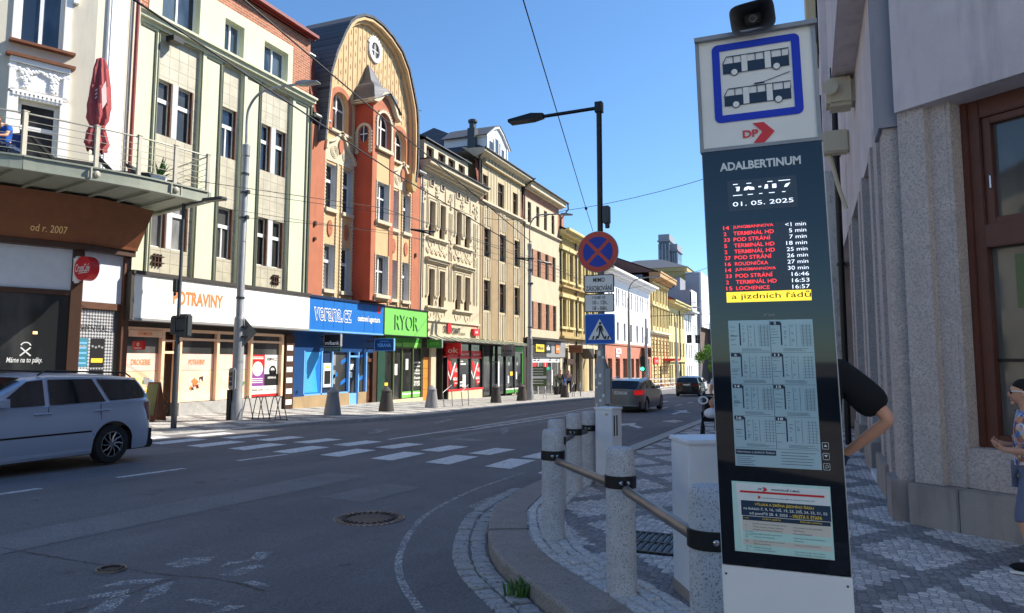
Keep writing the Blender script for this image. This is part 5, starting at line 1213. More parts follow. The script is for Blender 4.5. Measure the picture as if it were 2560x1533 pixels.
q = part(b, 'gutter', 'dark_trim'); q.tube([(40.0, .66, 14.84), (48.5, .66, 14.84)], .06, 8); q.tube([(40.1, .62, 14.8), (40.35, .1, 14.4), (40.35, .1, 12.4)], .06, 8); q.tube([(48.3, .9, 14.8), (48.1, .1, 14.2), (48.1, .1, 3)], .05, 8); q.done(True)
roof_slope(b, 40.2, 48.3, 14.86, .6, 17.2, -4.0, 'roof_slate', hip=1.6)
# dormer
Hd = [(40.95, 41.5, 15.05, 15.8), (41.8, 42.4, 15.05, 16.2), (42.8, 43.35, 15.05, 15.75)]
q = part(b, 'dormer', 'white_frame'); q.M = ML
q.prism([(40.45, 14.9), (43.95, 14.9), (43.95, 15.75), (42.85, 16.5), (42.3, 16.72), (41.6, 16.5), (40.45, 15.75)], -2.5, .5)
for u in (40.5, 41.6, 42.6, 43.7): q.ub(u, u+.14, 14.9, 15.85, .5, .57)
q.strip([(40.3, 15.7), (41.5, 16.5), (42.25, 16.78), (42.95, 16.5), (44.1, 15.7)], .16, -.2, .64); dm = q.done()
q = part(dm, 'pane', 'glass_grey'); [q.ub(h[0], h[1], h[2], h[3]-.25, .3, .515) or q.prism([(h[0], h[3]-.25), (h[1], h[3]-.25), ((h[0]+h[1])/2, h[3])], .3, .515) for h in Hd]; q.done()
q = part(b, 'dormer_roof', 'roof_metal'); q.M = ML; q.strip([(40.2, 15.72), (41.5, 16.6), (42.25, 16.9), (42.95, 16.6), (44.2, 15.72)], .06, -2.6, .68); q.done()
for u in (40.25, 45.1):
    q = part(b, 'chimney', 'pole_dark'); q.ub(u-.25, u+.25, 14.9, 16.2, -.6, -.1); q.ub(u-.18, u+.18, 16.2, 16.55, -.5, -.2); q.lathe([(.22, 0), (.3, .06), (.3, .2), (.18, .26)], (u, -.35, 16.55), 12); q.done()
mass(b, 40.6, 48.1, 14.4, 'beige_plaster', d0=-.3)
q = part(b, 'shop_pier', 'dark_trim'); q.ub(48.1, 48.7, -1.3, 2.8, -.3, .02); q.ub(41.2, 48.1, 2.5, 2.75, -.3, 0); q.done()
q = part(b, 'shop_window', 'glass_shop'); q.ub(41.2, 48.1, -.68, 2.5, -.3, -.08); sw = q.done()
q = part(b, 'shop_frame', 'sig_midgreen'); q.ub(44.9, 48.1, 2.15, 2.5, -.2, .0); q.ub(44.9, 48.1, -.66, -.45, -.2, 0); q.ub(47.95, 48.1, -.66, 2.15, -.2, .0); q.ub(42.65, 43.45, -.7, -.5, -.2, 0); q.done()
q = part(b, 'shop_frame', 'sig_white'); q.ub(44.9, 48.1, 2.06, 2.147, -.2, .0); q.ub(44.9, 48.1, -.44, -.36, -.2, .0); q.ub(43.75, 43.95, -.5, 1.9, -.2, -.05); q.done()
q = part(b, 'mullion', 'sig_black')
for u in (41.22, 42.57, 43.45, 44.85, 46.45): q.ub(u, u+.08, -.75, 2.5, -.2, .02)
q.ub(42.65, 43.45, 1.4, 1.48, -.2, 0); q.done()
film(sw, 'sig_yellow', 45.85, 46.3, .5, .78, -.07, 'notice'); film(sw, 'sig_white', 45.45, 45.65, .0, .5, -.07, 'notice'); film(sw, 'sig_white', 46.9, 47.1, .25, .75, -.07, 'notice'); film(sw, 'sig_grey', 45.45, 45.8, 1.2, 1.75, -.07, 'notice'); film(sw, 'sig_grey', 47.0, 47.3, 1.2, 1.75, -.07, 'notice')
flag('flag_sign', 'grey square flag sign with a small figure beneath the canopy', 43.6, -18.75, -17.9, 1.82, 2.58, 'sig_grey', [('KOPA', -18.66, -18.0, 2.06, 2.24, 'sig_black'), ('SPORT', -18.62, -18.04, 1.88, 2.0, 'sig_black')], 'dark_trim')

# ---- plain cream house with the brick window bands
b = bld('plain_house', 'plain cream house with red brick bands between its shuttered windows', 48.2)
W6 = [[(49.08, 49.79), (50.88, 51.56), (52.61, 53.33), (54.41, 55.12)], [(49.28, 50.1), (51.0, 51.79), (52.81, 53.58), (54.53, 55.32)], [(49.4, 50.17), (51.12, 51.93), (52.92, 53.71), (54.63, 55.45)]]
Z6 = [(11.78, 13.35), (7.87, 9.9), (3.9, 5.95)]
H6 = [(a, c, *Z6[r]) for r in range(3) for a, c in W6[r]]
q = part(b, 'wall', 'cream_plaster'); wall(q, 48.1, 56.3, 3.2, 11.5, H6[4:], 0, .3); q.done()
q = part(b, 'top_wall', 'cream_plaster'); wall(q, 48.6, 56.0, 11.5, 13.6, H6[:4], -.02, .3); q.done()
q = part(b, 'brick_band', 'pale_brick')
for r in (1, 2):
    for (a, c), (a2, c2) in zip(W6[r], W6[r][1:]): q.ub(c+.003, a2-.003, Z6[r][0], Z6[r][1], -.05, .012)
q.ub(48.3, 56.2, 13.6, 14.15, -.1, -.0); q.ub(48.15, 48.6, 11.5, 13.6, -.1, .0); q.ub(56.0, 56.3, 11.5, 13.6, -.1, .0); q.done()
for h in H6: window(b, ML, h, -.15, 'T', 'brown_frame', 'glass_brown' if h[2] > 11 else 'glass_brown', .06)
cornice(b, 48.15, 56.35, 11.42, [(.06, .1), (.08, .2)], 'cream_trim'); cornice(b, 48.3, 56.5, 14.15, [(.1, .25), (.3, .55), (.08, .65)], 'cream_trim', 'eaves')
q = part(b, 'gutter', 'dark_trim'); q.tube([(48.3, .7, 14.65), (56.7, .7, 14.65)], .07, 8); q.tube([(56.5, .7, 14.6), (56.9, .6, 14.2), (56.45, .1, 13.3), (56.45, .1, 3)], .06, 8); q.done(True)
roof_slope(b, 48.3, 56.5, 14.66, .5, 17.0, -4.2, 'roof_slate', hip=1.5); mass(b, 48.1, 56.3, 14.3, 'cream_plaster', d0=-.3)
q = part(b, 'fascia_panel', 'dark_trim'); q.ub(48.7, 57.4, 1.8, 3.2, -.3, .12); q.ub(48.7, 56.3, 3.1, 3.25, -.3, .5); q.done()
q = part(b, 'fascia_panel', 'sig_grey'); q.ub(52.7, 57.3, 1.82, 3.0, 0, .13); q.done()
q = part(b, 'shop_window', 'glass_grey'); q.ub(49.6, 57.3, -1.0, 1.8, -.3, -.06); sw = q.done()
q = part(b, 'shop_frame', 'white_frame'); q.ub(49.6, 57.3, 1.4, 1.8, -.2, -.01); [q.ub(u, u+.08, -1.0, 1.4, -.2, -.02) for u in (51.2, 52.8, 54.3, 55.8)]; q.done()
q = part(sw, 'decal', 'sig_black')
for u in (50.2, 51.0, 53.6, 55.2, 56.4): q.ub(u, u+.5, 1.5, 1.58, -.05, .0); q.ub(u+.1, u+.6, 1.64, 1.7, -.05, .0)
q.done()
film(sw, 'sig_red', 50.0, 50.9, 1.0, 1.38, -.03, 'banner'); film(sw, 'sig_red', 52.4, 53.4, 1.0, 1.4, -.03, 'banner'); film(sw, 'sig_white', 52.3, 52.6, .1, .7, -.03, 'notice'); film(sw, 'sig_white', 54.4, 54.6, -.4, .8, -.03, 'notice')
M5 = FX(XW+.14)
t = thing('shop_sign', 'yellow square sign on a black fascia', 'sign', (XW+.14, 51, 2.5)); q = part(t, 'board', 'sig_yellow', M5); q.ub(50.2, 52.0, 2.2, 2.76, 0, .06); q.done(); q = part(t, 'lettering', 'sig_black', M5); q.text('Nikon', 50.4, 51.8, 2.36, 2.62, .066, .03); q.done()
t = thing('shop_sign', 'small orange square sign on the grey fascia', 'sign', (XW+.14, 55.2, 2.5)); q = part(t, 'board', 'sig_orange', M5); q.ub(54.75, 55.7, 2.15, 2.85, 0, .06); q.done(); q = part(t, 'lettering', 'sig_white', M5); q.text('foto', 54.9, 55.55, 2.42, 2.58, .066, .03); q.done()
t = thing('shop_sign', 'white camera symbol sign beside the yellow sign', 'sign', (XW+.14, 53, 2.5)); q = part(t, 'board', 'sig_black', M5); q.ub(52.25, 53.7, 2.15, 2.8, 0, .04); q.done(); q = part(t, 'symbol', 'sig_white', M5); q.ub(52.6, 53.3, 2.35, 2.6, .04, .05); q.disc(52.95, 2.62, .04, .05, .12, 12); q.done()
flag('flag_sign', 'brown wooden flag sign standing out from the next shop', 57.9, -18.75, -17.6, 2.2, 2.85, 'cafe_brown', [('Knihkupec', -18.65, -17.7, 2.48, 2.62, 'dark_brown')])
# ---- ochre house, half behind the road signs
b = bld('ochre_house', 'ochre house with moulded window surrounds behind the road sign post', 56.5)
W7 = [(56.6, 57.9), (58.55, 59.9), (61.05, 62.25), (63.3, 64.5), (65.2, 66.5), (67.3, 68.6)]
H7 = [(a+.1, c-.1, z0, z1) for a, c in W7 for z0, z1 in ((8.3, 10.6), (4.38, 6.6))]
q = part(b, 'wall', 'ochre_plaster'); wall(q, 56.3, 69.9, 3.2, 12, H7, 0, .25); q.done()
for h in H7: window(b, ML, h, -.2, 'T', 'cream_trim', 'glass_brown', .08)
q = part(b, 'window_surround', 'lemon_plaster')
for h in H7: q.ub(h[0]-.22, h[0]-.003, h[2], h[3]+.2, -.02, .12); q.ub(h[1]+.003, h[1]+.22, h[2], h[3]+.2, -.02, .12); q.ub(h[0]-.35, h[1]+.35, h[3]+.22, h[3]+.5, -.02, .28); q.ub(h[0]-.3, h[1]+.3, h[2]-.2, h[2]-.003, -.05, .2)
q.done()
cornice(b, 56.3, 69.9, 7.5, [(.15, .15), (.15, .35)], 'ochre_plaster'); cornice(b, 56.3, 69.9, 3.2, [(.2, .15), (.2, .4)], 'ochre_plaster'); cornice(b, 56.3, 69.9, 11.9, [(.2, .2), (.25, .6), (.2, .9)], 'lemon_plaster', 'eaves')
q = part(b, 'shop_pier', 'cream_plaster')
for u in (56.5, 58.6, 60.6, 62.6, 64.2, 66.2, 68.0, 69.6): q.ub(u-.25, u+.25, -1.7, 3.2, -.4, .05)
q.ub(56.3, 69.9, 2.6, 3.2, -.4, .02); q.done()
q = part(b, 'shop_pier', 'ochre_plaster'); q.ub(62.9, 64.0, -1.7, 2.6, -.4, .08); q.done()
q = part(b, 'shop_window', 'glass_brown'); q.ub(56.5, 69.8, -1.7, 2.6, -.4, -.2); q.done()
q = part(b, 'banner', 'dark_brown'); q.ub(57.9, 60.4, 1.2, 1.7, 0, .1); q.done()
q = part(b, 'awning', 'dark_trim'); q.prism([(60.8, 2.6), (62.6, 2.6), (62.6, 1.7)], .1, 1.1); q.done()
roof_slope(b, 56.3, 69.9, 12.5, .6, 15, -4.5, 'roof_brown'); mass(b, 56.3, 69.9, 12.2, 'ochre_plaster', d0=-.3)
q = part(b, 'drainpipe', 'dark_trim'); q.tube([(60.5, .12, 12), (60.5, .12, -1)], .07, 6); q.done()
q = part(b, 'chimney', 'brick_wall'); q.ub(58, 58.8, 13, 15.2, -3, -2.2); q.ub(65, 65.8, 13, 15.6, -3.5, -2.7); q.done()
t = thing('flag_sign', 'small black flag sign beside the ochre shop', 'sign', (-18.4, 63.4, 2.0)); MS = frame((0, 63.4, 0), (1, 0, 0), (0, -1, 0)); q = part(t, 'panel', 'sig_black', MS); q.ub(-18.8, -17.9, 1.75, 2.15, -.1, 0); q.done(); q = part(t, 'bracket', 'dark_trim', MS); q.ub(-19.05, -18.8, 2.0, 2.05, -.07, -.03); q.done()

# ---- white house with the pink ground floor
b = bld('white_house', 'long white house with a brown roof and a salmon pink ground floor', 70)
W8 = [(71.9, 72.5), (72.95, 73.5), (75.0, 75.6), (76.0, 76.5), (77.9, 78.5), (79.0, 79.55), (80.88, 81.5), (82.08, 82.65), (84.0, 84.58), (87.0, 87.55), (88.1, 88.68), (90.02, 90.5), (91.07, 91.57)]
W8 = W8[:9]+[(85.1, 85.7)]+W8[9:]
H8 = [(a, c, 7.35, 9.32) for a, c in W8]+[(a, c, 3.68, 5.7) for a, c in ((71.6, 72.6), (75.25, 76.25), (78.3, 79.3), (81.5, 82.55), (84.6, 85.65), (87.6, 88.65), (90.55, 91.6))]
q = part(b, 'wall', 'white_plaster'); wall(q, 70, 92.8, 3.4, 10.4, H8, 0, .25); q.done()
for h in H8: window(b, ML, h, -.18, 'T', 'pole_grey', 'glass_grey', .06)
cornice(b, 70, 92.85, 10.3, [(.2, .3), (.25, .8), (.2, 1.2)], 'white_plaster', 'eaves'); cornice(b, 70, 92.8, 3.2, [(.2, .15)], 'pink_plaster')
S8 = [(71.2, 73.0), (74.4, 76.3), (77.6, 79.6), (81.2, 83.0), (83.9, 85.8), (87.0, 89.1), (89.8, 91.7)]
q = part(b, 'ground_floor', 'pink_plaster'); wall(q, 70, 92.8, -2.2, 3.2, [(a, c, -2.0, 1.8) for a, c in S8], .05, .4); q.done()
q = part(b, 'shop_window', 'glass_grey'); [q.ub(a, c, -2, 1.8, -.35, -.25) for a, c in S8]; q.done()
q = part(b, 'shop_frame', 'brown_frame'); [q.ub(a, c, 1.4, 1.5, -.3, -.2) or q.ub((a+c)/2-.05, (a+c)/2+.05, -2, 1.4, -.3, -.2) for a, c in S8]; q.done()
roof_slope(b, 70, 92.8, 10.96, 1.1, 14.6, -5.5, 'roof_brown'); mass(b, 70, 92.8, 10.4, 'white_plaster', d0=-.3)
q = part(b, 'chimney', 'brick_wall'); q.ub(80, 81, 13, 15.4, -5, -4); q.ub(73, 73.8, 13, 15.2, -5, -4); q.done()
M8 = FX(XW+.06)
t = thing('shop_sign', 'pale square sign on the salmon pink ground floor', 'sign', (XW, 75, 2.4)); q = part(t, 'board', 'sig_white', M8); q.ub(74.4, 76.6, 2.3, 2.85, 0, .08); q.ub(74.4, 75.7, 1.95, 2.2, 0, .08); q.done(); q = part(t, 'lettering', 'sig_red', M8); q.text('OBUV', 74.8, 76.2, 2.42, 2.72, .085, .02); q.done()
t = thing('flag_sign', 'dark brown square flag sign near the end of the salmon pink front', 'sign', (-18.3, 87, 2.4)); MS = frame((0, 86.6, 0), (1, 0, 0), (0, -1, 0)); q = part(t, 'panel', 'dark_brown', MS); q.ub(-18.9, -17.7, 2.0, 3.1, -.15, 0); q.done(); q = part(t, 'bracket', 'dark_trim', MS); q.ub(-19.1, -18.9, 2.9, 3.0, -.1, -.05); q.done()
# ---- orange stuccoed house
b = bld('orange_house', 'tall orange house with ornate window surrounds and banded rustication', 93)
W9 = [(93.65, 94.7), (95.95, 97.05), (98.25, 99.35), (100.6, 101.7), (102.95, 104.1)]
H9 = [(a, c, z0, z1) for a, c in W9 for z0, z1 in ((9.35, 11.45), (6.1, 8.5), (2.2, 4.4))]
q = part(b, 'wall', 'orange_plaster'); wall(q, 92.85, 105, -2.4, 12.2, H9+[(a, c, -2.3, .9) for a, c in ((94.6, 96.6), (98.2, 100), (101.8, 103.6))], 0, .3); q.done()
for h in H9: window(b, ML, h, -.24, 'T', 'cream_trim', 'glass_brown', .08)
q = part(b, 'shop_window', 'glass_brown'); [q.ub(a, c, -2.3, .9, -.35, -.28) for a, c in ((94.6, 96.6), (98.2, 100), (101.8, 103.6))]; q.done()
q = part(b, 'window_surround', 'lemon_plaster')
for h in H9[:]:
    if h[2] > 5: q.ub(h[0]-.3, h[0]-.003, h[2], h[3]+.2, -.02, .22); q.ub(h[1]+.003, h[1]+.3, h[2], h[3]+.2, -.02, .22); q.ub(h[0]-.45, h[1]+.45, h[3]+.22, h[3]+.45, -.02, .4); q.ub(h[0]-.3, h[1]+.3, h[2]-.5, h[2]-.003, -.05, .25)
    if 6 < h[2] < 9: q.prism([(h[0]-.4, h[3]+.47), (h[1]+.4, h[3]+.47), ((h[0]+h[1])/2, h[3]+.9)], -.02, .3)
q.done()
q = part(b, 'rustication', 'lemon_plaster')
for j in range(14):
    z = -2.2+.5*j
    for u0, u1 in ((92.9, 93.55), (94.85, 95.85), (97.2, 98.1), (99.5, 100.45), (101.85, 102.8), (104.25, 104.95)):
        if z+.4 < 5: q.ub(u0+(.12 if j % 2 else 0), u1-(.12 if j % 2 else 0), z, z+.38, -.02, .12)
q.done()
cornice(b, 92.85, 105, 5.0, [(.2, .2), (.2, .5), (.15, .3)], 'cream_trim'); cornice(b, 92.85, 105, 11.9, [(.25, .3), (.3, .8), (.5, 1.4), (.2, 1.5)], 'orange_plaster', 'eaves')
roof_slope(b, 92.85, 105.2, 13.1, 1.2, 15.5, -5, 'roof_brown'); mass(b, 92.85, 105, 12.8, 'side_grey', d0=-.4)
q = part(b, 'drainpipe', 'dark_trim'); q.tube([(105.1, 1.4, 13), (105.3, .9, 12.3), (105.05, .1, 11.8), (105.05, .1, -1.5)], .09, 6); q.done()
t = thing('shop_sign', 'red square sign on the orange house front', 'sign', (XW, 95.5, 1.5)); q = part(t, 'board', 'sig_red', M8); q.ub(94.2, 97.2, 1.15, 2.0, 0, .1); q.done(); q = part(t, 'lettering', 'sig_pink', M8); q.text('DM', 94.8, 96.6, 1.35, 1.7, .105, .02); q.done()
t = thing('awning', 'red folding awning over a doorway further along the street', 'awning', (XW, 102.5, 1.4)); q = part(t, 'cloth', 'sig_red', M8); q.prism([(100.8, 1.9), (105.2, 1.9), (105.2, 1.55), (100.8, 1.55)], 0, 1.6); q.done(); q = part(t, 'arms', 'dark_trim', M8); [q.tube([(u, 0, 1.3), (u, 1.5, 1.6)], .03, 5) for u in (101, 105)]; q.done()
# ---- lemon house, small white house, grey block
b = bld('lemon_house', 'lemon yellow two-storey house with a red tiled roof', 106)
H10 = [(a, a+1.2, z0, z1) for a in (106.3, 107.9, 110.3, 113.0, 115.6, 118.2) for z0, z1 in ((6.7, 8.8), (2.2, 4.4), (-2.0, 1.0))]
q = part(b, 'wall', 'lemon_plaster'); wall(q, 105.05, 120.5, -2.6, 10, H10, 0, .3); q.done()
for h in H10: window(b, ML, h, -.25, 'T', 'cream_trim', 'glass_brown', .09)
cornice(b, 105.05, 120.8, 9.6, [(.3, .3), (.35, 1.1), (.2, 1.3)], 'lemon_plaster', 'eaves'); cornice(b, 105.05, 120.5, 1.4, [(.3, .3)], 'lemon_plaster')
roof_slope(b, 105.05, 120.8, 10.45, 1.2, 13.2, -4.5, 'roof_red'); mass(b, 105.05, 120.5, 10, 'lemon_plaster', d0=-.4)
q = part(b, 'drainpipe', 'dark_trim'); q.tube([(115, .12, 10), (115, .12, -1.5)], .09, 6); q.done()
b = bld('small_white_house', 'narrow pale house with a brown roof before the grey block', 121)
H11 = [(a, a+1.2, z0, z1) for a in (121.6, 124.2, 126.6) for z0, z1 in ((6.4, 8.6), (2.0, 4.4), (-2.2, .8))]
q = part(b, 'wall', 'white_plaster'); wall(q, 120.55, 128.6, -2.8, 9.6, H11, 0, .3); q.done()
for h in H11: window(b, ML, h, -.25, 'T', 'pole_grey', 'glass_grey', .09)
cornice(b, 120.8, 128.8, 9.4, [(.3, .5), (.35, 1.3)], 'grey_plaster', 'eaves'); roof_slope(b, 120.8, 128.8, 10.05, 1.2, 12.5, -4, 'roof_brown'); mass(b, 120.6, 128.6, 9.6, 'white_plaster', d0=-.4)
b = bld('grey_block', 'plain grey concrete block stepping up towards the end of the street', 130)
q = part(b, 'wall', 'side_grey'); q.ub(128.7, 135, -3, 14.1, -14, -.25); q.ub(131, 137, -3, 16.6, -7.8, -2.3); q.done()
H12 = [(129.4+.95*k, 129.9+.95*k, z0, z0+2.4) for k in range(5) for z0 in (10.2, 5.5, 1.2)]
q = part(b, 'front', 'white_plaster'); wall(q, 128.7, 135, -3, 14.1, H12, 0, .2); q.done()
q = part(b, 'window_band', 'glass_grey')
for h in H12: q.ub(h[0], h[1], h[2], h[3], -.12, -.08)
q.done()
b = bld('concrete_tower', 'tall grey and white windowless concrete block beyond the grey block', 139)
q = part(b, 'wall', 'side_grey'); q.ub(139.0, 139.3, -3, 18.3, -2.6, 0); q.done(); q = part(b, 'front', 'white_plaster'); q.ub(139.3, 153, 8, 18.5, -2.6, .3); q.done(); q = part(b, 'lower_wall', 'brown_plaster'); q.ub(139.3, 153, -3, 8, -2.6, -.4); q.done()
b = thing('brown_house', 'brown gabled building closing the end of the street', 'building', (-12, 156, -2.7))
q = part(b, 'wall', 'brown_plaster', I4); q.box(-24, 8, 154, 168, -4, 13.5); q.done()
q = part(b, 'cornice', 'side_grey', I4); q.box(-24.2, 8.2, 153.6, 168, 13.5, 14.0); q.done()
q = part(b, 'window', 'glass_dark', I4)
for k in range(7):
    for z in (-1, 3.5, 8): q.box(-22+4.2*k, -20.4+4.2*k, 153.85, 154.05, z, z+2.4)
q.done()
b = thing('hipped_hall', 'ochre hall with a low grey hipped roof rising behind the houses', 'building', (-32, 143, -2.7))
q = part(b, 'wall', 'ochre_plaster', I4); q.box(-42, -22.2, 143, 160, -3, 19.2); q.box(-42.4, -21.8, 142.6, 160.4, 19.2, 20.0); q.done()
q = part(b, 'roof', 'roof_metal', I4); q.add([(-42.6, 142.4, 20), (-21.6, 142.4, 20), (-21.6, 160.6, 20), (-42.6, 160.6, 20), (-33, 149, 22.6), (-28, 149, 22.6), (-28, 154, 22.6), (-33, 154, 22.6)], [(0, 1, 5, 4), (1, 2, 6, 5), (2, 3, 7, 6), (3, 0, 4, 7), (4, 5, 6, 7)]); q.done()
s = N('tower_glass'); v = s.coord('XZY', (1, 1, 1)); bt = s.n('TexBrick', i_Scale=1.0, i_Brick_Width=3.2, i_Row_Height=3.4, i_Mortar_Size=.35, i_Bias=0.0); bt.offset = 0
bt.inputs['Color1'].default_value = (.06, .08, .1, 1); bt.inputs['Color2'].default_value = (.16, .2, .24, 1); bt.inputs['Mortar'].default_value = (.1, .11, .13, 1); s.l(v, bt.inputs['Vector']); s.set(bt.outputs['Color'], .25)
def twin(name, label, px0, px1, ztop, Y):
    k = Y/1800*1.0; b = thing(name, label, 'high-rise', ((px0+px1)/2, Y, -3)); b['group'] = 'high-rise towers on the skyline'
    q = part(b, 'shaft', 'tower_glass', I4); q.box(px0, px1, Y, Y+12, -3, ztop-3); q.done()
    q = part(b, 'crown', 'side_grey', I4); q.box(px0-.6, px1+.6, Y-.6, Y+12, ztop-3, ztop-2.5); q.box(px0-.2, px1+.2, Y-.2, Y+12, ztop-2.5, ztop); q.done()
    q = part(b, 'column', 'side_grey', I4); [q.box(px0+(px1-px0)*f-.3, px0+(px1-px0)*f+.3, Y-.25, Y, -3, ztop-4) for f in (0, .33, .66, 1)]; q.done()
TWIN = True

# ---------------------------------------------------------------- right-hand side: chamfered corner house in the shade
b = thing('grey_corner_house', 'grey rendered corner house with rough stone piers and wood framed windows', 'building', (.9, 8.1, GR(8)))
CA = Vector((.93, 8.13, 0)); cd_ = Vector((.784, -.62, 0)); cn = Vector((-.62, -.784, 0)); MK = frame(CA, cd_, cn)
q = part(b, 'upper_wall', 'wall_render', MK); q.ub(-.02, 9, 4.03, 15, -.5, .06); q.done()
q = part(b, 'pier', 'wall_stone', MK); q.ub(-.03, .24, .33, 4.03, -.7, .0); q.ub(.24, .4, .33, 4.03, -.7, -.09); q.done()
q = part(b, 'parapet', 'wall_stone', MK); q.ub(.4, 3.3, .33, .7, -.6, -.12); q.done()
q = part(b, 'reveal', 'wall_stone', MK); q.ub(.4, .44, .7, 4.03, -.6, -.1); q.done()
q = part(b, 'plinth', 'plinth_stone', MK); q.ub(-.06, .415, -.8, .325, -.7, .09); q.ub(.42, 3.4, -.8, .325, -.7, .085); q.done(False, .012)
wf = part(b, 'window', 'wood_frame', MK)
wf.ub(.44, .6, .7, 4.03, -.45, -.3); wf.ub(.6, 3.2, 2.58, 2.8, -.45, -.28); wf.ub(.6, 3.2, 3.85, 4.03, -.45, -.3); wf.ub(.6, 3.2, .7, .82, -.45, -.3); wf.ub(.6, .68, 2.8, 3.85, -.43, -.33); wf.ub(.68, 3.2, 3.78, 3.85, -.43, -.33); wf.ub(.68, 3.2, 2.8, 2.87, -.43, -.33); wf.ub(.44, .5, .7, 4.03, -.3, -.27); wf.ub(1.9, 2.02, .82, 3.85, -.44, -.31); w_ = wf.done(False, .008)
q = part(w_, 'pane', 'right_glass', MK); q.ub(.68, 3.2, 2.87, 3.78, -.42, -.39); q.ub(.6, 3.2, .82, 2.58, -.42, -.39); q.done()
q = part(w_, 'catch', 'chrome', MK); q.ub(.655, .67, 3.15, 3.27, -.335, -.31); q.done()
q = part(w_, 'shelf', 'black_metal', MK); q.ub(.6, 3.2, 1.5, 1.53, -.39, -.37); q.done()
q = part(w_, 'lettering', 'sig_grey', MK); q.text('SUSHI', .98, 1.9, 3.3, 3.52, -.385, .0); q.text('PRALINKY', .98, 2.3, 3.0, 3.22, -.385, .0); q.done()
q = part(w_, 'menu_board', 'sig_olive', MK); q.ub(.8, 1.5, 2.0, 2.5, -.388, -.38); q.done()
# long side along the pavement
XS = .85
q = part(b, 'upper_wall', 'wall_render', I4); q.box(XS, 3, 8.7, 24, 4.32, 15); q.done()
q = part(b, 'corner_pilaster', 'side_grey', I4); q.box(.74, 1.1, 8.2, 8.75, 3.92, 15); q.done()
q = part(b, 'back_wall', 'wall_stone', I4); q.box(1.35, 3, 8.3, 24, -.7, 4.32); q.done()
q = part(b, 'pier', 'wall_stone', I4)
for y0, y1, x0 in ((8.25, 8.62, .78), (8.62, 9.3, .98), (9.3, 9.75, .8), (9.75, 10.4, .98), (10.4, 10.75, .82), (12.1, 12.5, .82), (12.5, 13.1, 1.0), (13.1, 13.5, .84), (15.4, 15.8, .84), (15.8, 16.4, 1.0), (16.4, 16.8, .84)): q.box(x0, 1.4, y0, y1, .0, 4.32)
q.done()
q = part(b, 'plinth', 'plinth_stone', I4)
for y0, y1, x0 in ((8.2, 8.75, .7), (9.6, 10.9, .76), (12.0, 13.6, .78), (15.3, 16.9, .8)): q.box(x0, 1.4, y0, y1, -.8, .33 if y0 < 9 else .3)
q.box(.9, 1.4, 8.75, 17, -.8, -.02); q.done(False, .012)
q = part(b, 'step', 'cabinet_white', I4); q.box(.76, .9, 10.95, 11.9, -.8, -.05); q.done()
for y0, y1 in ((10.8, 12.05), (13.55, 15.35), (16.85, 19.5)):
    q = part(b, 'window', 'wood_frame', I4); q.box(1.2, 1.3, y0, y0+.1, .2, 4.3); q.box(1.2, 1.3, y1-.1, y1, .2, 4.3); q.box(1.2, 1.3, y0, y1, 2.5, 2.65); w_ = q.done(); q = part(w_, 'pane', 'right_glass', I4); q.box(1.25, 1.34, y0, y1, .2, 4.3); q.done()
q = part(b, 'bay', 'wall_render', I4); q.box(.5, .9, 7.6, 14.4, 6.35, 15); q.done()
q = part(b, 'downpipe', 'black_metal', I4); q.tube([(.68, 17, 12), (.68, 17, -.3)], .065, 10); [q.tube([(.68, 17, z-.03), (.68, 17, z+.03)], .09, 10) for z in (1.2, 3.6, 6)]; q.done(True)
q = part(b, 'roof', 'roof_slate', I4); q.add([(.0, 7.2, 15), (.0, 24, 15), (5, 24, 18), (5, 10, 18), (9, 1, 15), (9, 24, 15), (9, 10, 18)], [(0, 1, 2, 3), (0, 3, 6, 4), (3, 2, 5, 6), (0, 4, 5, 1)]); q.done()
q = part(b, 'body', 'wall_render', I4); q.vprism([(1.45, 8.4), (8.5, 2.8), (9, 24), (1.45, 24)], -.8, 15); q.done()
t = thing('alarm_box', 'weathered cream alarm sounder with a lamp fixed high on the grey corner house', 'alarm', (.62, 13.3, 6.1))
q = part(t, 'housing', 'cream_trim', I4); q.box(.4, .85, 13.0, 13.5, 5.82, 6.32); q.done(False, .06); q = part(t, 'horn', 'cream_trim', Matrix.Translation((.46, 13.0, 6.1)) @ Matrix.Rotation(R_(90), 4, 'X')); q.lathe([(.06, 0), (.12, .08), (.13, .12), (.1, .12)], n=14); q.done(True); q = part(t, 'lamp', 'black_metal', I4); q.box(.48, .64, 13.1, 13.35, 6.36, 6.56); q.done(False, .03)
t = thing('wall_box', 'small weathered junction box with conduit below the alarm sounder', 'junction box', (.6, 15, 5.8)); q = part(t, 'box', 'cream_trim', I4); q.box(.36, .85, 15.2, 15.5, 5.6, 6.05); q.done(False, .03); q = part(t, 'conduit', 'cream_trim', I4); q.tube([(.5, 15.4, 5.6), (.62, 15.4, 5.0), (.75, 15.4, 4.5)], .04, 6); q.done()
b = thing('marble_fronted_house', 'tall shaded house with a veined marble pier and a beige upper bay', 'building', (.5, 26, GR(26)))
q = part(b, 'wall', 'wall_render', I4); q.box(.62, 10, 24, 57, -1.5, 15); q.done(); q = part(b, 'marble_pier', 'lichen_marble', I4); q.box(.45, .9, 22.4, 23.6, -.8, 7); q.done(); q = part(b, 'bay', 'beige_plaster', I4); q.box(.29, .62, 27, 33, 6, 18); q.done()
q = part(b, 'roof', 'roof_slate', I4); q.add([(.5, 24, 15.02), (.5, 57, 15.02), (6, 57, 18), (6, 24, 18), (12, 57, 15), (12, 24, 15)], [(0, 1, 2, 3), (3, 2, 4, 5), (0, 3, 5), (1, 4, 2)]); q.done()
q = part(b, 'window', 'glass_dark', I4)
for k in range(10):
    for z in (4.5, 8.2, 11.6): q.box(.56, .7, 25+3.2*k, 26.3+3.2*k, z, z+2)
q.done()
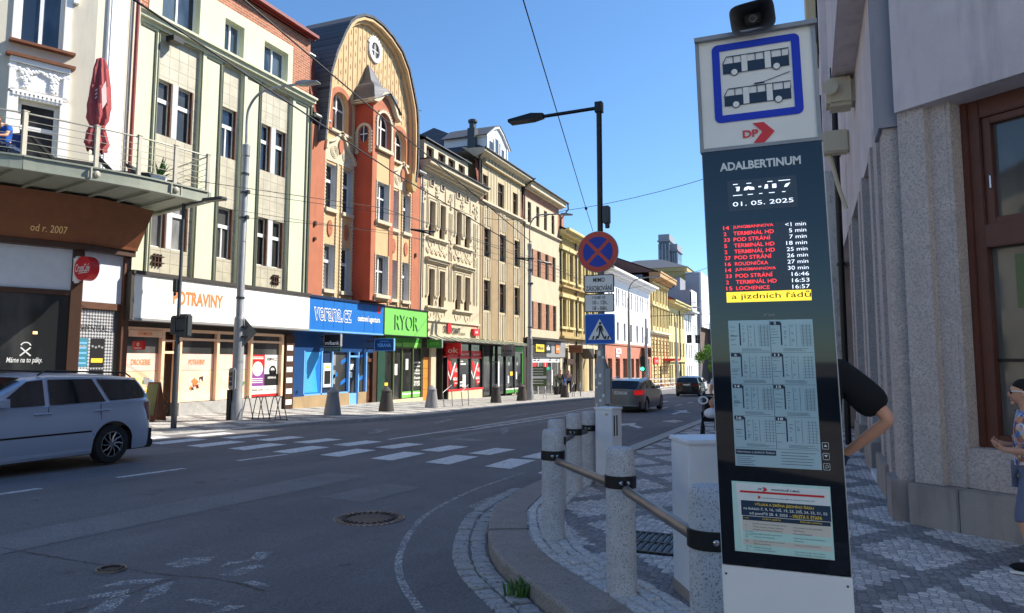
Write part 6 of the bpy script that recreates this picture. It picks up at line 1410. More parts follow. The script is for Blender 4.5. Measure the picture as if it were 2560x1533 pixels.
b = thing('low_shaded_house', 'lower shaded house further up the right-hand side of the street', 'building', (.5, 66, GR(66)))
q = part(b, 'wall', 'cream_plaster', I4); q.box(.6, 10, 57, 75, -2.2, 12.2); q.done(); q = part(b, 'roof', 'roof_brown', I4); q.add([(.2, 57, 12.2), (.2, 75, 12.2), (5.5, 75, 15), (5.5, 57, 15), (11, 75, 12.2), (11, 57, 12.2)], [(0, 1, 2, 3), (3, 2, 4, 5), (0, 3, 5), (1, 4, 2)]); q.done()
q = part(b, 'window', 'glass_dark', I4)
for k in range(6):
    for z in (1.2, 4.8, 8.4): q.box(.54, .7, 58+2.9*k, 59.2+2.9*k, z, z+2)
q.done()
b = thing('side_street_house', 'shaded house across the side street behind the viewer', 'building', (9, -9, 0))
q = part(b, 'wall', 'cafe_cream', I4); q.box(3, 26, -34, -9, -.5, 15); q.done()
q = part(b, 'window', 'glass_dark', I4)
for k in range(6):
    for z in (1, 5, 9): q.box(2.95, 3.1, -32+3.8*k, -30.6+3.8*k, z, z+2.2); q.box(5+3.4*k, 6.4+3.4*k, -9.1, -8.95, z, z+2.2)
q.done()
b = thing('opposite_corner_house', 'cream house on the far corner behind the viewer', 'building', (-30, -14, 0))
q = part(b, 'wall', 'cream_plaster', I4); q.box(-60, -22, -40, -12, -.5, 13); q.done(); q = part(b, 'roof', 'roof_red', I4); q.add([(-61, -41, 13), (-21, -41, 13), (-21, -11, 13), (-61, -11, 13), (-50, -26, 18), (-32, -26, 18)], [(0, 1, 5, 4), (1, 2, 5), (2, 3, 4, 5), (3, 0, 4)]); q.done()
q = part(b, 'window', 'glass_dark', I4)
for k in range(9):
    for z in (1, 4.8, 8.6): q.box(-58+4*k, -56.6+4*k, -12.1, -11.95, z, z+2.2); q.box(-22.05, -21.9, -39+3*k, -37.8+3*k, z, z+2.2)
q.done()
twin('skyscraper', 'taller left-hand glass tower on the skyline', -57.2, -53.0, 54.5, 300); twin('skyscraper', 'lower right-hand glass tower on the skyline', -52.9, -50.1, 50.5, 302)
# ---------------------------------------------------------------- granite bollards with steel rails at the corner
GRP = 'granite bollards round the street corner'
def granite_post(x, y, label, rz=0.0):
    g = GR(y); t = thing('granite_bollard', label, 'bollard', (x, y, g), GRP, rz)
    q = MB(); q.lathe([(.1, -.1), (.098, .2), (.094, .86), (.09, .9), (.078, .915), (.0, .92)], n=28); o = q.build('shaft', 'bollard_granite', None, True); o.parent = t
    q = MB(); q.lathe([(.099, .66), (.104, .662), (.104, .738), (.099, .74)], n=28); o = q.build('band', 'black_metal', None, True); o.parent = t
    q = MB()
    for a in (-.2, .2): q.M = Matrix.Rotation(a-math.pi/2, 4, 'Z') @ Matrix.Translation((.1, 0, .7)) @ Matrix.Rotation(math.pi/2, 4, 'Y'); q.lathe([(.013, 0), (.013, .012), (.006, .018)], n=10)
    o = q.build('bolt', 'chrome', None, True); o.parent = t
    return t
BP = [(-.42, 3.26), (-1.18, 4.72), (-2.09, 5.99), (-2.52, 7.34), (-2.71, 8.56), (-2.74, 9.3)]
BL = ['granite bollard nearest the viewer, half hidden by the display column', 'granite bollard in front of the larger white cabinet', 'granite bollard on the kerb at the left end of the near rail', 'granite bollard just behind the leftmost one', 'granite bollard left of the smaller white cabinet with a dark rail', 'granite bollard touching the smaller white cabinet, farthest back']
for i, ((x, y), l) in enumerate(zip(BP, BL)):
    rz = .5 if i < 3 else .1
    if i == 0: post0 = granite_post(x, y, l, rz)
    else: dup(post0, (x, y, GR(y)), rz, l)
def rail(a, c, label, m='steel'):
    A, B = Vector((*a, GR(a[1])+.66)), Vector((*c, GR(c[1])+.66)); d = (B-A).normalized(); t = thing('rail', label, 'rail', (A+B)/2, 'steel rails between the granite bollards')
    q = part(t, 'tube', m, I4); q.tube([A+d*.16, B-d*.16], .03, 14); q.done(True)
    q = part(t, 'bracket', 'black_metal', I4)
    for P, s_ in ((A, 1), (B, -1)):
        for o in (-.012, .012): n = Vector((-d.y, d.x, 0))*o; q.tube([P+d*.1*s_+n+Vector((0, 0, .05)), P+d*.19*s_+n-Vector((0, 0, .01))], .006, 5)
    q.done()
rail(BP[2], BP[1], 'slanting steel rail between the left and middle granite bollards'); rail(BP[1], BP[0], 'steel rail running from the middle bollard to the display column'); rail(BP[4], BP[3], 'dark steel rail between the two bollards at the back', 'pole_dark'); rail(BP[5], BP[4], 'short dark rail beside the smaller white cabinet', 'pole_dark')
# white cabinets
def cabinet(x0, y0, wdt, dep, h, rz, label, vents):
    g = GR(y0); t = thing('cabinet', label, 'cabinet', (x0, y0, g), 'white electrical cabinets'); M = Matrix.Translation((x0, y0, g)) @ Matrix.Rotation(rz, 4, 'Z')
    q = part(t, 'body', 'cabinet_white', M); q.box(-wdt/2, wdt/2, -dep/2, dep/2, -.1, h-.03); q.done(False, .008)
    q = part(t, 'lid', 'cabinet_white', M); q.box(-wdt/2-.012, wdt/2+.012, -dep/2-.012, dep/2+.012, h-.028, h); q.done(False, .006)
    q = part(t, 'foot', 'plinth_stone', M); q.box(-wdt/2-.005, wdt/2+.005, -dep/2-.005, dep/2+.005, -.1, .06); q.done()
    if vents:
        q = part(t, 'slot', 'black_metal', M); [q.box(wdt/2-.001, wdt/2+.003, -dep/2+.04+.07*k, -dep/2+.07+.07*k, h-.36, h-.1) for k in range(2)]; q.done()
        q = part(t, 'lock', 'chrome', M); q.box(.03, .06, -dep/2-.008, -dep/2+.001, h-.1, h-.07); q.done()
    return t
cabinet(-2.46, 9.25, .25, .26, .98, -.25, 'smaller white metal cabinet with dark slots at the pole', True); cabinet(-.66, 4.9, .34, .34, .99, .5, 'larger plain white metal cabinet with worn edges behind the bollards', False)

# ---------------------------------------------------------------- the stop's display column
TX, TY = -.09, 2.75
class TB(_P):
    """column-local: x across, z up from the pavement; the column leans slightly to the left"""
    def __init__(s, p, name, m): super().__init__(p, name, m, None); s.M = frame((TX, TY, 0), (1, 0, 0), (0, -1, 0)) @ sh2
sh2 = Matrix.Identity(4); sh2[0][2] = -.024
t = thing('display_column', 'tall black and white passenger information column with a stop sign on top', 'display column', (TX, TY, GR(TY)))
q = TB(t, 'body', 'white_paint'); q.ub(-.213, .213, .06, 2.29, -.13, -.012); q.ub(-.213, .213, .06, .775, -.012, .0); q.done(False, .003)
q = TB(t, 'screw', 'pole_dark'); [q.disc(u, .746, 0, .003, .004, 8) for u in (-.198, .197)]; q.done()
q = TB(t, 'front_glass', 'totem_glass'); q.ub(-.209, .209, .778, 2.29, -.012, .0); fg = q.done()
q = TB(t, 'header', 'sig_white'); q.ub(-.206, .202, 2.303, 2.722, -.15, -.002); hd = q.done()
q = TB(hd, 'frame', 'pole_grey'); q.ub(-.216, .22, 2.722, 2.738, -.17, .02); q.ub(-.216, -.202, 2.29, 2.722, -.16, .004); q.ub(.198, .212, 2.29, 2.722, -.16, .004); q.ub(-.202, .198, 2.29, 2.303, -.16, .004); q.done()
q = TB(hd, 'blue_border', 'stop_blue')
def rrect(u0, u1, z0, z1, r, n=6): return [(cx+r*math.cos(a), cz+r*math.sin(a)) for cx, cz, a0 in ((u1-r, z1-r, 0), (u0+r, z1-r, 1.5708), (u0+r, z0+r, 3.1416), (u1-r, z0+r, 4.7124)) for a in [a0+1.5708*k/n for k in range(n+1)]]
O_ = rrect(-.155, .157, 2.397, 2.703, .022); I_ = rrect(-.127, .128, 2.425, 2.676, .002); n_ = len(O_)
q.add([(u, .0012, z) for u, z in O_]+[(u, .0012, z) for u, z in I_], [(i, (i+1) % n_, n_+(i+1) % n_, n_+i) for i in range(n_)]); q.done()
for j, z0 in enumerate((2.584, 2.458)):
    q = TB(hd, 'bus_pictogram', 'ink_blue'); d = .0014
    L, Rr, zb, zs, zt = -.117, .118, z0, z0+.04, z0+.067
    q.poly([(L, zb), (L, zs), (Rr, zs), (Rr, zb)], d)
    fr = [(L, zs), (L+.014, zt), (Rr, zt), (Rr, zs)]; q.strip(fr, .0035, d, d+.0003)
    for u in (-.078, -.049, .001, .032, .093): q.strip([(u, zs), (u, zt)], .003, d, d+.0003)
    for u0 in (-.029, .057): q.strip([(u0, zb), (u0, zt)], .003, d, d+.0003)
    o = q.done()
    q = TB(hd, 'bus_door', 'sig_white'); [q.rect(u, u+.021, zb+.002, zt-.002, d+.0008) for u in (-.049, .034)]
    q.done()
    q = TB(hd, 'bus_wheel', 'ink_blue'); [q.ring(u, zb+.004, d+.0004, d+.001, .0115, .0145, 20) for u in (-.076, .074)]; q.done()
    q = TB(hd, 'bus_wheel', 'sig_white'); [q.disc(u, zb+.004, d+.0004, d+.001, .0115, 20) for u in (-.076, .074)]; q.done()
    if j: q = TB(hd, 'trolley_pole', 'ink_blue'); q.prism([(-.012, 2.53), (.03, 2.53), (.024, 2.536), (-.004, 2.536)], d, d+.0004); q.strip([(.02, 2.534), (.118, 2.56)], .0025, d, d+.0004); q.done()
q = TB(hd, 'arrow_logo', 'logo_red'); q.poly([(-.022, 2.382), (.017, 2.382), (.054, 2.343), (.017, 2.305), (-.022, 2.306), (.011, 2.346)], .0014); q.text('DP', -.058, -.003, 2.329, 2.358, .0014, .03); q.done()
q = TB(fg, 'lettering', 'paper'); q.text('ADALBERTINUM', -.147, .136, 2.21, 2.242, .002, .035); q.done()
q = TB(fg, 'clock_panel', 'led_panel'); q.ub(-.123, .117, 2.054, 2.171, 0, .0012); cp = q.done()
q = TB(cp, 'digits', 'led_white')
for u0, u1, z in ((-.103, -.086, 2.156), (-.055, -.038, 2.156), (.018, .036, 2.156), (.056, .096, 2.156), (-.105, -.072, 2.114), (-.053, -.034, 2.114), (-.013, -.001, 2.114), (.021, .041, 2.114), (.066, .078, 2.114)): q.ub(u0, u1, z-.0012, z+.0012, .0012, .002)
for P in ([(-.092, 2.13), (-.082, 2.13), (-.079, 2.146), (-.096, 2.146), (-.09, 2.142)], [(-.066, 2.131), (-.054, 2.131), (-.05, 2.136), (-.044, 2.131), (-.028, 2.131), (-.03, 2.14), (-.05, 2.145), (-.062, 2.141)], [(-.014, 2.138), (-.004, 2.138), (-.004, 2.142), (-.014, 2.142)], [(.006, 2.131), (.019, 2.131), (.019, 2.146), (.01, 2.146)], [(.034, 2.131), (.048, 2.131), (.048, 2.146), (.034, 2.146)], [(.074, 2.131), (.084, 2.131), (.096, 2.146), (.08, 2.142)]): q.prism(P, .0012, .002)
q.done()
q = TB(cp, 'date', 'led_white'); q.text('01. 05. 2025', -.107, .103, 2.073, 2.089, .002, .0); q.done()
q = TB(fg, 'departure_panel', 'led_panel'); q.ub(-.147, .142, 1.756, 2.004, 0, .0012); dp = q.done()
rowsT = [('14', 'JUNGMANNOVA', '<1 min'), ('2', 'TERMINÁL HD', '5 min'), ('33', 'POD STRÁNÍ', '7 min'), ('5', 'TERMINÁL HD', '18 min'), ('2', 'TERMINÁL HD', '25 min'), ('27', 'POD STRÁNÍ', '26 min'), ('16', 'ROUDNIČKA', '27 min'), ('14', 'JUNGMANNOVA', '30 min'), ('33', 'POD STRÁNÍ', '16:46'), ('2', 'TERMINÁL HD', '16:53'), ('15', 'LOCHENICE', '16:57')]
q1 = TB(dp, 'line_names', 'led_red'); q2 = TB(dp, 'departure_times', 'led_white')
for k, (n, nm, tm) in enumerate(rowsT):
    z = 1.987-.0226*k; zz = z+.0135+(.004 if 'Á' in nm or 'Č' in nm else 0)
    q1.text(n, -.146, -.146+.0105*len(n), z, z+.0135, .002, .005); q1.text(nm, -.111, -.111+.0128*len(nm), z, zz, .002, .005)
    w_ = .0115*len(tm); q2.text(tm, .139-w_, .139, z-.0015, z+.0125, .002, .0)
q1.done(); q2.done()
q = TB(fg, 'ticker_panel', 'led_yellow'); q.ub(-.147, .142, 1.716, 1.754, 0, .0012); tp = q.done()
q = TB(tp, 'lettering', 'sig_black'); q.text('a jízdních řádů', -.129, .141, 1.722, 1.751, .002, .004); q.done()
q = TB(fg, 'lettering', 'sig_grey'); q.text('EMtest', -.02, .016, 1.664, 1.671, .0018, .02); q.done()
q = TB(fg, 'timetable_screen', 'eink'); q.ub(-.146, .14, 1.127, 1.649, 0, .0012); ts = q.done()
q = TB(ts, 'printed_tables', 'ink_blue'); rs = random.Random(9)
nums = [('', '5'), ('6', '11'), ('14', '15'), ('16', '18')]
for r in range(4):
    zt = 1.643-.113*r
    for c in range(2):
        u0 = -.143+.141*c; d = .0018
        q.rect(u0, u0+.139, zt-.112, zt-.1112, d)
        if c or r: q.rect(u0+.001, u0+.034, zt-.013, zt, d)
        q.rect(u0+.034, u0+.0385, zt-.085, zt-.004, d); q.rect(u0+.002, u0+.03, zt-.05-.008*((r+c) % 3), zt-.0488-.008*((r+c) % 3), d)
        for k, uu in enumerate((.064, .086, .108, .12, .131)):
            q.rect(u0+uu, u0+uu+.0009, zt-.09, zt-.01, d)
        for k in range(15):
            z = zt-.016-.005*k
            if k % 2 == 0 or r % 2 == 0: q.rect(u0+.1, u0+.137, z, z+.0007, d)
            if rs.random() < .55: q.rect(u0+.045, u0+.045+rs.uniform(.002, .012), z, z+.0014, d)
            if rs.random() < .4: q.rect(u0+.07, u0+.07+rs.uniform(.002, .01), z, z+.0014, d)
            if rs.random() < .3: q.rect(u0+.003, u0+rs.uniform(.012, .028), z-.002, z-.0008, d)
        for k in range(3): q.rect(u0+.04, u0+rs.uniform(.1, .135), zt-.098-.004*k, zt-.097-.004*k, d)
q.rect(-.0035, -.0022, 1.19, 1.645, .0018); q.rect(-.143, -.006, 1.168, 1.186, .0018)
for k in range(5): q.rect(-.14, -.14+rs.uniform(.045, .065), 1.16-.007*k, 1.1615-.007*k, .0018); q.rect(.01, rs.uniform(.1, .13), 1.18-.01*k, 1.1815-.01*k, .0018)
q.done()
q = TB(ts, 'line_numbers', 'paper'); 
for r in range(4):
    for c in range(2):
        if nums[r][c]: u0 = -.143+.141*c; wd = .0085*len(nums[r][c]); q.text(nums[r][c], u0+.017-wd/2, u0+.017+wd/2, 1.643-.113*r-.011, 1.643-.113*r-.002, .0024, .03)
q.text('Informace o jízdních řádech', -.138, -.01, 1.172, 1.182, .0024, .0); q.done()
q = TB(fg, 'button_symbol', 'paper')
for k, z in enumerate((1.199, 1.163, 1.128)):
    P = rrect(.146, .166, z, z+.022, .003); q.strip(P+[P[0]], .0012, .0, .0012)
    if k == 0: q.poly([(.15, z+.008), (.162, z+.008), (.156, z+.016)], .0012)
    elif k == 1: q.poly([(.15, z+.016), (.162, z+.016), (.156, z+.008)], .0012)
    else: q.ring(.157, z+.012, 0, .0012, .004, .0052, 14); q.strip([(.152, z+.0055), (.1545, z+.009)], .0014, 0, .0012)
q.done()
q = TB(t, 'poster_case', 'paper_aqua'); q.ub(-.163, .162, .828, 1.072, 0, .0015); pc = q.done()
q = TB(pc, 'sheet', 'paper'); q.poly([(-.136, .829), (.155, .829), (.16, 1.062), (-.15, 1.066)], .002); q.poly([(-.135, .955), (.159, .954), (.159, 1.02), (-.135, 1.02)], .0022); q.done()
q = TB(pc, 'headline_block', 'ink_blue'); q.rect(-.134, .159, .955, 1.007, .003); q.rect(-.131, .156, .939, .953, .003); q.done()
q = TB(pc, 'red_band', 'sig_red') ; q.rect(-.136, .142, 1.034, 1.041, .003); q.poly([(-.06, 1.056), (-.05, 1.056), (-.042, 1.049), (-.05, 1.042), (-.06, 1.042), (-.053, 1.049)], .003); q.poly([(-.078, 1.026), (-.071, 1.026), (-.065, 1.021), (-.071, 1.016), (-.078, 1.016), (-.073, 1.021)], .003); q.done()
q = TB(pc, 'lettering', 'ink_blue'); q.text('DP', -.073, -.061, 1.046, 1.053, .003, .02); q.text('POHODLNĚ S MHD', -.028, .064, 1.046, 1.055, .003, .02); q.text('DOPRAVNÍ PODNIK MĚSTA HRADCE KRÁLOVÉ', -.06, .11, 1.0175, 1.0225, .003, .005)
for r, (z, tx1, tx2) in enumerate(((.925, 'Fakultní nemocnice B, Univerzity obrany,', 'Heyrovského (v ulici Sokolská),'), (.915, 'Třebeš střelnice, Slatina, Slatinská', 'Hotel Garni,'), (.905, 'Velkopolomská, Benešova, Masarykovo', 'Moravské Předměstí I'), (.89, 'Heyrovského, Fakultní nemocnice B,', 'Hotel Garni, Moravské Předměstí I,'), (.88, 'U Domu (v ulici Mladecká)', 'Masarykova,'), (.866, 'Heyrovského (směr Fakultní nemocnice)', 'U Domu (v ulici Zamenhofova)'), (.857, 'Fakultní nemocnice B', ''), (.844, 'Fakultní nemocnice B,', 'Heyrovského (směr Zimní stadion)'), (.835, 'U Domu (v ulici Mladecká)', 'Moravské Předměstí I, Masarykovo'))):
    q.text(tx1, -.098, -.098+.0028*len(tx1), z, z+.006, .003); tx2 and q.text(tx2, .036, .036+.003*len(tx2), z-.003, z+.003, .003)
for z, tx in ((.918, '9'), (.897, '16, 16Š,'), (.888, '23, 23Š,'), (.879, '33'), (.864, '19'), (.846, '24, 51,'), (.837, '52')): q.text(tx, -.124, -.124+.0032*len(tx), z, z+.006, .003)
q.done()
q = TB(pc, 'table_rows', 'paper_tan'); q.rect(-.133, .155, .902, .938, .0026); q.rect(-.133, .155, .855, .873, .0026); q.done()
q = TB(pc, 'table_rows', 'paper_aqua'); q.rect(-.133, .155, .873, .902, .0026); q.rect(-.133, .155, .83, .855, .0026); q.done()
q = TB(pc, 'headline', 'sig_yellow'); q.text('VÝLUKA A ZMĚNA JÍZDNÍHO ŘÁDU', -.088, .106, .9895, 1.003, .0036, .02); q.text('– MILETA II. ETAPA', .026, .131, .958, .97, .0036, .02); q.text('Linky', -.127, -.11, .943, .95, .0036); q.text('Zrušené zastávky', -.065, -.003, .942, .951, .0036); q.text('Náhradní zastávky', .06, .13, .942, .951, .0036); q.done()
q = TB(pc, 'headline', 'paper'); q.text('na linkách č. 9, 16, 16Š, 19, 23, 23Š, 24, 33, 51, 52', -.126, .148, .9745, .987, .0036, .015); q.text('od pondělí 28. 4. 2025', -.107, .02, .957, .97, .0036, .015); q.done()
# horn loudspeaker on top
t = thing('horn_loudspeaker', 'dark horn loudspeaker with a flared square mouth on top of the display column', 'loudspeaker', (TX-.06, TY, 2.74))
TILT_ = -22
MH = frame((TX-.067, TY-.0, 2.789), (1, 0, 0), (0, -1, 0)) @ Matrix.Rotation(R_(-6), 4, 'Y') @ Matrix.Rotation(R_(TILT_), 4, 'X')
def sq(r, e, k=40, hw=.076, hh=.052):
    out = []
    for i in range(k):
        a = 2*math.pi*i/k; c, s_ = math.cos(a), math.sin(a); f = (abs(c)**e+abs(s_)**e)**(-1/e); out.append((hw*r*c*f, hh*r*s_*f))
    return out
q = part(t, 'horn', 'horn_shell', MH); k = 40; prof = [(.2, 2.2, -.2), (.3, 2.3, -.12), (.55, 3, -.03), (.85, 4, .04), (1.0, 5, .06), (1.04, 5, .062), (1.04, 5, .052), (.97, 5, .05)]
inner = [(1.0, 5, .06), (.9, 4.5, .035), (.7, 3.5, -.01), (.5, 2.6, -.06), (.38, 2, -.09), (.3, 2, -.1)]
for PR in (prof,):
    vs = []
    for r, e, d in PR: vs += [(u, d, z) for u, z in sq(r, e)]
    q.add(vs, [(i*k+j, i*k+(j+1) % k, (i+1)*k+(j+1) % k, (i+1)*k+j) for i in range(len(PR)-1) for j in range(k)]+([tuple(range((len(PR)-1)*k, len(PR)*k))] if PR is inner else []))
q.done(True)
q = part(t, 'mouth', 'horn_inner', MH); vs = []
for r, e, d in inner: vs += [(u, d, z) for u, z in sq(r, e)]
q.add(vs, [(i*k+j, i*k+(j+1) % k, (i+1)*k+(j+1) % k, (i+1)*k+j) for i in range(len(inner)-1) for j in range(k)]+[tuple(range((len(inner)-1)*k, len(inner)*k))]); q.done(True)
q = part(t, 'driver_cap', 'pole_grey', MH); q.disc(0, 0, -.09, -.045, .015, 20); dc = q.done(); q = part(dc, 'centre', 'ink_blue', MH); q.ring(0, 0, -.046, -.043, .003, .007, 14); q.done()
q = part(t, 'bracket', 'pole_dark', MH); q.ring(0, -.02, -.07, -.06, .035, .041, 20, math.pi, 2*math.pi); q.ub(-.03, .03, -.06, -.045, -.08, .02); q.done()
# ---------------------------------------------------------------- road sign post with lamp (right pavement)
PX_, PY_ = -3.08, 11.2; g = GR(PY_)
t = thing('sign_post', 'grey post with stickers carrying a black lamp arm and four road signs at the corner', 'post', (PX_, PY_, g))
q = part(t, 'base_pole', 'pole_grey', I4); q.M = Matrix.Translation((PX_, PY_, g)); q.lathe([(.115, 0), (.115, 1.5), (.06, 1.66), (.055, 3.6)], n=20); q.done(True)
q = part(t, 'upper_pole', 'black_metal', I4); q.tube([(PX_, PY_, g+3.4), (PX_, PY_, 5.7)], .045, 12); q.tube([(PX_, PY_, 5.66), (-4.06, PY_, 5.64)], .03, 10); q.box(PX_-.06, PX_+.06, PY_-.06, PY_+.06, 5.58, 5.75); q.done(True)
q = part(t, 'sticker', 'sig_white', I4); rs = random.Random(4)
for k in range(14):
    a = rs.uniform(-2.4, -.7); z = g+rs.uniform(.7, 2.3); r = .117 if z < g+1.5 else .064; w_ = rs.uniform(.02, .05); h_ = rs.uniform(.03, .09)
    P = [(PX_+r*math.cos(a+s_*w_/r), PY_+r*math.sin(a+s_*w_/r)) for s_ in (-.5, .5)]; q.add([(P[0][0], P[0][1], z), (P[1][0], P[1][1], z), (P[1][0], P[1][1], z+h_), (P[0][0], P[0][1], z+h_)], [(0, 1, 2, 3)])
q.done()
q = part(t, 'lamp_head', 'black_metal', I4); q.M = frame((-4.05, PY_, 5.64), (-1, 0, 0), (0, 1, 0))
q.add([(0, -.05, -.03), (0, .05, -.03), (0, .05, .05), (0, -.05, .05), (.2, -.11, -.045), (.2, .11, -.045), (.2, .1, .06), (.2, -.1, .06), (.62, -.11, -.05), (.62, .11, -.05), (.62, .1, .0), (.62, -.1, .0)], [(0, 1, 2, 3), (0, 4, 5, 1), (1, 5, 6, 2), (2, 6, 7, 3), (3, 7, 4, 0), (4, 8, 9, 5), (5, 9, 10, 6), (6, 10, 11, 7), (7, 11, 8, 4), (8, 9, 10, 11)]); q.done()
q = part(t, 'camera_box', 'pole_dark', I4); q.box(PX_+.05, PX_+.16, PY_-.07, PY_+.07, 3.72, 4.0); q.tube([(PX_+.12, PY_, 3.72), (PX_+.12, PY_, 3.64)], .04, 10); q.done(False, .01)
q = part(t, 'clamp', 'pole_grey', I4); [q.tube([(PX_, PY_, z-.02), (PX_, PY_, z+.02)], .07, 12) for z in (3.1, 3.4, 2.8, 2.66, 2.36, 1.9, 2.15)]; q.box(PX_+.08, PX_+.16, PY_-.1, PY_+.02, g+.95, g+1.5); q.done()
MG = frame((PX_, PY_-.09, 0), (1, 0, 0), (0, -1, 0))
t = thing('road_sign', 'round red and blue no stopping sign with a crossed face', 'road sign', (PX_, PY_-.09, 3.25)); c0 = -.02
q = part(t, 'plate', 'sig_grey', MG); q.disc(c0, 3.25, -.03, 0, .335, 48); q.done()
q = part(t, 'face', 'roadsign_red', MG); q.disc(c0, 3.25, 0, .004, .325, 48); q.done()
q = part(t, 'blue_field', 'roadsign_blue', MG)
for k in range(4):
    a0 = k*math.pi/2; pts = []
    r = .245; off = .055
    arc = [a0-math.pi/4+math.asin(off/2/r)+ (math.pi/2-2*math.asin(off/2/r))*i/12 for i in range(13)]
    ca = off/2*math.sqrt(2); q.prism([(c0+ca*math.cos(a0), 3.25+ca*math.sin(a0))]+[(c0+r*math.cos(a), 3.25+r*math.sin(a)) for a in arc], .004, .007)
q.done()
def plate(label, z0, z1, lines, u0=-.25, u1=.24):
    t = thing('road_sign', label, 'road sign', (PX_, PY_-.09, (z0+z1)/2)); q = part(t, 'plate', 'sig_black', MG); q.prism(rr2(u0, u1, z0, z1, .025), -.02, 0); q.done()
    q = part(t, 'face', 'sig_white', MG); q.prism(rr2(u0+.014, u1-.014, z0+.014, z1-.014, .02), 0, .003); q.done()
    q = part(t, 'lettering', 'sig_black', MG); [q.text(tx, a, c, d_, e, .006, .015) for tx, a, c, d_, e in lines]; q.done(); return t
rr2 = rrect
plate('white plate lettered MIMO ZÁSOBOVÁNÍ under the round sign', 2.59, 2.88, [('MIMO', -.1, .09, 2.76, 2.83), ('ZÁSOBOVÁNÍ', -.22, .21, 2.62, 2.72)])
plate('white plate with delivery hours under the lettered plate', 2.28, 2.57, [('V DOBĚ OD', -.12, .1, 2.49, 2.55), ('10 - 12h.', -.11, .13, 2.4, 2.465), ('18 - 06h.', -.11, .13, 2.31, 2.375)])
t = thing('road_sign', 'blue square pedestrian crossing sign with a walking figure in a white triangle', 'road sign', (PX_, PY_-.09, 2.0))
q = part(t, 'plate', 'sig_lightblue', MG); q.prism(rrect(-.245, .245, 1.77, 2.25, .03), -.02, 0); q.done()
q = part(t, 'face', 'crossing_blue', MG); q.prism(rrect(-.23, .23, 1.785, 2.235, .025), 0, .003); q.done()
q = part(t, 'triangle', 'sig_white', MG); q.poly([(-.19, 1.84), (.19, 1.84), (.0, 2.17)], .005); q.done()
q = part(t, 'figure', 'sig_black', MG); d = .007; q.prism([(.01+.022*math.cos(a*.5236), 2.1+.022*math.sin(a*.5236)) for a in range(12)], d-.001, d)
q.prism([(-.012, 2.07), (.032, 2.07), (.036, 1.98), (-.012, 1.98)], d-.001, d); q.strip([(.02, 1.99), (.04, 1.93), (.075, 1.86)], .024, d-.001, d); q.strip([(.0, 1.99), (-.005, 1.93), (-.03, 1.86)], .024, d-.001, d); q.strip([(-.01, 2.06), (-.035, 2.01), (-.05, 1.97)], .016, d-.001, d); q.strip([(.03, 2.06), (.05, 2.0), (.055, 1.97)], .016, d-.001, d)
for u in (-.13, -.075, .07, .115): q.prism([(u, 1.845), (u+.03, 1.845), (u+.045, 1.9), (u+.02, 1.9)], d-.001, d)
q.done()
# ---------------------------------------------------------------- left pavement: poles, lamps, furniture
def mast(x, y, label, arm=(1, 0), reach=2.2, h=10.0, group='curved street lamps'):
    g = GL(y); t = thing('street_lamp', label, 'street lamp', (x, y, g), group)
    q = part(t, 'pole', 'pole_grey', I4); q.M = Matrix.Translation((x, y, 0)); q.lathe([(.2, g), (.2, g+.5), (.165, g+.6), (.155, 2.75), (.15, 2.8), (.115, 2.86), (.105, 7.9), (.13, 7.91), (.13, 8.25), (.05, 8.3)], n=20); q.done(True)
    q = part(t, 'collar', 'pole_dark', I4); q.M = Matrix.Translation((x, y, 0)); [q.lathe([(.13, z), (.13, z+.06)], n=16) for z in (5.9, 6.7, 7.3, 3.4)]; [q.box(.1, .2, -.04, .04, z, z+.12) for z in (5.88, 6.68)]; q.done()
    q = part(t, 'arm', 'pole_grey', I4); pts = [(0, 8.2), (.0, 9.2), (.1, 9.55), (.35, 9.85), (.75, 10.0), (reach-.5, 10.06)]; C_ = catmull(pts, .12); q.tube([(x+arm[0]*p.x, y+arm[1]*p.x, p.y) for p in C_], .04, 10); q.done(True)
    q = part(t, 'lamp_head', 'pole_grey', I4); q.M = frame((x+arm[0]*(reach-.55), y+arm[1]*(reach-.55), 10.06), (arm[0], arm[1], .0), (-arm[1], arm[0], 0)); q.prism([(0, -.04), (.3, -.07), (.75, -.05), (.75, .0), (.3, .07), (0, .05)], -.13, .13); q.done(False, .02)
    return t
m1 = mast(-16.2, 17.26, 'tall grey pole with a curved lamp arm in front of the grocery', (1, .12), 2.3)
t2 = mast(-14.8, 38.5, 'curved grey lamp pole further up the pavement by the camera shop', (.85, .5), 2.4)
t = thing('control_box', 'grey push button box on the tall grey pole', 'control box', (-16.0, 17.1, .9)); q = part(t, 'box', 'pole_grey', I4); q.box(-16.32, -16.06, 16.98, 17.1, .62, 1.28); q.done(False, .04); q = part(t, 'button', 'pole_dark', I4); q.M = frame((-16.19, 16.98, .95), (1, 0, 0), (0, -1, 0)); [q.disc(0, z, 0, .03, .06, 14) for z in (-.15, .0, .15)]; q.done(); q = part(t, 'lower_post', 'black_metal', I4); q.box(-16.34, -16.22, 17.0, 17.1, GL(17), .62); q.done()
t = thing('yield_sign', 'triangular road sign on the tall pole seen from behind', 'road sign', (-16.0, 17.3, 2.5)); q = part(t, 'plate', 'pole_dark', I4); q.M = frame((-16.02, 17.28, 2.35), (.5, .87, 0), (.87, -.5, 0)); q.prism([(0.0, .45), (.38, .02), (0.0, -.4)], 0, .02); q.done(); q = part(t, 'clamp', 'black_metal', I4); q.box(-16.12, -15.95, 17.2, 17.36, 2.2, 2.26); q.box(-16.12, -15.95, 17.2, 17.36, 2.5, 2.56); q.done()
g = GL(14.57); t = thing('crossing_lamp', 'slim dark crossing lamp post with a short arm before the grocery', 'street lamp', (-15.8, 14.57, g))
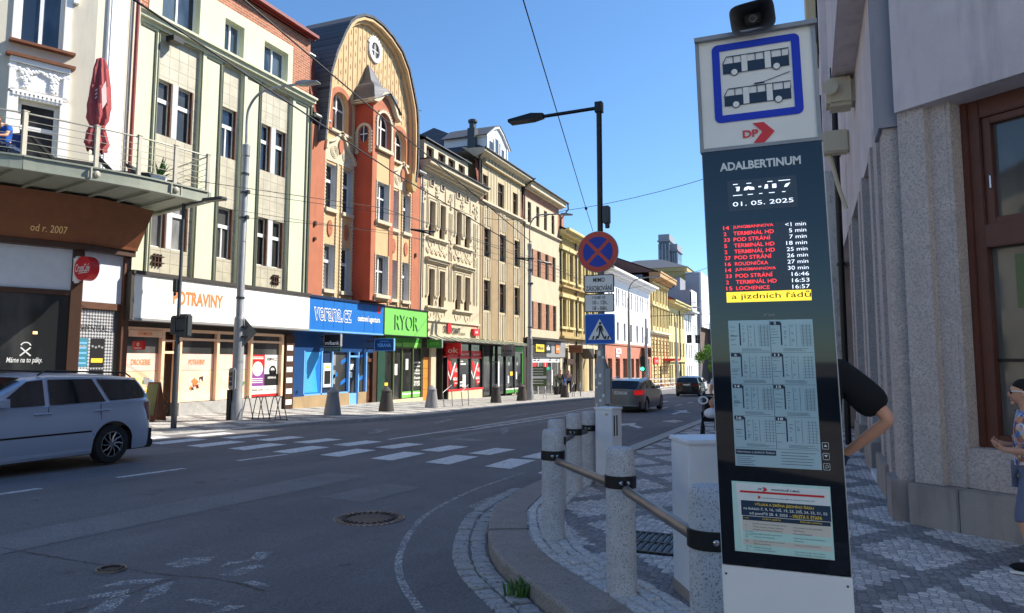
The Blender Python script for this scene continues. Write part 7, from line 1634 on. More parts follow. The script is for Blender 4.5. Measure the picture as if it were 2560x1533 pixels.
q = part(t, 'pole', 'pole_dark', I4); q.M = Matrix.Translation((-15.8, 14.57, 0)); q.lathe([(.075, g), (.075, 2.0), (.05, 2.05), (.04, 5.8)], n=14); q.done(True)
q = part(t, 'arm', 'pole_dark', I4); q.tube([(-15.8, 14.57, 5.6), (-15.75, 14.57, 5.72), (-15.55, 14.57, 5.78), (-15.0, 14.57, 5.82)], .03, 8); q.done(True)
q = part(t, 'lamp_head', 'pole_dark', I4); q.box(-15.05, -14.35, 14.45, 14.69, 5.78, 5.87); q.done(False, .02)
q = part(t, 'box', 'pole_dark', I4); q.box(-15.95, -15.82, 14.45, 14.6, 3.35, 3.7); q.tube([(-15.9, 14.5, 3.35), (-15.9, 14.5, 3.25)], .04, 8); q.done(False, .02)
t = thing('traffic_signal', 'pair of black traffic signal heads seen from behind on the slim post', 'traffic light', (-15.75, 14.5, 2.4)); q = part(t, 'housing', 'pole_dark', I4); q.box(-15.76, -15.42, 14.5, 14.72, 2.13, 2.75); q.box(-16.1, -15.84, 14.55, 14.75, 2.2, 2.72); q.done(False, .04); q = part(t, 'bracket', 'black_metal', I4); q.box(-15.82, -15.5, 14.47, 14.5, 2.28, 2.31); q.box(-15.82, -15.5, 14.47, 14.5, 2.62, 2.65); q.done()
# stone cone bollards
def cone(x, y, m, label):
    t = thing('cone_bollard', label, 'bollard', (x, y, GL(y)), 'cone bollards along the far kerb'); q = MB(); q.lathe([(.3, -.05), (.295, .0), (.19, .7), (.2, .71), (.2, .76), (.185, .77), (.03, .93), (.0, .935)], n=24); o = q.build('body', m, None, True); o.parent = t; return t
plaster('cone_grey', (.27, .275, .28, 1), .15, .9, .3, .4, 30); plaster('cone_dark', (.06, .052, .048, 1), .2, .8, .2, .3, 30)
ca, cb = cone(-14.9, 20.3, 'cone_grey', 'pale grey cone bollard nearest the bicycle rack'), cone(-14.75, 23.4, 'cone_dark', 'dark brown cone bollard in front of the wooden house door')
for src, x, y, l in ((ca, -14.8, 27.0, 'pale grey cone bollard in front of the orange door'), (cb, -14.75, 33.6, 'dark cone bollard before the red shop windows'), (cb, -14.7, 37.0, 'dark cone bollard left of the second curved lamp pole'), (cb, -14.7, 44.5, 'dark cone bollard farthest up the pavement, beside the metal hoops')): dup(src, (x, y, GL(y)), 0, l)
# bicycle rack and hoops
g = GL(17.4); t = thing('bicycle_rack', 'zigzag wire bicycle rack on the pavement beside the tall pole', 'bicycle rack', (-15.3, 17.5, g)); q = part(t, 'wire', 'pole_dark', I4)
for k in range(5):
    x = -16.0+.32*k; c = catmull([(x-.16, 0), (x-.02, .62), (x+.05, .7), (x+.12, .62), (x+.3, 0)], .08); q.tube([(p.x, 17.45+.1*(k % 2), g+p.y) for p in c], .014, 6)
q.tube([(-16.1, 17.45, g+.04), (-14.4, 17.45, g+.04)], .014, 6); q.done(True)
def hoop(x, y, label):
    g = GL(y); t = thing('bike_hoop', label, 'bike stand', (x, y, g), 'slanted metal bike stands'); q = MB(); q.tube([(-.1, -.35, 0), (-.14, -.42, .62), (-.1, .3, .92), (-.06, .34, .0)], .022, 8); o = q.build('tube', 'pole_grey', None); o.parent = t; return t
h0 = hoop(-14.5, 28.1, 'slanted metal bike stand, left of the pair before the red shop'); dup(h0, (-14.3, 29.4, GL(29.4)), .1, 'slanted metal bike stand, right of the pair before the red shop'); dup(h0, (-14.6, 46.3, GL(46.3)), .2, 'slanted metal bike stand near the walking couple'); dup(h0, (-14.5, 47.6, GL(47.6)), .3, 'slanted metal bike stand farthest up the pavement')
t = thing('pavement_board', 'tall wooden pavement board leaning beside the grocery door', 'pavement sign', (-18.2, 16.0, GL(16))); q = part(t, 'board', 'wood_frame', I4); q.M = Matrix.Translation((-18.2, 16.0, GL(16))); q.add([(-.28, -.2, 0), (.28, -.2, 0), (.24, 0, 1.15), (-.24, 0, 1.15), (-.28, -.17, 0), (.28, -.17, 0), (.24, .03, 1.15), (-.24, .03, 1.15), (-.28, .25, 0), (.28, .25, 0)], [(0, 1, 2, 3), (4, 5, 6, 7), (0, 1, 5, 4), (1, 2, 6, 5), (2, 3, 7, 6), (3, 0, 4, 7), (8, 9, 6, 7)]); q.done(); q = part(t, 'poster', 'sig_olive', I4); q.M = Matrix.Translation((-18.2, 16.0, GL(16))); q.add([(-.22, -.178, .18), (.22, -.178, .18), (.2, -.016, 1.1), (-.2, -.016, 1.1)], [(0, 1, 2, 3)]); q.done()
g = GL(40.3); t = thing('pavement_board', 'green and white pavement board on a wire stand beside the second lamp pole', 'pavement sign', (-14.9, 40.2, g)); q = part(t, 'board', 'sig_olive', I4); q.M = frame((-14.9, 40.2, g), (.75, .66, 0), (.66, -.75, 0)); q.ub(-.5, .5, 1.35, 1.9, -.03, 0); q.ub(-.5, .5, .75, 1.2, -.03, 0); q.done(); q = part(t, 'white_panel', 'sig_white', I4); q.M = frame((-14.9, 40.2, g), (.75, .66, 0), (.66, -.75, 0)); q.ub(-.5, .5, 1.2, 1.35, -.03, 0); [q.ub(-.38, .3, z, z+.04, 0, .004) for z in (1.75, 1.6, 1.45, 1.05, .9)]; q.done(); q = part(t, 'stand', 'pole_grey', I4); q.M = frame((-14.9, 40.2, g), (.75, .66, 0), (.66, -.75, 0)); [q.tube([(u, -.02, .75), (u, .3*s_, 0)], .015, 5) for u in (-.4, .4) for s_ in (-1, 1)]; q.done()
def planter(x, y, label, m='sig_black'):
    g = GL(y); t = thing('planter', label, 'planter', (x, y, g), 'potted shrubs outside the camera shop'); q = MB(); q.lathe([(.16, 0), (.24, .55), (.25, .58), (.2, .58)], n=16); o = q.build('pot', m, None, True); o.parent = t; q = MB(); rs = random.Random(int(x*-100+y))
    for k in range(150):
        a = rs.uniform(0, 6.28); r = rs.uniform(0, .32); z = .6+rs.random()*.75; r *= (1.3-z*.5); c = Vector((r*math.cos(a), r*math.sin(a), z)); d1 = Vector((rs.gauss(0, 1), rs.gauss(0, 1), rs.gauss(0, 1))).normalized()*.06; d2 = d1.orthogonal().normalized()*.03; q.add([c-d1, c+d2, c+d1, c-d2], [(0, 1, 2, 3)])
    o = q.build('foliage', 'leaf_dark', None); o.parent = t; return t
p0 = planter(-17.3, 50.4, 'potted shrub at the left end of the camera shop'); dup(p0, (-17.4, 51.7, GL(51.7)), 1.2, 'potted shrub next to the walking man outside the camera shop')
# far street: railing, masts, signals, tree
t = thing('pedestrian_railing', 'white and red tubular railing along the far kerb', 'railing', (-16.5, 90, GL(90))); pr = [(-15.7, 76), (-16.0, 85), (-16.6, 96), (-17.4, 108)]
q = part(t, 'post', 'white_paint', I4)
C_ = catmull(pr, 2.2); [q.tube([(p.x, p.y, GL(p.y)), (p.x, p.y, GL(p.y)+1.15)], .04, 6) for p in C_]; q.done()
q = part(t, 'bar', 'white_paint', I4); [q.tube([(p.x, p.y, GL(p.y)+h_) for p in C_], .04, 6) for h_ in (1.1, .6, .15)]; q.done()
q = part(t, 'red_band', 'terracotta', I4); [q.tube([(a.x, a.y, GL(a.y)+.35), (a.x*.5+c.x*.5, a.y*.5+c.y*.5, GL(a.y)+.35)], .16, 4) for a, c in list(zip(C_, C_[1:]))[::2]]; q.done()
def far_mast(x, y, h, label, lamp=True):
    g = GL(y); t = thing('street_lamp', label, 'street lamp', (x, y, g), 'masts along the far end of the street'); q = MB(); q.lathe([(.2, 0), (.18, h*.45), (.13, h*.5), (.1, h)], n=12); o = q.build('pole', 'pole_grey', None, True); o.parent = t
    if lamp: q = MB(); C_ = catmull([(0, h-.1), (.1, h+.9), (.6, h+1.6), (1.4, h+1.8), (2.4, h+1.85)], .2); q.tube([(p.x, 0, p.y) for p in C_], .05, 6); q.box(2.2, 3.0, -.15, .15, h+1.78, h+1.92); o = q.build('arm', 'pole_grey', None); o.parent = t
    return t
far_mast(-15.4, 65.5, 8.6, 'far mast with overhead line fittings before the white house'); far_mast(-15.5, 73.5, 7.3, 'slim far mast standing left of the traffic light', False); far_mast(-15.6, 92, 8.2, 'far lamp mast in front of the orange house'); far_mast(-17, 122, 8.2, 'most distant lamp mast near the grey block')
t = thing('traffic_signal', 'black traffic light showing green at the far crossing', 'traffic light', (-15.4, 66.8, 0)); q = part(t, 'housing', 'black_metal', I4); q.box(-14.65, -14.2, 66.6, 66.9, .55, 1.95); q.done(False, .05); q = part(t, 'green_lens', 'lamp_green', I4); q.M = frame((-14.43, 66.58, .8), (1, 0, 0), (0, -1, 0)); q.disc(0, 0, 0, .03, .17, 16); q.done(); q = part(t, 'post', 'pole_grey', I4); q.tube([(-14.2, 66.9, GL(66)), (-14.2, 66.9, 3.8)], .06, 8); q.done()
for y, l in ((75, 'left one of two dark signal boards hanging over the far road'), (76, 'right one of two dark signal boards hanging over the far road')):
    x = -11.4 if y < 75.5 else -10.7; t = thing('hanging_signal', l, 'traffic light', (x, y, 3.8)); q = part(t, 'board', 'black_metal', I4); q.box(x-.24, x+.24, y, y+.2, 3.35, 4.2); q.done(); q = part(t, 'symbol', 'sig_grey', I4); q.box(x-.02, x+.02, y-.02, y, 3.45, 4.1); q.box(x-.2, x+.2, y-.02, y, 3.76, 3.79); q.done(); q = part(t, 'hanger', 'wire_black', I4); q.tube([(x, y+.1, 4.2), (x, y+.1, 6.2)], .03, 5); q.done()
def leaf_cloud(q, c, rad, n, size, rs, squash=.8):
    lobes = [(Vector((rs.gauss(0, .5)*rad[0], rs.gauss(0, .5)*rad[1], rs.gauss(0, .45)*rad[2])), rs.uniform(.3, .55)) for _ in range(14)]
    for k in range(n):
        l, r = rs.choice(lobes); v = Vector((rs.gauss(0, 1), rs.gauss(0, 1), rs.gauss(0, 1))).normalized()*r*rs.random()**.4; p = Vector(c)+l+Vector((v.x*rad[0], v.y*rad[1], v.z*rad[2]))
        d1 = Vector((rs.gauss(0, 1), rs.gauss(0, 1), rs.gauss(0, .6))).normalized()*size*rs.uniform(.6, 1.3); d2 = d1.cross(Vector((rs.gauss(0, 1), rs.gauss(0, 1), rs.gauss(0, 1)))).normalized()*size*.55; q.add([p-d1, p+d2, p+d1, p-d2], [(0, 1, 2, 3)])
t = thing('street_tree', 'small bright green tree at the end of the street', 'tree', (-13.1, 118, G(118))); q = part(t, 'trunk', 'bark', I4); q.tube([(-13.1, 118, G(118)), (-13.2, 118.1, .5), (-12.8, 118, 2.2)], [.2, .15, .07], 8); q.tube([(-13.2, 118.1, .3), (-13.9, 118.4, 2.2)], [.1, .04], 6); q.done(True)
q = part(t, 'crown', 'leaf_light', I4); leaf_cloud(q, (-13.1, 118, 2.2), (2.6, 2.2, 3.0), 4200, .2, random.Random(8)); q.done()
# ---------------------------------------------------------------- overhead wires
def wire(pts, label, r=.012, sag=0.0, group='overhead wires of the street', beads=()):
    P = []
    for a, c in zip(pts, pts[1:]):
        for k in range(9):
            f = k/8; v = Vector(a).lerp(Vector(c), f); v.z -= sag*4*f*(1-f); P.append(v)
    t = thing('overhead_wire', label, 'wire', pts[0], group); q = part(t, 'cable', 'wire_black', I4); q.tube(P, r, 5); q.done(True)
    for f in beads: v = Vector(pts[0]).lerp(Vector(pts[-1]), f); q = part(t, 'insulator', 'black_metal', I4); d = (Vector(pts[-1])-Vector(pts[0])).normalized(); q.tube([v-d*.09, v-d*.05, v+d*.05, v+d*.09], [.012, .045, .045, .012], 8); q.done(True)
wire([(-7.3, 6.2, 6.85), (-9.2, 17.5, 6.75), (-10.3, 27, 6.3)], 'upper dark cable crossing the green and gabled houses', .016)
wire([(-7.8, 6.0, 6.1), (-9.1, 14.6, 6.0), (-10.6, 26.5, 6.0)], 'second dark cable running below the upper one along the street', .016)
wire([(-14.1, 13.0, 5.95), (-12.0, 18.6, 6.18), (-11.4, 30, 6.0), (-11.6, 60, 6.0)], 'trolley contact wire over the near lane', .01)
wire([(-16.2, 17.2, 6.72), (-12.2, 20.6, 6.3), (-11.0, 32, 6.0), (-11.0, 60, 6.0)], 'span wire from the tall pole to the contact wires', .008)
wire([(-16.2, 17.2, 5.94), (-12.7, 20.0, 5.75), (-12.0, 36, 5.9)], 'lower wire from the tall pole towards the far lamp pole', .008, 0, beads=(.55,))
wire([(-14.9, 38.4, 6.7), (-18.9, 49, 8.0)], 'short wire from the second lamp pole to the house wall', .01)
wire([(-3.1, 7.1, 6.5), (-7.14, 24.96, 6.2)], 'single wire hanging steeply across the open sky', .01, 0, beads=(.8,))
wire([(-18.95, 41.2, 10.6), (-12, 36.5, 9.6), (-.3, 29, 9.6)], 'span wire from the stucco house across the sky to the right-hand side', .014, .3)
wire([(-15.4, 65.5, 8.2), (.5, 45, 9.5)], 'higher far span wire crossing the sky behind the road signs', .016, .5)
wire([(-15.4, 92, 8.6), (.5, 60, 9.0)], 'lowest far span wire crossing the sky beside the towers', .018, .5)
wire([(-16, 16, 6.0), (-12.5, 26, 6.1), (-11.5, 40, 6.0), (-11.8, 66, 6.1)], 'pale looking wire in front of the gabled house', .008)
wire([(-11.0, 30, 6.0), (-14.9, 66, 6.2)], 'far contact wire in front of the beige house', .012)
wire([(-15.4, 75.1, 6.2), (-4, 75.1, 6.4)], 'span wire carrying the hanging signal boards', .03)
t = thing('wire_switch', 'triangular black overhead line fitting hanging before the stucco house', 'line fitting', (-11.6, 29.5, 6.05), 'overhead line fittings'); q = MB(); q.tube([(-.35, -.3, 0), (.35, .3, 0), (.3, -.2, -.15), (-.35, -.3, 0)], .03, 5); o = q.build('bracket', 'black_metal', None); o.parent = t
dup(t, (-11.2, 31.0, 6.05), .5, 'black overhead line fitting right of the triangular one'); dup(t, (-12.2, 21.5, 5.98), .2, 'black overhead line fitting in front of the bay window')
# ---------------------------------------------------------------- cars
def lerp_tab(T, x):
    if x <= T[0][0]: return T[0][1]
    for (a, va), (c, vc) in zip(T, T[1:]):
        if x <= c: return va+(vc-va)*smooth_l((x-a)/(c-a))
    return T[-1][1]
def smooth_l(t): return t
def car(name, label, loc, rz, paint_m, L, W, wheels, rw, belt, roof, windows, wsc, rear, tail_m='tail_dim', plate_txt='', rails=False, tumble=.42, clear=.2, head=False, group=None, scale_tail=(.5, .86, .78, 1.0)):
    t = thing(name, label, 'car', loc, group, rz); h = L/2
    def plan(x): u = abs(x/h); return max(0.0, (1-min(u, .9999)**(9 if x > 0 else 13)))**(.42)
    zb = lambda x: lerp_tab(belt, x)
    zr = lambda x: lerp_tab(roof, x)
    def arch(x):
        z = clear
        for xw in wheels:
            ra = rw+.055
            if abs(x-xw) < ra: z = max(z, rw+math.sqrt(ra*ra-(x-xw)**2))
        u = abs(x)/h
        return max(z, clear+.12*max(0, (u-.86)/.14))
    def sec(t_): return .945+.055*math.sin(math.pi*min(1, .15+t_*.95))
    def hw(x, z):
        b = zb(x); t_ = max(0, min(1, (z-clear)/(b-clear))); return W/2*plan(x)*sec(t_)
    xs_ = sorted({-h*.992, h*.992, *[-h*.99+L*.99*i/84 for i in range(85)], *[xw+s_*(rw+.055)*k for xw in wheels for s_ in (-1, 1) for k in (1, .96, .85, .6, .3)]}); xs_ = [x for x in xs_ if -h < x < h]
    NR_ = 9; mb = MB(); vs = []; fs = []
    def ring(x):
        z0, z1 = arch(x), zb(x); out = []
        for j in range(NR_+1): z = z0+(z1-z0)*j/NR_; out.append((x, hw(x, z), z))
        wtop = out[-1][1]
        for f, dz in ((.93, .018), (.6, .035), (0, .045)): out.append((x, wtop*f, z1+dz))
        return out+[(x, -y, z) for x, y, z in reversed(out[:-1])]
    rg = [ring(x) for x in xs_]; k = len(rg[0])
    for r in rg: vs += r
    for i in range(len(rg)-1): fs += [(i*k+j, i*k+j+1, (i+1)*k+j+1, (i+1)*k+j) for j in range(k-1)]
    fs += [tuple(range(k)), tuple(range((len(rg)-1)*k, len(rg)*k))]; mb.add(vs, fs)
    # greenhouse
    g0, g1 = roof[0][0], roof[-1][0]; gx = sorted({g0+(g1-g0)*i/40 for i in range(41)} | {p[0] for p in roof}); wb = lambda x: hw(x, zb(x))*.965
    def gw(x, z): return wb(x)-tumble*.62*max(0, z-zb(x))
    def gring(x):
        z0, z1 = zb(x)-.0, zr(x); out = [(x, gw(x, z0+(z1-z0)*j/4), z0+(z1-z0)*j/4) for j in range(4)]; wt = gw(x, z1); e = min(.05, (z1-z0)*.3)
        out += [(x, gw(x, z1-e), z1-e), (x, wt-.06, z1-e*.2), (x, wt*.6, z1+.012), (x, 0, z1+.02)]
        return out+[(x, -y, z) for x, y, z in reversed(out[:-1])]
    vs = []; gr = [gring(x) for x in gx]; k = len(gr[0])
    for r in gr: vs += r
    mb.add(vs, [(i*k+j, i*k+j+1, (i+1)*k+j+1, (i+1)*k+j) for i in range(len(gr)-1) for j in range(k-1)]+[tuple(range(k)), tuple(range((len(gr)-1)*k, len(gr)*k))])
    def put(mb, nm, m, smooth=False, par=None): o = mb.build(nm, m, None, smooth); o.parent = par or t; return o
    body = put(mb, 'body', paint_m, True)
    # dark underbody and wheel wells
    q = MB(); q.box(-h*.93, h*.93, -W*.44, W*.44, clear-.02, clear+.3); q.box(-h*.97, -h*.9, -W*.4, W*.4, clear, clear+.1); put(q, 'underbody', 'tyre')
    for s_ in (1, -1):
        for poly in windows:
            q = MB(); n = len(poly); cxp = sum(p[0] for p in poly)/n; czp = sum(p[1] for p in poly)/n
            D_ = [(x+(x2-x)*i/8, z+(z2-z)*i/8) for (x, z), (x2, z2) in zip(poly, poly[1:]+poly[:1]) for i in range(8)]; n = len(D_); fr = (0, .15, .35, .6, .85)
            V = [(x+(cxp-x)*f, s_*(gw(x+(cxp-x)*f, z+(czp-z)*f)+.012), z+(czp-z)*f) for f in fr for x, z in D_]+[(cxp, s_*(gw(cxp, czp)+.012), czp)]
            q.add(V, [(k_*n+i, k_*n+(i+1) % n, (k_+1)*n+(i+1) % n, (k_+1)*n+i) for k_ in range(4) for i in range(n)]+[(4*n+i, 4*n+(i+1) % n, 5*n) for i in range(n)]); put(q, 'side_window', 'car_glass', True)
    for nm, (xa, xb_, m_) in (('windscreen', wsc), ('rear_window', rear)):
        q = MB(); N_ = 8; rows = []
        for i in range(N_+1):
            x = xa+(xb_-xa)*i/N_; z = zr(x); y = gw(x, z)*m_; off = .012 if nm == 'windscreen' else -.012
            rows.append([(x+off, y*f, z+.024+.006*(1-f*f)) for f in (-1, -.6, 0, .6, 1)])
        q.add([p for r in rows for p in r], [(i*5+j, i*5+j+1, i*5+j+6, i*5+j+5) for i in range(N_) for j in range(4)]); put(q, nm, 'car_glass', True)
    # wheels
    for xw in wheels:
        for s_ in (1, -1):
            y = s_*(W/2-.115); q = MB(Matrix.Translation((xw, y, rw)) @ Matrix.Rotation(math.pi/2*-s_, 4, 'X')); q.lathe([(rw*.62, -.1), (rw*.93, -.1), (rw, -.06), (rw, .06), (rw*.94, .095), (rw*.66, .1), (rw*.64, .06)], n=36); tw = put(q, 'wheel', 'tyre', True)
            q = MB(q.M); q.lathe([(rw*.66, .06), (rw*.66, .092), (rw*.6, .095), (rw*.58, .05), (rw*.1, .04)], n=32)
            q.lathe([(rw*.16, .03), (rw*.16, .085), (rw*.1, .092)], n=14)
            for a in range(10): an = a*math.pi/5; q.tube([(rw*.1*math.cos(an), rw*.1*math.sin(an), .08), (rw*.35*math.cos(an+.12), rw*.35*math.sin(an+.12), .085), (rw*.62*math.cos(an-.06), rw*.62*math.sin(an-.06), .085)], .016, 5)
            o = q.build('rim', 'rim_metal', None, True); o.parent = tw
    def xend(y, z, sgn):
        w0 = hw(0, z)*1.0; u = max(0., 1-min(.999, abs(y)/max(.01, W/2*sec(max(0, min(1, (z-clear)/(zb(sgn*h*.9)-clear))))))**(1/.42)); return sgn*h*u**(1/(9 if sgn > 0 else 13))
    def end_patch(sgn, y0, y1, z0, z1, nm, m, off=.014):
        q = MB(); A = 10; rows = []
        for j in range(4):
            z = z0+(z1-z0)*j/3; rows.append([(max(-h*.992, min(h*.992, xend(y0+(y1-y0)*i/A, z, sgn)))+sgn*off, (y0+(y1-y0)*i/A)*(1.004 if abs(y1) > .7 else 1), z) for i in range(A+1)])
        q.add([p for r in rows for p in r], [(j*(A+1)+i, j*(A+1)+i+1, (j+1)*(A+1)+i+1, (j+1)*(A+1)+i) for j in range(3) for i in range(A)]); return put(q, nm, m, True)
    a, c, z0, z1 = scale_tail
    for s_ in (1, -1):
        end_patch(-1, s_*a*W/2, s_*c*W/2*1.13, z0, z1, 'tail_light', tail_m); end_patch(1, s_*.5*W/2, s_*.97*W/2, .62, .76, 'headlight', 'chrome' if not head else 'led_white')
        q = MB(); xm = wsc[0]-.42 if wsc[0] > wsc[1] else wsc[0]; q.M = Matrix.Translation((roof[-1][0]-.42, s_*(wb(roof[-1][0]-.42)+.1), zb(roof[-1][0]-.42)+.08)); 
        q.add([(-.09, -.08*s_, -.05), (.07, -.1*s_, -.05), (.1, .08*s_, -.04), (-.07, .1*s_, -.04), (-.09, -.08*s_, .08), (.06, -.1*s_, .07), (.08, .08*s_, .06), (-.06, .1*s_, .08)], [(0, 3, 2, 1), (4, 5, 6, 7), (0, 1, 5, 4), (1, 2, 6, 5), (2, 3, 7, 6), (3, 0, 4, 7)]); put(q, 'mirror', paint_m, True)
    q = end_patch(-1, -.27, .27, scale_tail[2]+.02, scale_tail[2]+.13, 'number_plate', 'sig_white', .012)
    if plate_txt:
        q2 = MB(frame((-h*.992-.022, 0, 0), (0, -1, 0), (-1, 0, 0))); q2.text(plate_txt, -.22, .22, scale_tail[2]+.045, scale_tail[2]+.11, .002, .02); o = q2.build('lettering', 'sig_black', None); o.parent = q
    q = MB(); 
    for i, x in enumerate([-h*.95+.0]): pass
    end_patch(-1, -W*.43, W*.43, clear+.12, clear+.17, 'bumper_strip', 'pole_grey' if paint_m == 'car_grey' else 'tyre', .006)
    for s_ in (1, -1):
        if rails:
            q = MB(); q.tube([(x, s_*(gw(x, zr(x))-.06), zr(x)+d_) for x, d_ in ((rails[0], .01), (rails[0]-.12, .06), (rails[1]+.12, .07), (rails[1], .01))], .014, 6); put(q, 'roof_rail', 'black_metal' if paint_m == 'car_silver' else 'chrome', True)
    return t, hw, put
# silver estate, near side towards the viewer
ws = [[(.62, .975), (.12, 1.34), (-.12, 1.365), (-.12, .985)], [(-.2, .985), (-.2, 1.365), (-.92, 1.36), (-1.12, 1.0)], [(-1.0, 1.355), (-1.2, 1.005), (-1.98, 1.03), (-1.72, 1.33)]]
t, hw, put = car('estate_car', 'silver estate car with roof rails driving out of the left edge', (-11.33, 7.22, G(7.3)), -math.pi/2, 'car_silver', 4.42, 1.74, (1.28, -1.24), .312,
    [(-2.21, .97), (-1.6, .985), (0, .965), (.9, .945), (1.3, .93), (1.9, .8), (2.21, .68)], [(-2.1, 1.0), (-1.78, 1.36), (-1.2, 1.42), (-.3, 1.445), (.1, 1.4), (1.0, .955)], ws, (.95, .15, .9), (-2.07, -1.8, .86), 'tail_dim', '', (-.1, -1.7), scale_tail=(.7, .8, .64, .95))
for s_ in (1, -1):
    q = MB(); q.box(-1.0, 1.0, s_*.872-.012, s_*.872+.012, .55, .575) if 0 else None
    q = MB(); q.add([(x, s_*(hw(x, z)+.006), z) for x, z in ((-.85, .565), (.95, .565), (.95, .6), (-.85, .6))], [(0, 1, 2, 3)]); put(q, 'side_moulding', 'car_silver')
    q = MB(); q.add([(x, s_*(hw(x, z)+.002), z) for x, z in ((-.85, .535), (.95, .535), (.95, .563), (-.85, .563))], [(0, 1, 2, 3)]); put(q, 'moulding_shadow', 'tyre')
    for x in (-.16, -1.12):
        q = MB(); q.tube([(x+.22, s_*(hw(x, .87)+.01), .865), (x+.14, s_*(hw(x, .87)+.03), .868), (x, s_*(hw(x, .87)+.03), .868), (x-.05, s_*(hw(x, .87)+.01), .865)], .015, 6); put(q, 'door_handle', 'car_silver', True)
    q = MB(); q.tube([(1.05, s_*(hw(1.05, .72)+.004), .72), (1.13, s_*(hw(1.13, .72)+.004), .72)], .02, 6); put(q, 'side_lamp', 'tyre')
    for xs2 in ([(.72, .3), (.72, .8), (.66, .95)], [(-.16, .26), (-.16, .97)], [(-1.02, .98), (-1.02, .72), (-.88, .5), (-.82, .28)]):
        q = MB(); q.tube([(x, s_*(hw(x, z)-.004), z) for x, z in xs2], .006, 4); put(q, 'door_seam', 'tyre')
    q = MB(); q.add([(x, s_*(hw(x, .26)+.01), z) for x, z in ((-.86, .24), (.95, .24), (.95, .3), (-.86, .3))], [(0, 1, 2, 3)]); put(q, 'sill_strip', 'car_silver')
# grey estate ahead, seen from behind
wsb = [[(.5, 1.0), (.0, 1.33), (-.15, 1.33), (-.15, 1.0)], [(-.23, 1.0), (-.23, 1.33), (-.95, 1.32), (-1.1, 1.02)], [(-1.18, 1.02), (-1.02, 1.32), (-1.6, 1.27), (-2.0, 1.05)]]
t, hw, put = car('estate_car', 'grey estate car with lit red tail lights driving away', (-7.3, 31.95, G(32)), math.pi/2-.03, 'car_grey', 4.55, 1.82, (1.4, -1.36), .33,
    [(-2.27, .98), (-1.6, .99), (0, .965), (.9, .94), (1.4, .9), (2.0, .78), (2.27, .66)], [(-2.16, 1.0), (-1.82, 1.34), (-1.2, 1.41), (-.3, 1.43), (.1, 1.39), (1.0, .95)], wsb, (.95, .15, .9), (-2.14, -1.84, .93), 'tail_red', '6H2 5391', (0.0, -1.75), scale_tail=(.62, .84, .78, .97))
wsd = [[(.5, 1.08), (.0, 1.45), (-.15, 1.46), (-.15, 1.1)], [(-.23, 1.1), (-.23, 1.46), (-.95, 1.45), (-1.2, 1.14)], [(-1.28, 1.14), (-1.05, 1.45), (-1.5, 1.4), (-1.8, 1.18)]]
car('dark_car', 'black crossover car driving away behind the grey estate', (-8.95, 59.3, G(59)), math.pi/2, 'car_black', 4.5, 1.88, (1.35, -1.33), .36,
    [(-2.25, 1.08), (-1.6, 1.1), (0, 1.06), (.9, 1.03), (1.4, .98), (2.0, .88), (2.25, .74)], [(-2.12, 1.1), (-1.72, 1.46), (-1.1, 1.56), (-.3, 1.58), (.1, 1.53), (1.0, 1.05)], wsd, (.95, .15, .9), (-2.1, -1.75, .9), 'tail_dim', '', None, clear=.22, scale_tail=(.5, .93, .86, 1.04))
BLT, RFT = [(-2.1, .95), (0, .93), (.9, .92), (1.4, .86), (2.1, .66)], [(-2.0, .98), (-1.65, 1.36), (-.8, 1.44), (-.2, 1.44), (.15, 1.38), (.95, .93)]
WSF = [[(.5, .98), (.05, 1.32), (-.2, 1.35), (-.2, .98)], [(-.3, .98), (-.3, 1.35), (-1.1, 1.33), (-1.4, 1.0)]]
car('white_car', 'white car half hidden behind the black crossover', (-11.4, 80, G(80)), math.pi/2, 'car_white', 4.2, 1.75, (1.25, -1.25), .32, BLT, RFT, WSF, (.9, .2, .9), (-1.97, -1.68, .88), group='white cars at the far end of the street')
car('white_car', 'white car facing the viewer at the far end of the street', (-9.3, 88, G(88)), -math.pi/2, 'car_white', 4.2, 1.75, (1.25, -1.25), .32, BLT, RFT, WSF, (.9, .2, .9), (-1.97, -1.68, .88), group='white cars at the far end of the street')
# ---------------------------------------------------------------- people
def skin(P, E_, rad, root, sub=2):
    """joints + bones + radii -> smooth continuous surface"""
    names = list(P); me = bpy.data.meshes.new('skin'); me.from_pydata([P[n] for n in names], [(names.index(a), names.index(c)) for a, c in E_], []); o = bpy.data.objects.new('skin', me); COL.objects.link(o)
    m = o.modifiers.new('s', 'SKIN'); m.use_smooth_shade = True
    for i, n in enumerate(names): r = rad[n]; me.skin_vertices[0].data[i].radius = r if isinstance(r, tuple) else (r, r); me.skin_vertices[0].data[i].use_root = (n == root)
    o.modifiers.new('d', 'SUBSURF').levels = sub
    dg = bpy.context.evaluated_depsgraph_get(); ev = o.evaluated_get(dg); m2 = ev.to_mesh(); V = [tuple(v.co) for v in m2.vertices]; F_ = [tuple(p.vertices) for p in m2.polygons]; ev.to_mesh_clear(); bpy.data.objects.remove(o); return V, F_
def ellip(mb, c, r, n=14, m=20, f=None):
    vs = []
    for i in range(n+1):
        for j in range(m):
            a, b_ = math.pi*i/n, 2*math.pi*j/m; v = Vector((math.sin(a)*math.cos(b_), math.sin(a)*math.sin(b_), math.cos(a)))
            k = f(v) if f else 1; vs.append((c[0]+v.x*r[0]*k, c[1]+v.y*r[1]*k, c[2]+v.z*r[2]*k))
    mb.add(vs, [(i*m+j, i*m+(j+1) % m, (i+1)*m+(j+1) % m, (i+1)*m+j) for i in range(n) for j in range(m)])
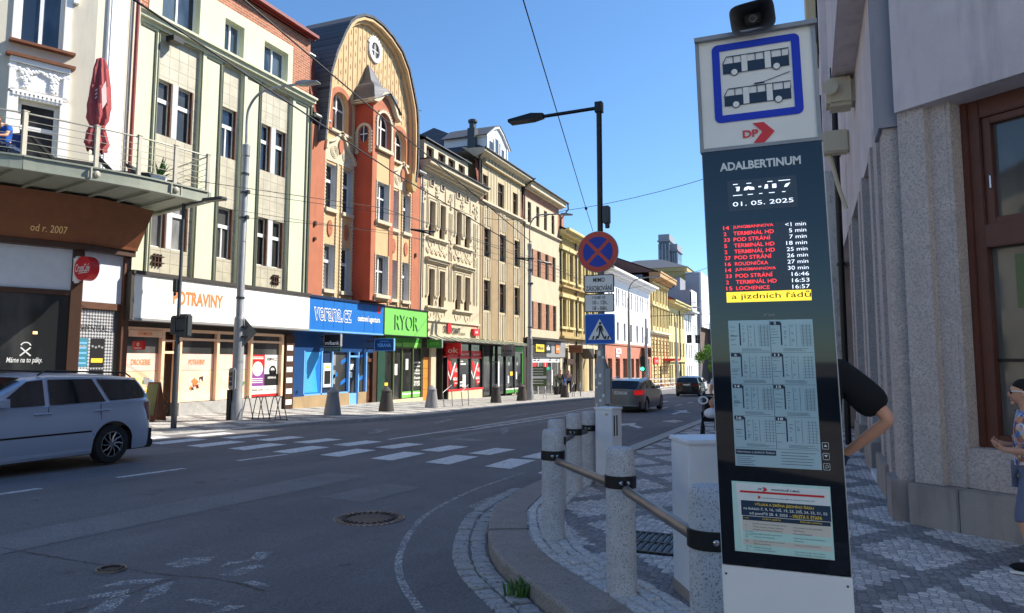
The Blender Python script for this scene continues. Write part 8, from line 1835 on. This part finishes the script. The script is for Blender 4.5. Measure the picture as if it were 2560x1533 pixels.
def person(label, loc, rz, H, joints, top, bottom, hair, shoes='cloth_black', sleeve=.55, long_legs=True, hairlen=0.0, glasses=False, detail=True, group=None, cap=False, seated=False, sk='skin', stripe=None, shirt_len=0.0, loose=0.0):
    """figure facing local +Y; joints override the standing pose (metres for a 1.75 m figure, scaled to H)"""
    k = H/1.75; t = thing('person', label, 'person', loc, group, rz)
    J = dict(pel=(0, 0, .95), wai=(0, 0, 1.1), che=(0, .01, 1.32), nec=(0, .0, 1.5), chin=(0, .03, 1.56), hed=(0, .025, 1.64),
             sL=(-.19, 0, 1.42), eL=(-.25, -.02, 1.13), wL=(-.24, .08, .88), hL=(-.235, .1, .8), sR=(.19, 0, 1.42), eR=(.25, -.02, 1.13), wR=(.24, .08, .88), hR=(.235, .1, .8),
             pL=(-.095, 0, .9), kL=(-.1, .03, .5), aL=(-.1, -.02, .09), tL=(-.11, .15, .035), pR=(.095, 0, .9), kR=(.1, .03, .5), aR=(.1, -.02, .09), tR=(.11, .15, .035))
    J.update(joints); J = {n: tuple(c*k for c in p) for n, p in J.items()}; V = {n: Vector(p) for n, p in J.items()}
    R0 = dict(pel=(.15, .11), wai=(.135, .1), che=(.165, .115), nec=.056, chin=.06, hed=.07, sL=.062, eL=.042, wL=.028, hL=(.034, .018), sR=.062, eR=.042, wR=.028, hR=(.034, .018), pL=.092, kL=.058, aL=.04, tL=.032, pR=.092, kR=.058, aR=.04, tR=.032)
    sc = lambda r: tuple(x*k for x in r) if isinstance(r, tuple) else r*k
    E_ = [('pel', 'wai'), ('wai', 'che'), ('che', 'nec'), ('nec', 'chin'), ('chin', 'hed'), ('che', 'sL'), ('sL', 'eL'), ('eL', 'wL'), ('wL', 'hL'), ('che', 'sR'), ('sR', 'eR'), ('eR', 'wR'), ('wR', 'hR'), ('pel', 'pL'), ('pL', 'kL'), ('kL', 'aL'), ('aL', 'tL'), ('pel', 'pR'), ('pR', 'kR'), ('kR', 'aR'), ('aR', 'tR')]
    vs, fs = skin(J, E_, {n: sc(R0[n]) for n in J}, 'pel'); mb = MB(); mb.add(vs, fs)
    hc = V['hed']+Vector((0, .012*k, .015*k)); fd = (V['hed']-V['chin']); ftw = Vector((0, 1, 0))
    fx = J.get('face', None)
    def headf(v): return 1+.06*max(0, v.y)*max(0, -v.z)-.1*max(0, -v.z)*max(0, -v.y)+.02*v.z
    ellip(mb, hc, (.076*k, .096*k, .118*k), f=headf)
    if detail:
        ellip(mb, hc+Vector((0, .098*k, -.018*k)), (.013*k, .02*k, .026*k), 8, 10); ellip(mb, hc+Vector((0, .088*k, -.062*k)), (.022*k, .01*k, .009*k), 6, 8); ellip(mb, hc+Vector((0, .078*k, -.098*k)), (.026*k, .018*k, .02*k), 6, 8)
        for s_ in (-1, 1): ellip(mb, hc+Vector((s_*.077*k, -.008*k, -.01*k)), (.01*k, .02*k, .03*k), 8, 8)
        for s_ in (('L', -1), ('R', 1)):
            w_, h_ = V['w'+s_[0]], V['h'+s_[0]]; d = (h_-w_).normalized(); side = d.cross(Vector((0, 1, 0)) if abs(d.y) < .9 else Vector((0, 0, 1))).normalized(); nrm = d.cross(side)
            for f in range(4):
                b0 = h_+side*(.03-.02*f)*k; ln = (.07, .08, .075, .058)[f]*k; q1 = b0+d*ln*.5+nrm*.006*k; q2 = b0+d*ln*.85+nrm*(.02+.004*f)*k; mb.tube([h_+side*(.024-.016*f)*k, b0+d*.012*k, q1, q2], [.0095*k, .009*k, .008*k, .006*k], 7)
            mb.tube([w_+d*.03*k+side*.028*k, h_+side*.045*k, h_+side*.05*k+d*.04*k+nrm*.01*k], [.011*k, .01*k, .0075*k], 7)
    def put(mb, nm, m, smooth=True): o = mb.build(nm, m, None, smooth); o.parent = t; return o
    put(mb, 'body', sk)
    # clothes: wider skins over the same bones, open ended
    def cloth(nm, m, js, es, root, grow, extra=None):
        Jc = {n: tuple(V[n]) for n in js}; Jc.update(extra or {}); R1 = {n: sc(tuple(x+grow for x in R0[n]) if isinstance(R0.get(n), tuple) else R0.get(n, .07)+grow) for n in Jc}
        if extra:
            for n in extra: R1[n] = sc(extra_r[n]+grow)
        v, f = skin(Jc, es, R1, root); q = MB(); q.add(v, f); put(q, nm, m)
    mid = lambda a, c, f: tuple(V[a].lerp(V[c], f)); extra_r = {'mL': .06, 'mR': .06, 'hem': .15, 'nk': .062, 'xL': .075, 'xR': .075}
    lg = sleeve >= .98; ex = {'mL': mid('sL', 'eL', sleeve) if not lg else mid('eL', 'wL', .9), 'mR': mid('sR', 'eR', sleeve) if not lg else mid('eR', 'wR', .9), 'hem': tuple(V['pel']-Vector((0, 0, (.06+shirt_len)*k))), 'nk': mid('che', 'nec', .72)}
    es = [('hem', 'wai'), ('wai', 'che'), ('che', 'nk'), ('che', 'sL'), ('che', 'sR')]+([('sL', 'eL'), ('eL', 'mL'), ('sR', 'eR'), ('eR', 'mR')] if lg else [('sL', 'mL'), ('sR', 'mR')])
    if lg: extra_r.update(mL=.036, mR=.036)
    cloth('shirt', top, ['wai', 'che', 'sL', 'sR']+(['eL', 'eR'] if lg else []), es, 'wai', .014+loose, ex)
    f = .97 if long_legs else .1
    ex = {'xL': mid('kL', 'aL', f), 'xR': mid('kR', 'aR', f)}; extra_r.update(xL=.055 if long_legs else .07, xR=.055 if long_legs else .07)
    cloth('trousers', bottom, ['pel', 'pL', 'kL', 'pR', 'kR'], [('pel', 'pL'), ('pL', 'kL'), ('kL', 'xL'), ('pel', 'pR'), ('pR', 'kR'), ('kR', 'xR')], 'pel', .014, ex)
    for s_ in 'LR':
        q = MB(); a, c = V['a'+s_], V['t'+s_]; d = (c-a); d.z = 0; d = d.normalized() if d.length > 1e-4 else Vector((0, 1, 0)); cc = a.lerp(c, .55); cc.z = min(a.z, c.z)+.012*k; M_ = Matrix.Translation(cc) @ d.to_track_quat('Y', 'Z').to_matrix().to_4x4(); q.M = M_; ellip(q, (0, 0, 0), (.05*k, .145*k, .05*k), f=lambda v: 1 if v.z > -.2 else .9); put(q, 'shoe', shoes)
        if stripe: q = MB(); q.M = M_; q.box(-.052*k, .052*k, -.14*k, .14*k, -.05*k, -.028*k); put(q, 'sole', stripe)
    q = MB()
    def hf(v):
        return 1.0 if (v.z > .25 or v.y < -.1) and v.z > -.55 else .9
    ellip(q, hc+Vector((0, -.01*k, .014*k)), (.084*k, .1*k, .12*k), f=hf)
    if hairlen: ellip(q, hc+Vector((0, -.05*k, -.1*k-hairlen*.3)), (.085*k, .055*k, .13*k+hairlen*.4))
    put(q, 'hair', hair)
    if glasses:
        q = MB(); 
        for s_ in (-1, 1): ellip(q, hc+Vector((s_*.032*k, .09*k, .008*k)), (.027*k, .012*k, .021*k), 8, 12)
        gl = put(q, 'sunglasses', 'totem_glass'); q = MB(); [q.tube([hc+Vector((s_*.055*k, .085*k, .014*k)), hc+Vector((s_*.083*k, .04*k, .016*k)), hc+Vector((s_*.084*k, -.03*k, .008*k))], .005*k, 6) for s_ in (-1, 1)]; o = q.build('temple', 'sig_white', None, True); o.parent = gl
    return t
person('child with dark hair and sunglasses in a colourful printed t-shirt and lilac shorts', (1.47, 6.42, GR(6.4)), R_(78), 1.36, dict(sL=(-.17, .02, 1.4), eL=(-.22, .0, 1.12), wL=(-.13, .2, 1.12), hL=(-.11, .26, 1.15), sR=(.17, .02, 1.4), eR=(.22, .02, 1.12), wR=(.1, .2, 1.15), hR=(.07, .26, 1.17), kL=(-.1, .1, .5), aL=(-.1, .0, .09), kR=(.1, .0, .5), aR=(.1, -.16, .12), tR=(.11, .0, .05)), 'shirt_print', 'cloth_grey', 'hair_dark', sleeve=.9, long_legs=False, glasses=True, stripe='sig_white', shirt_len=.06, loose=.03)
person('man in a black t-shirt, hand on hip, mostly hidden behind the display column', (-.04, 4.42, GR(4.4)), R_(15), 1.7, dict(sR=(.2, -.03, 1.44), eR=(.41, -.16, 1.2), wR=(.235, .02, 1.0), hR=(.17, .07, .96), sL=(-.2, 0, 1.42), eL=(-.27, .1, 1.16), wL=(-.1, .25, 1.1), hL=(-.05, .28, 1.12)), 'cloth_black', 'cloth_navy', 'hair_dark', sleeve=.86, shirt_len=.14, loose=.03)
g = GR(17.3)
person('woman in a white top and dark waistcoat leaning over a pushchair', (-1.98, 17.55, g), R_(190), 1.62, dict(che=(0, .08, 1.3), nec=(0, .16, 1.45), chin=(0, .22, 1.49), hed=(0, .24, 1.57), sL=(-.18, .1, 1.4), sR=(.18, .1, 1.4), eR=(.24, .14, 1.12), wR=(.2, .32, .98), hR=(.2, .38, .96), eL=(-.24, .14, 1.12), wL=(-.2, .32, .98), hL=(-.2, .38, .96)), 'cloth_white', 'cloth_black', 'hair_brown', sleeve=.5, hairlen=.1)
t = thing('pushchair', 'dark pushchair with a white ring handle at the edge of the display column', 'pushchair', (-2.05, 17.0, g)); M_ = Matrix.Translation((-2.1, 16.95, g))
q = part(t, 'frame', 'black_metal', M_); [q.tube([(x, .25, .98), (x, .1, .55), (x, -.25, .2)], .018, 6) for x in (-.22, .22)]; [q.tube([(x, -.1, .6), (x, .3, .15)], .018, 6) for x in (-.22, .22)]; q.tube([(-.22, .25, .98), (.22, .25, .98)], .02, 6); q.done(True)
q = part(t, 'seat', 'cloth_black', M_); q.box(-.2, .2, -.2, .15, .4, .5); q.add([(-.2, .1, .45), (.2, .1, .45), (.2, .25, .95), (-.2, .25, .95), (-.2, .16, .45), (.2, .16, .45), (.2, .3, .92), (-.2, .3, .92)], [(0, 1, 2, 3), (4, 5, 6, 7), (0, 1, 5, 4), (1, 2, 6, 5), (2, 3, 7, 6), (3, 0, 4, 7)]); q.done(False, .03)
q = part(t, 'blanket', 'cloth_white', M_); ellip(q, (0, -.1, .58), (.17, .2, .12)); q.done(True)
q = part(t, 'ring_handle', 'sig_white', M_); q.M = frame((-2.28, 16.85, g+.87), (1, 0, 0), (0, -1, 0)); q.ring(0, 0, -.02, .02, .075, .115, 24, sz=.8); q.done()
for x, y, r in ((-.2, -.28, .12), (.2, -.28, .12), (-.24, .28, .15), (.24, .28, .15)):
    q = part(t, 'wheel', 'tyre', M_ @ Matrix.Translation((x, y, r)) @ Matrix.Rotation(math.pi/2, 4, 'Y')); q.lathe([(r*.7, -.025), (r, -.02), (r, .02), (r*.7, .025)], n=20); w_ = q.done(True); q = part(w_, 'hub', 'rim_metal', M_ @ Matrix.Translation((x, y, r)) @ Matrix.Rotation(math.pi/2, 4, 'Y')); q.lathe([(r*.65, -.015), (r*.65, .015), (.02, .03)], n=12); q.done(True)
t = thing('baby', 'small child lying in the pushchair', 'child', (-2.1, 16.95, g+.6)); q = part(t, 'body', 'skin', I4); v, f = skin(dict(a=(-2.1, 16.98, g+.5), b=(-2.1, 17.0, g+.66), c=(-2.1, 17.02, g+.74)), [('a', 'b'), ('b', 'c')], dict(a=.09, b=.06, c=.05), 'a'); q.add(v, f); ellip(q, (-2.1, 17.0, g+.8), (.075, .085, .09)); q.done(True)
g = GL(52.5)
person('man walking outside the camera shop with a blue bag', (-17.5, 52.0, g), R_(170), 1.8, dict(kL=(-.1, .12, .5), aL=(-.1, .1, .09), kR=(.1, -.02, .5), aR=(.1, -.22, .14), tR=(.1, -.08, .05)), 'cloth_navy', 'cloth_denim', 'hair_brown', sleeve=1.0, detail=False, group='couple walking past the camera shop')
person('person in a grey jacket and dark trousers pulling a wheeled suitcase', (-17.5, 54.0, g), R_(200), 1.72, dict(kL=(-.1, .12, .5), aL=(-.1, .1, .09), eR=(.27, -.12, 1.15), wR=(.3, -.3, .95), hR=(.31, -.35, .9)), 'cloth_grey', 'cloth_black', 'hair_dark', sleeve=1.0, detail=False, group='couple walking past the camera shop', hairlen=.08)
t = thing('shoulder_bag', 'bright blue bag carried beside the walking man', 'bag', (-17.45, 52.5, g+.9)); q = part(t, 'pouch', 'cloth_blue', I4); q.M = Matrix.Translation((-17.45, 52.55, g+.85)); ellip(q, (0, 0, 0), (.2, .16, .32)); q.done(True); q = part(t, 'strap', 'cloth_navy', I4); q.tube([(-17.45, 52.4, g+1.1), (-17.4, 52.2, g+1.4), (-17.48, 52.05, g+1.5)], .02, 5); q.done()
t = thing('suitcase', 'small dark wheeled suitcase tilted behind the walking person', 'suitcase', (-17.5, 55.4, g)); q = part(t, 'shell', 'cloth_black', I4); q.M = Matrix.Translation((-17.45, 55.2, g+.1)) @ Matrix.Rotation(R_(-25), 4, 'X'); q.box(-.2, .2, -.14, .14, 0, .58); q.done(False, .04); q = part(t, 'handle', 'pole_grey', I4); q.M = Matrix.Translation((-17.45, 55.2, g+.1)) @ Matrix.Rotation(R_(25), 4, 'X'); q.tube([(-.1, 0, .5), (-.1, 0, 1.0), (.1, 0, 1.0), (.1, 0, .5)], .012, 5); q.done()
# terrace guest
t = at_terrace('terrace_chair', 'dark blue terrace chair under the seated guest', 'chair', -17.35, 10.75); q = part(t, 'seat', 'cloth_denim', I4); q.M = Matrix.Translation((-17.35, 10.75, 6.08)) @ Matrix.Rotation(R_(20), 4, 'Z'); q.box(-.28, .28, -.3, .3, .3, .42); q.box(-.28, .28, .24, .32, .42, .85); q.done(False, .03); q = part(t, 'leg', 'black_metal', I4); q.M = Matrix.Translation((-17.35, 10.75, 6.08)) @ Matrix.Rotation(R_(20), 4, 'Z'); [q.box(x-.02, x+.02, y-.02, y+.02, 0, .3) for x in (-.25, .25) for y in (-.26, .28)]; q.done()
person('guest in a blue t-shirt sitting hunched on the terrace', (-17.4, 10.75, 5.98), R_(200), 1.68, dict(pel=(0, 0, .55), wai=(0, .02, .7), che=(0, .1, .92), nec=(0, .2, 1.06), chin=(0, .26, 1.08), hed=(0, .3, 1.14), sL=(-.18, .1, 1.0), sR=(.18, .1, 1.0), eL=(-.22, .25, .76), eR=(.22, .25, .76), wL=(-.1, .42, .72), wR=(.1, .42, .72), hL=(-.08, .47, .72), hR=(.08, .47, .72), pL=(-.09, .03, .53), pR=(.09, .03, .53), kL=(-.11, .46, .55), kR=(.11, .46, .55), aL=(-.11, .5, .12), aR=(.11, .5, .12), tL=(-.11, .64, .07), tR=(.11, .64, .07)), 'cloth_blue', 'cloth_navy', 'hair_brown', sleeve=.6, hairlen=.06, shirt_len=-.03)
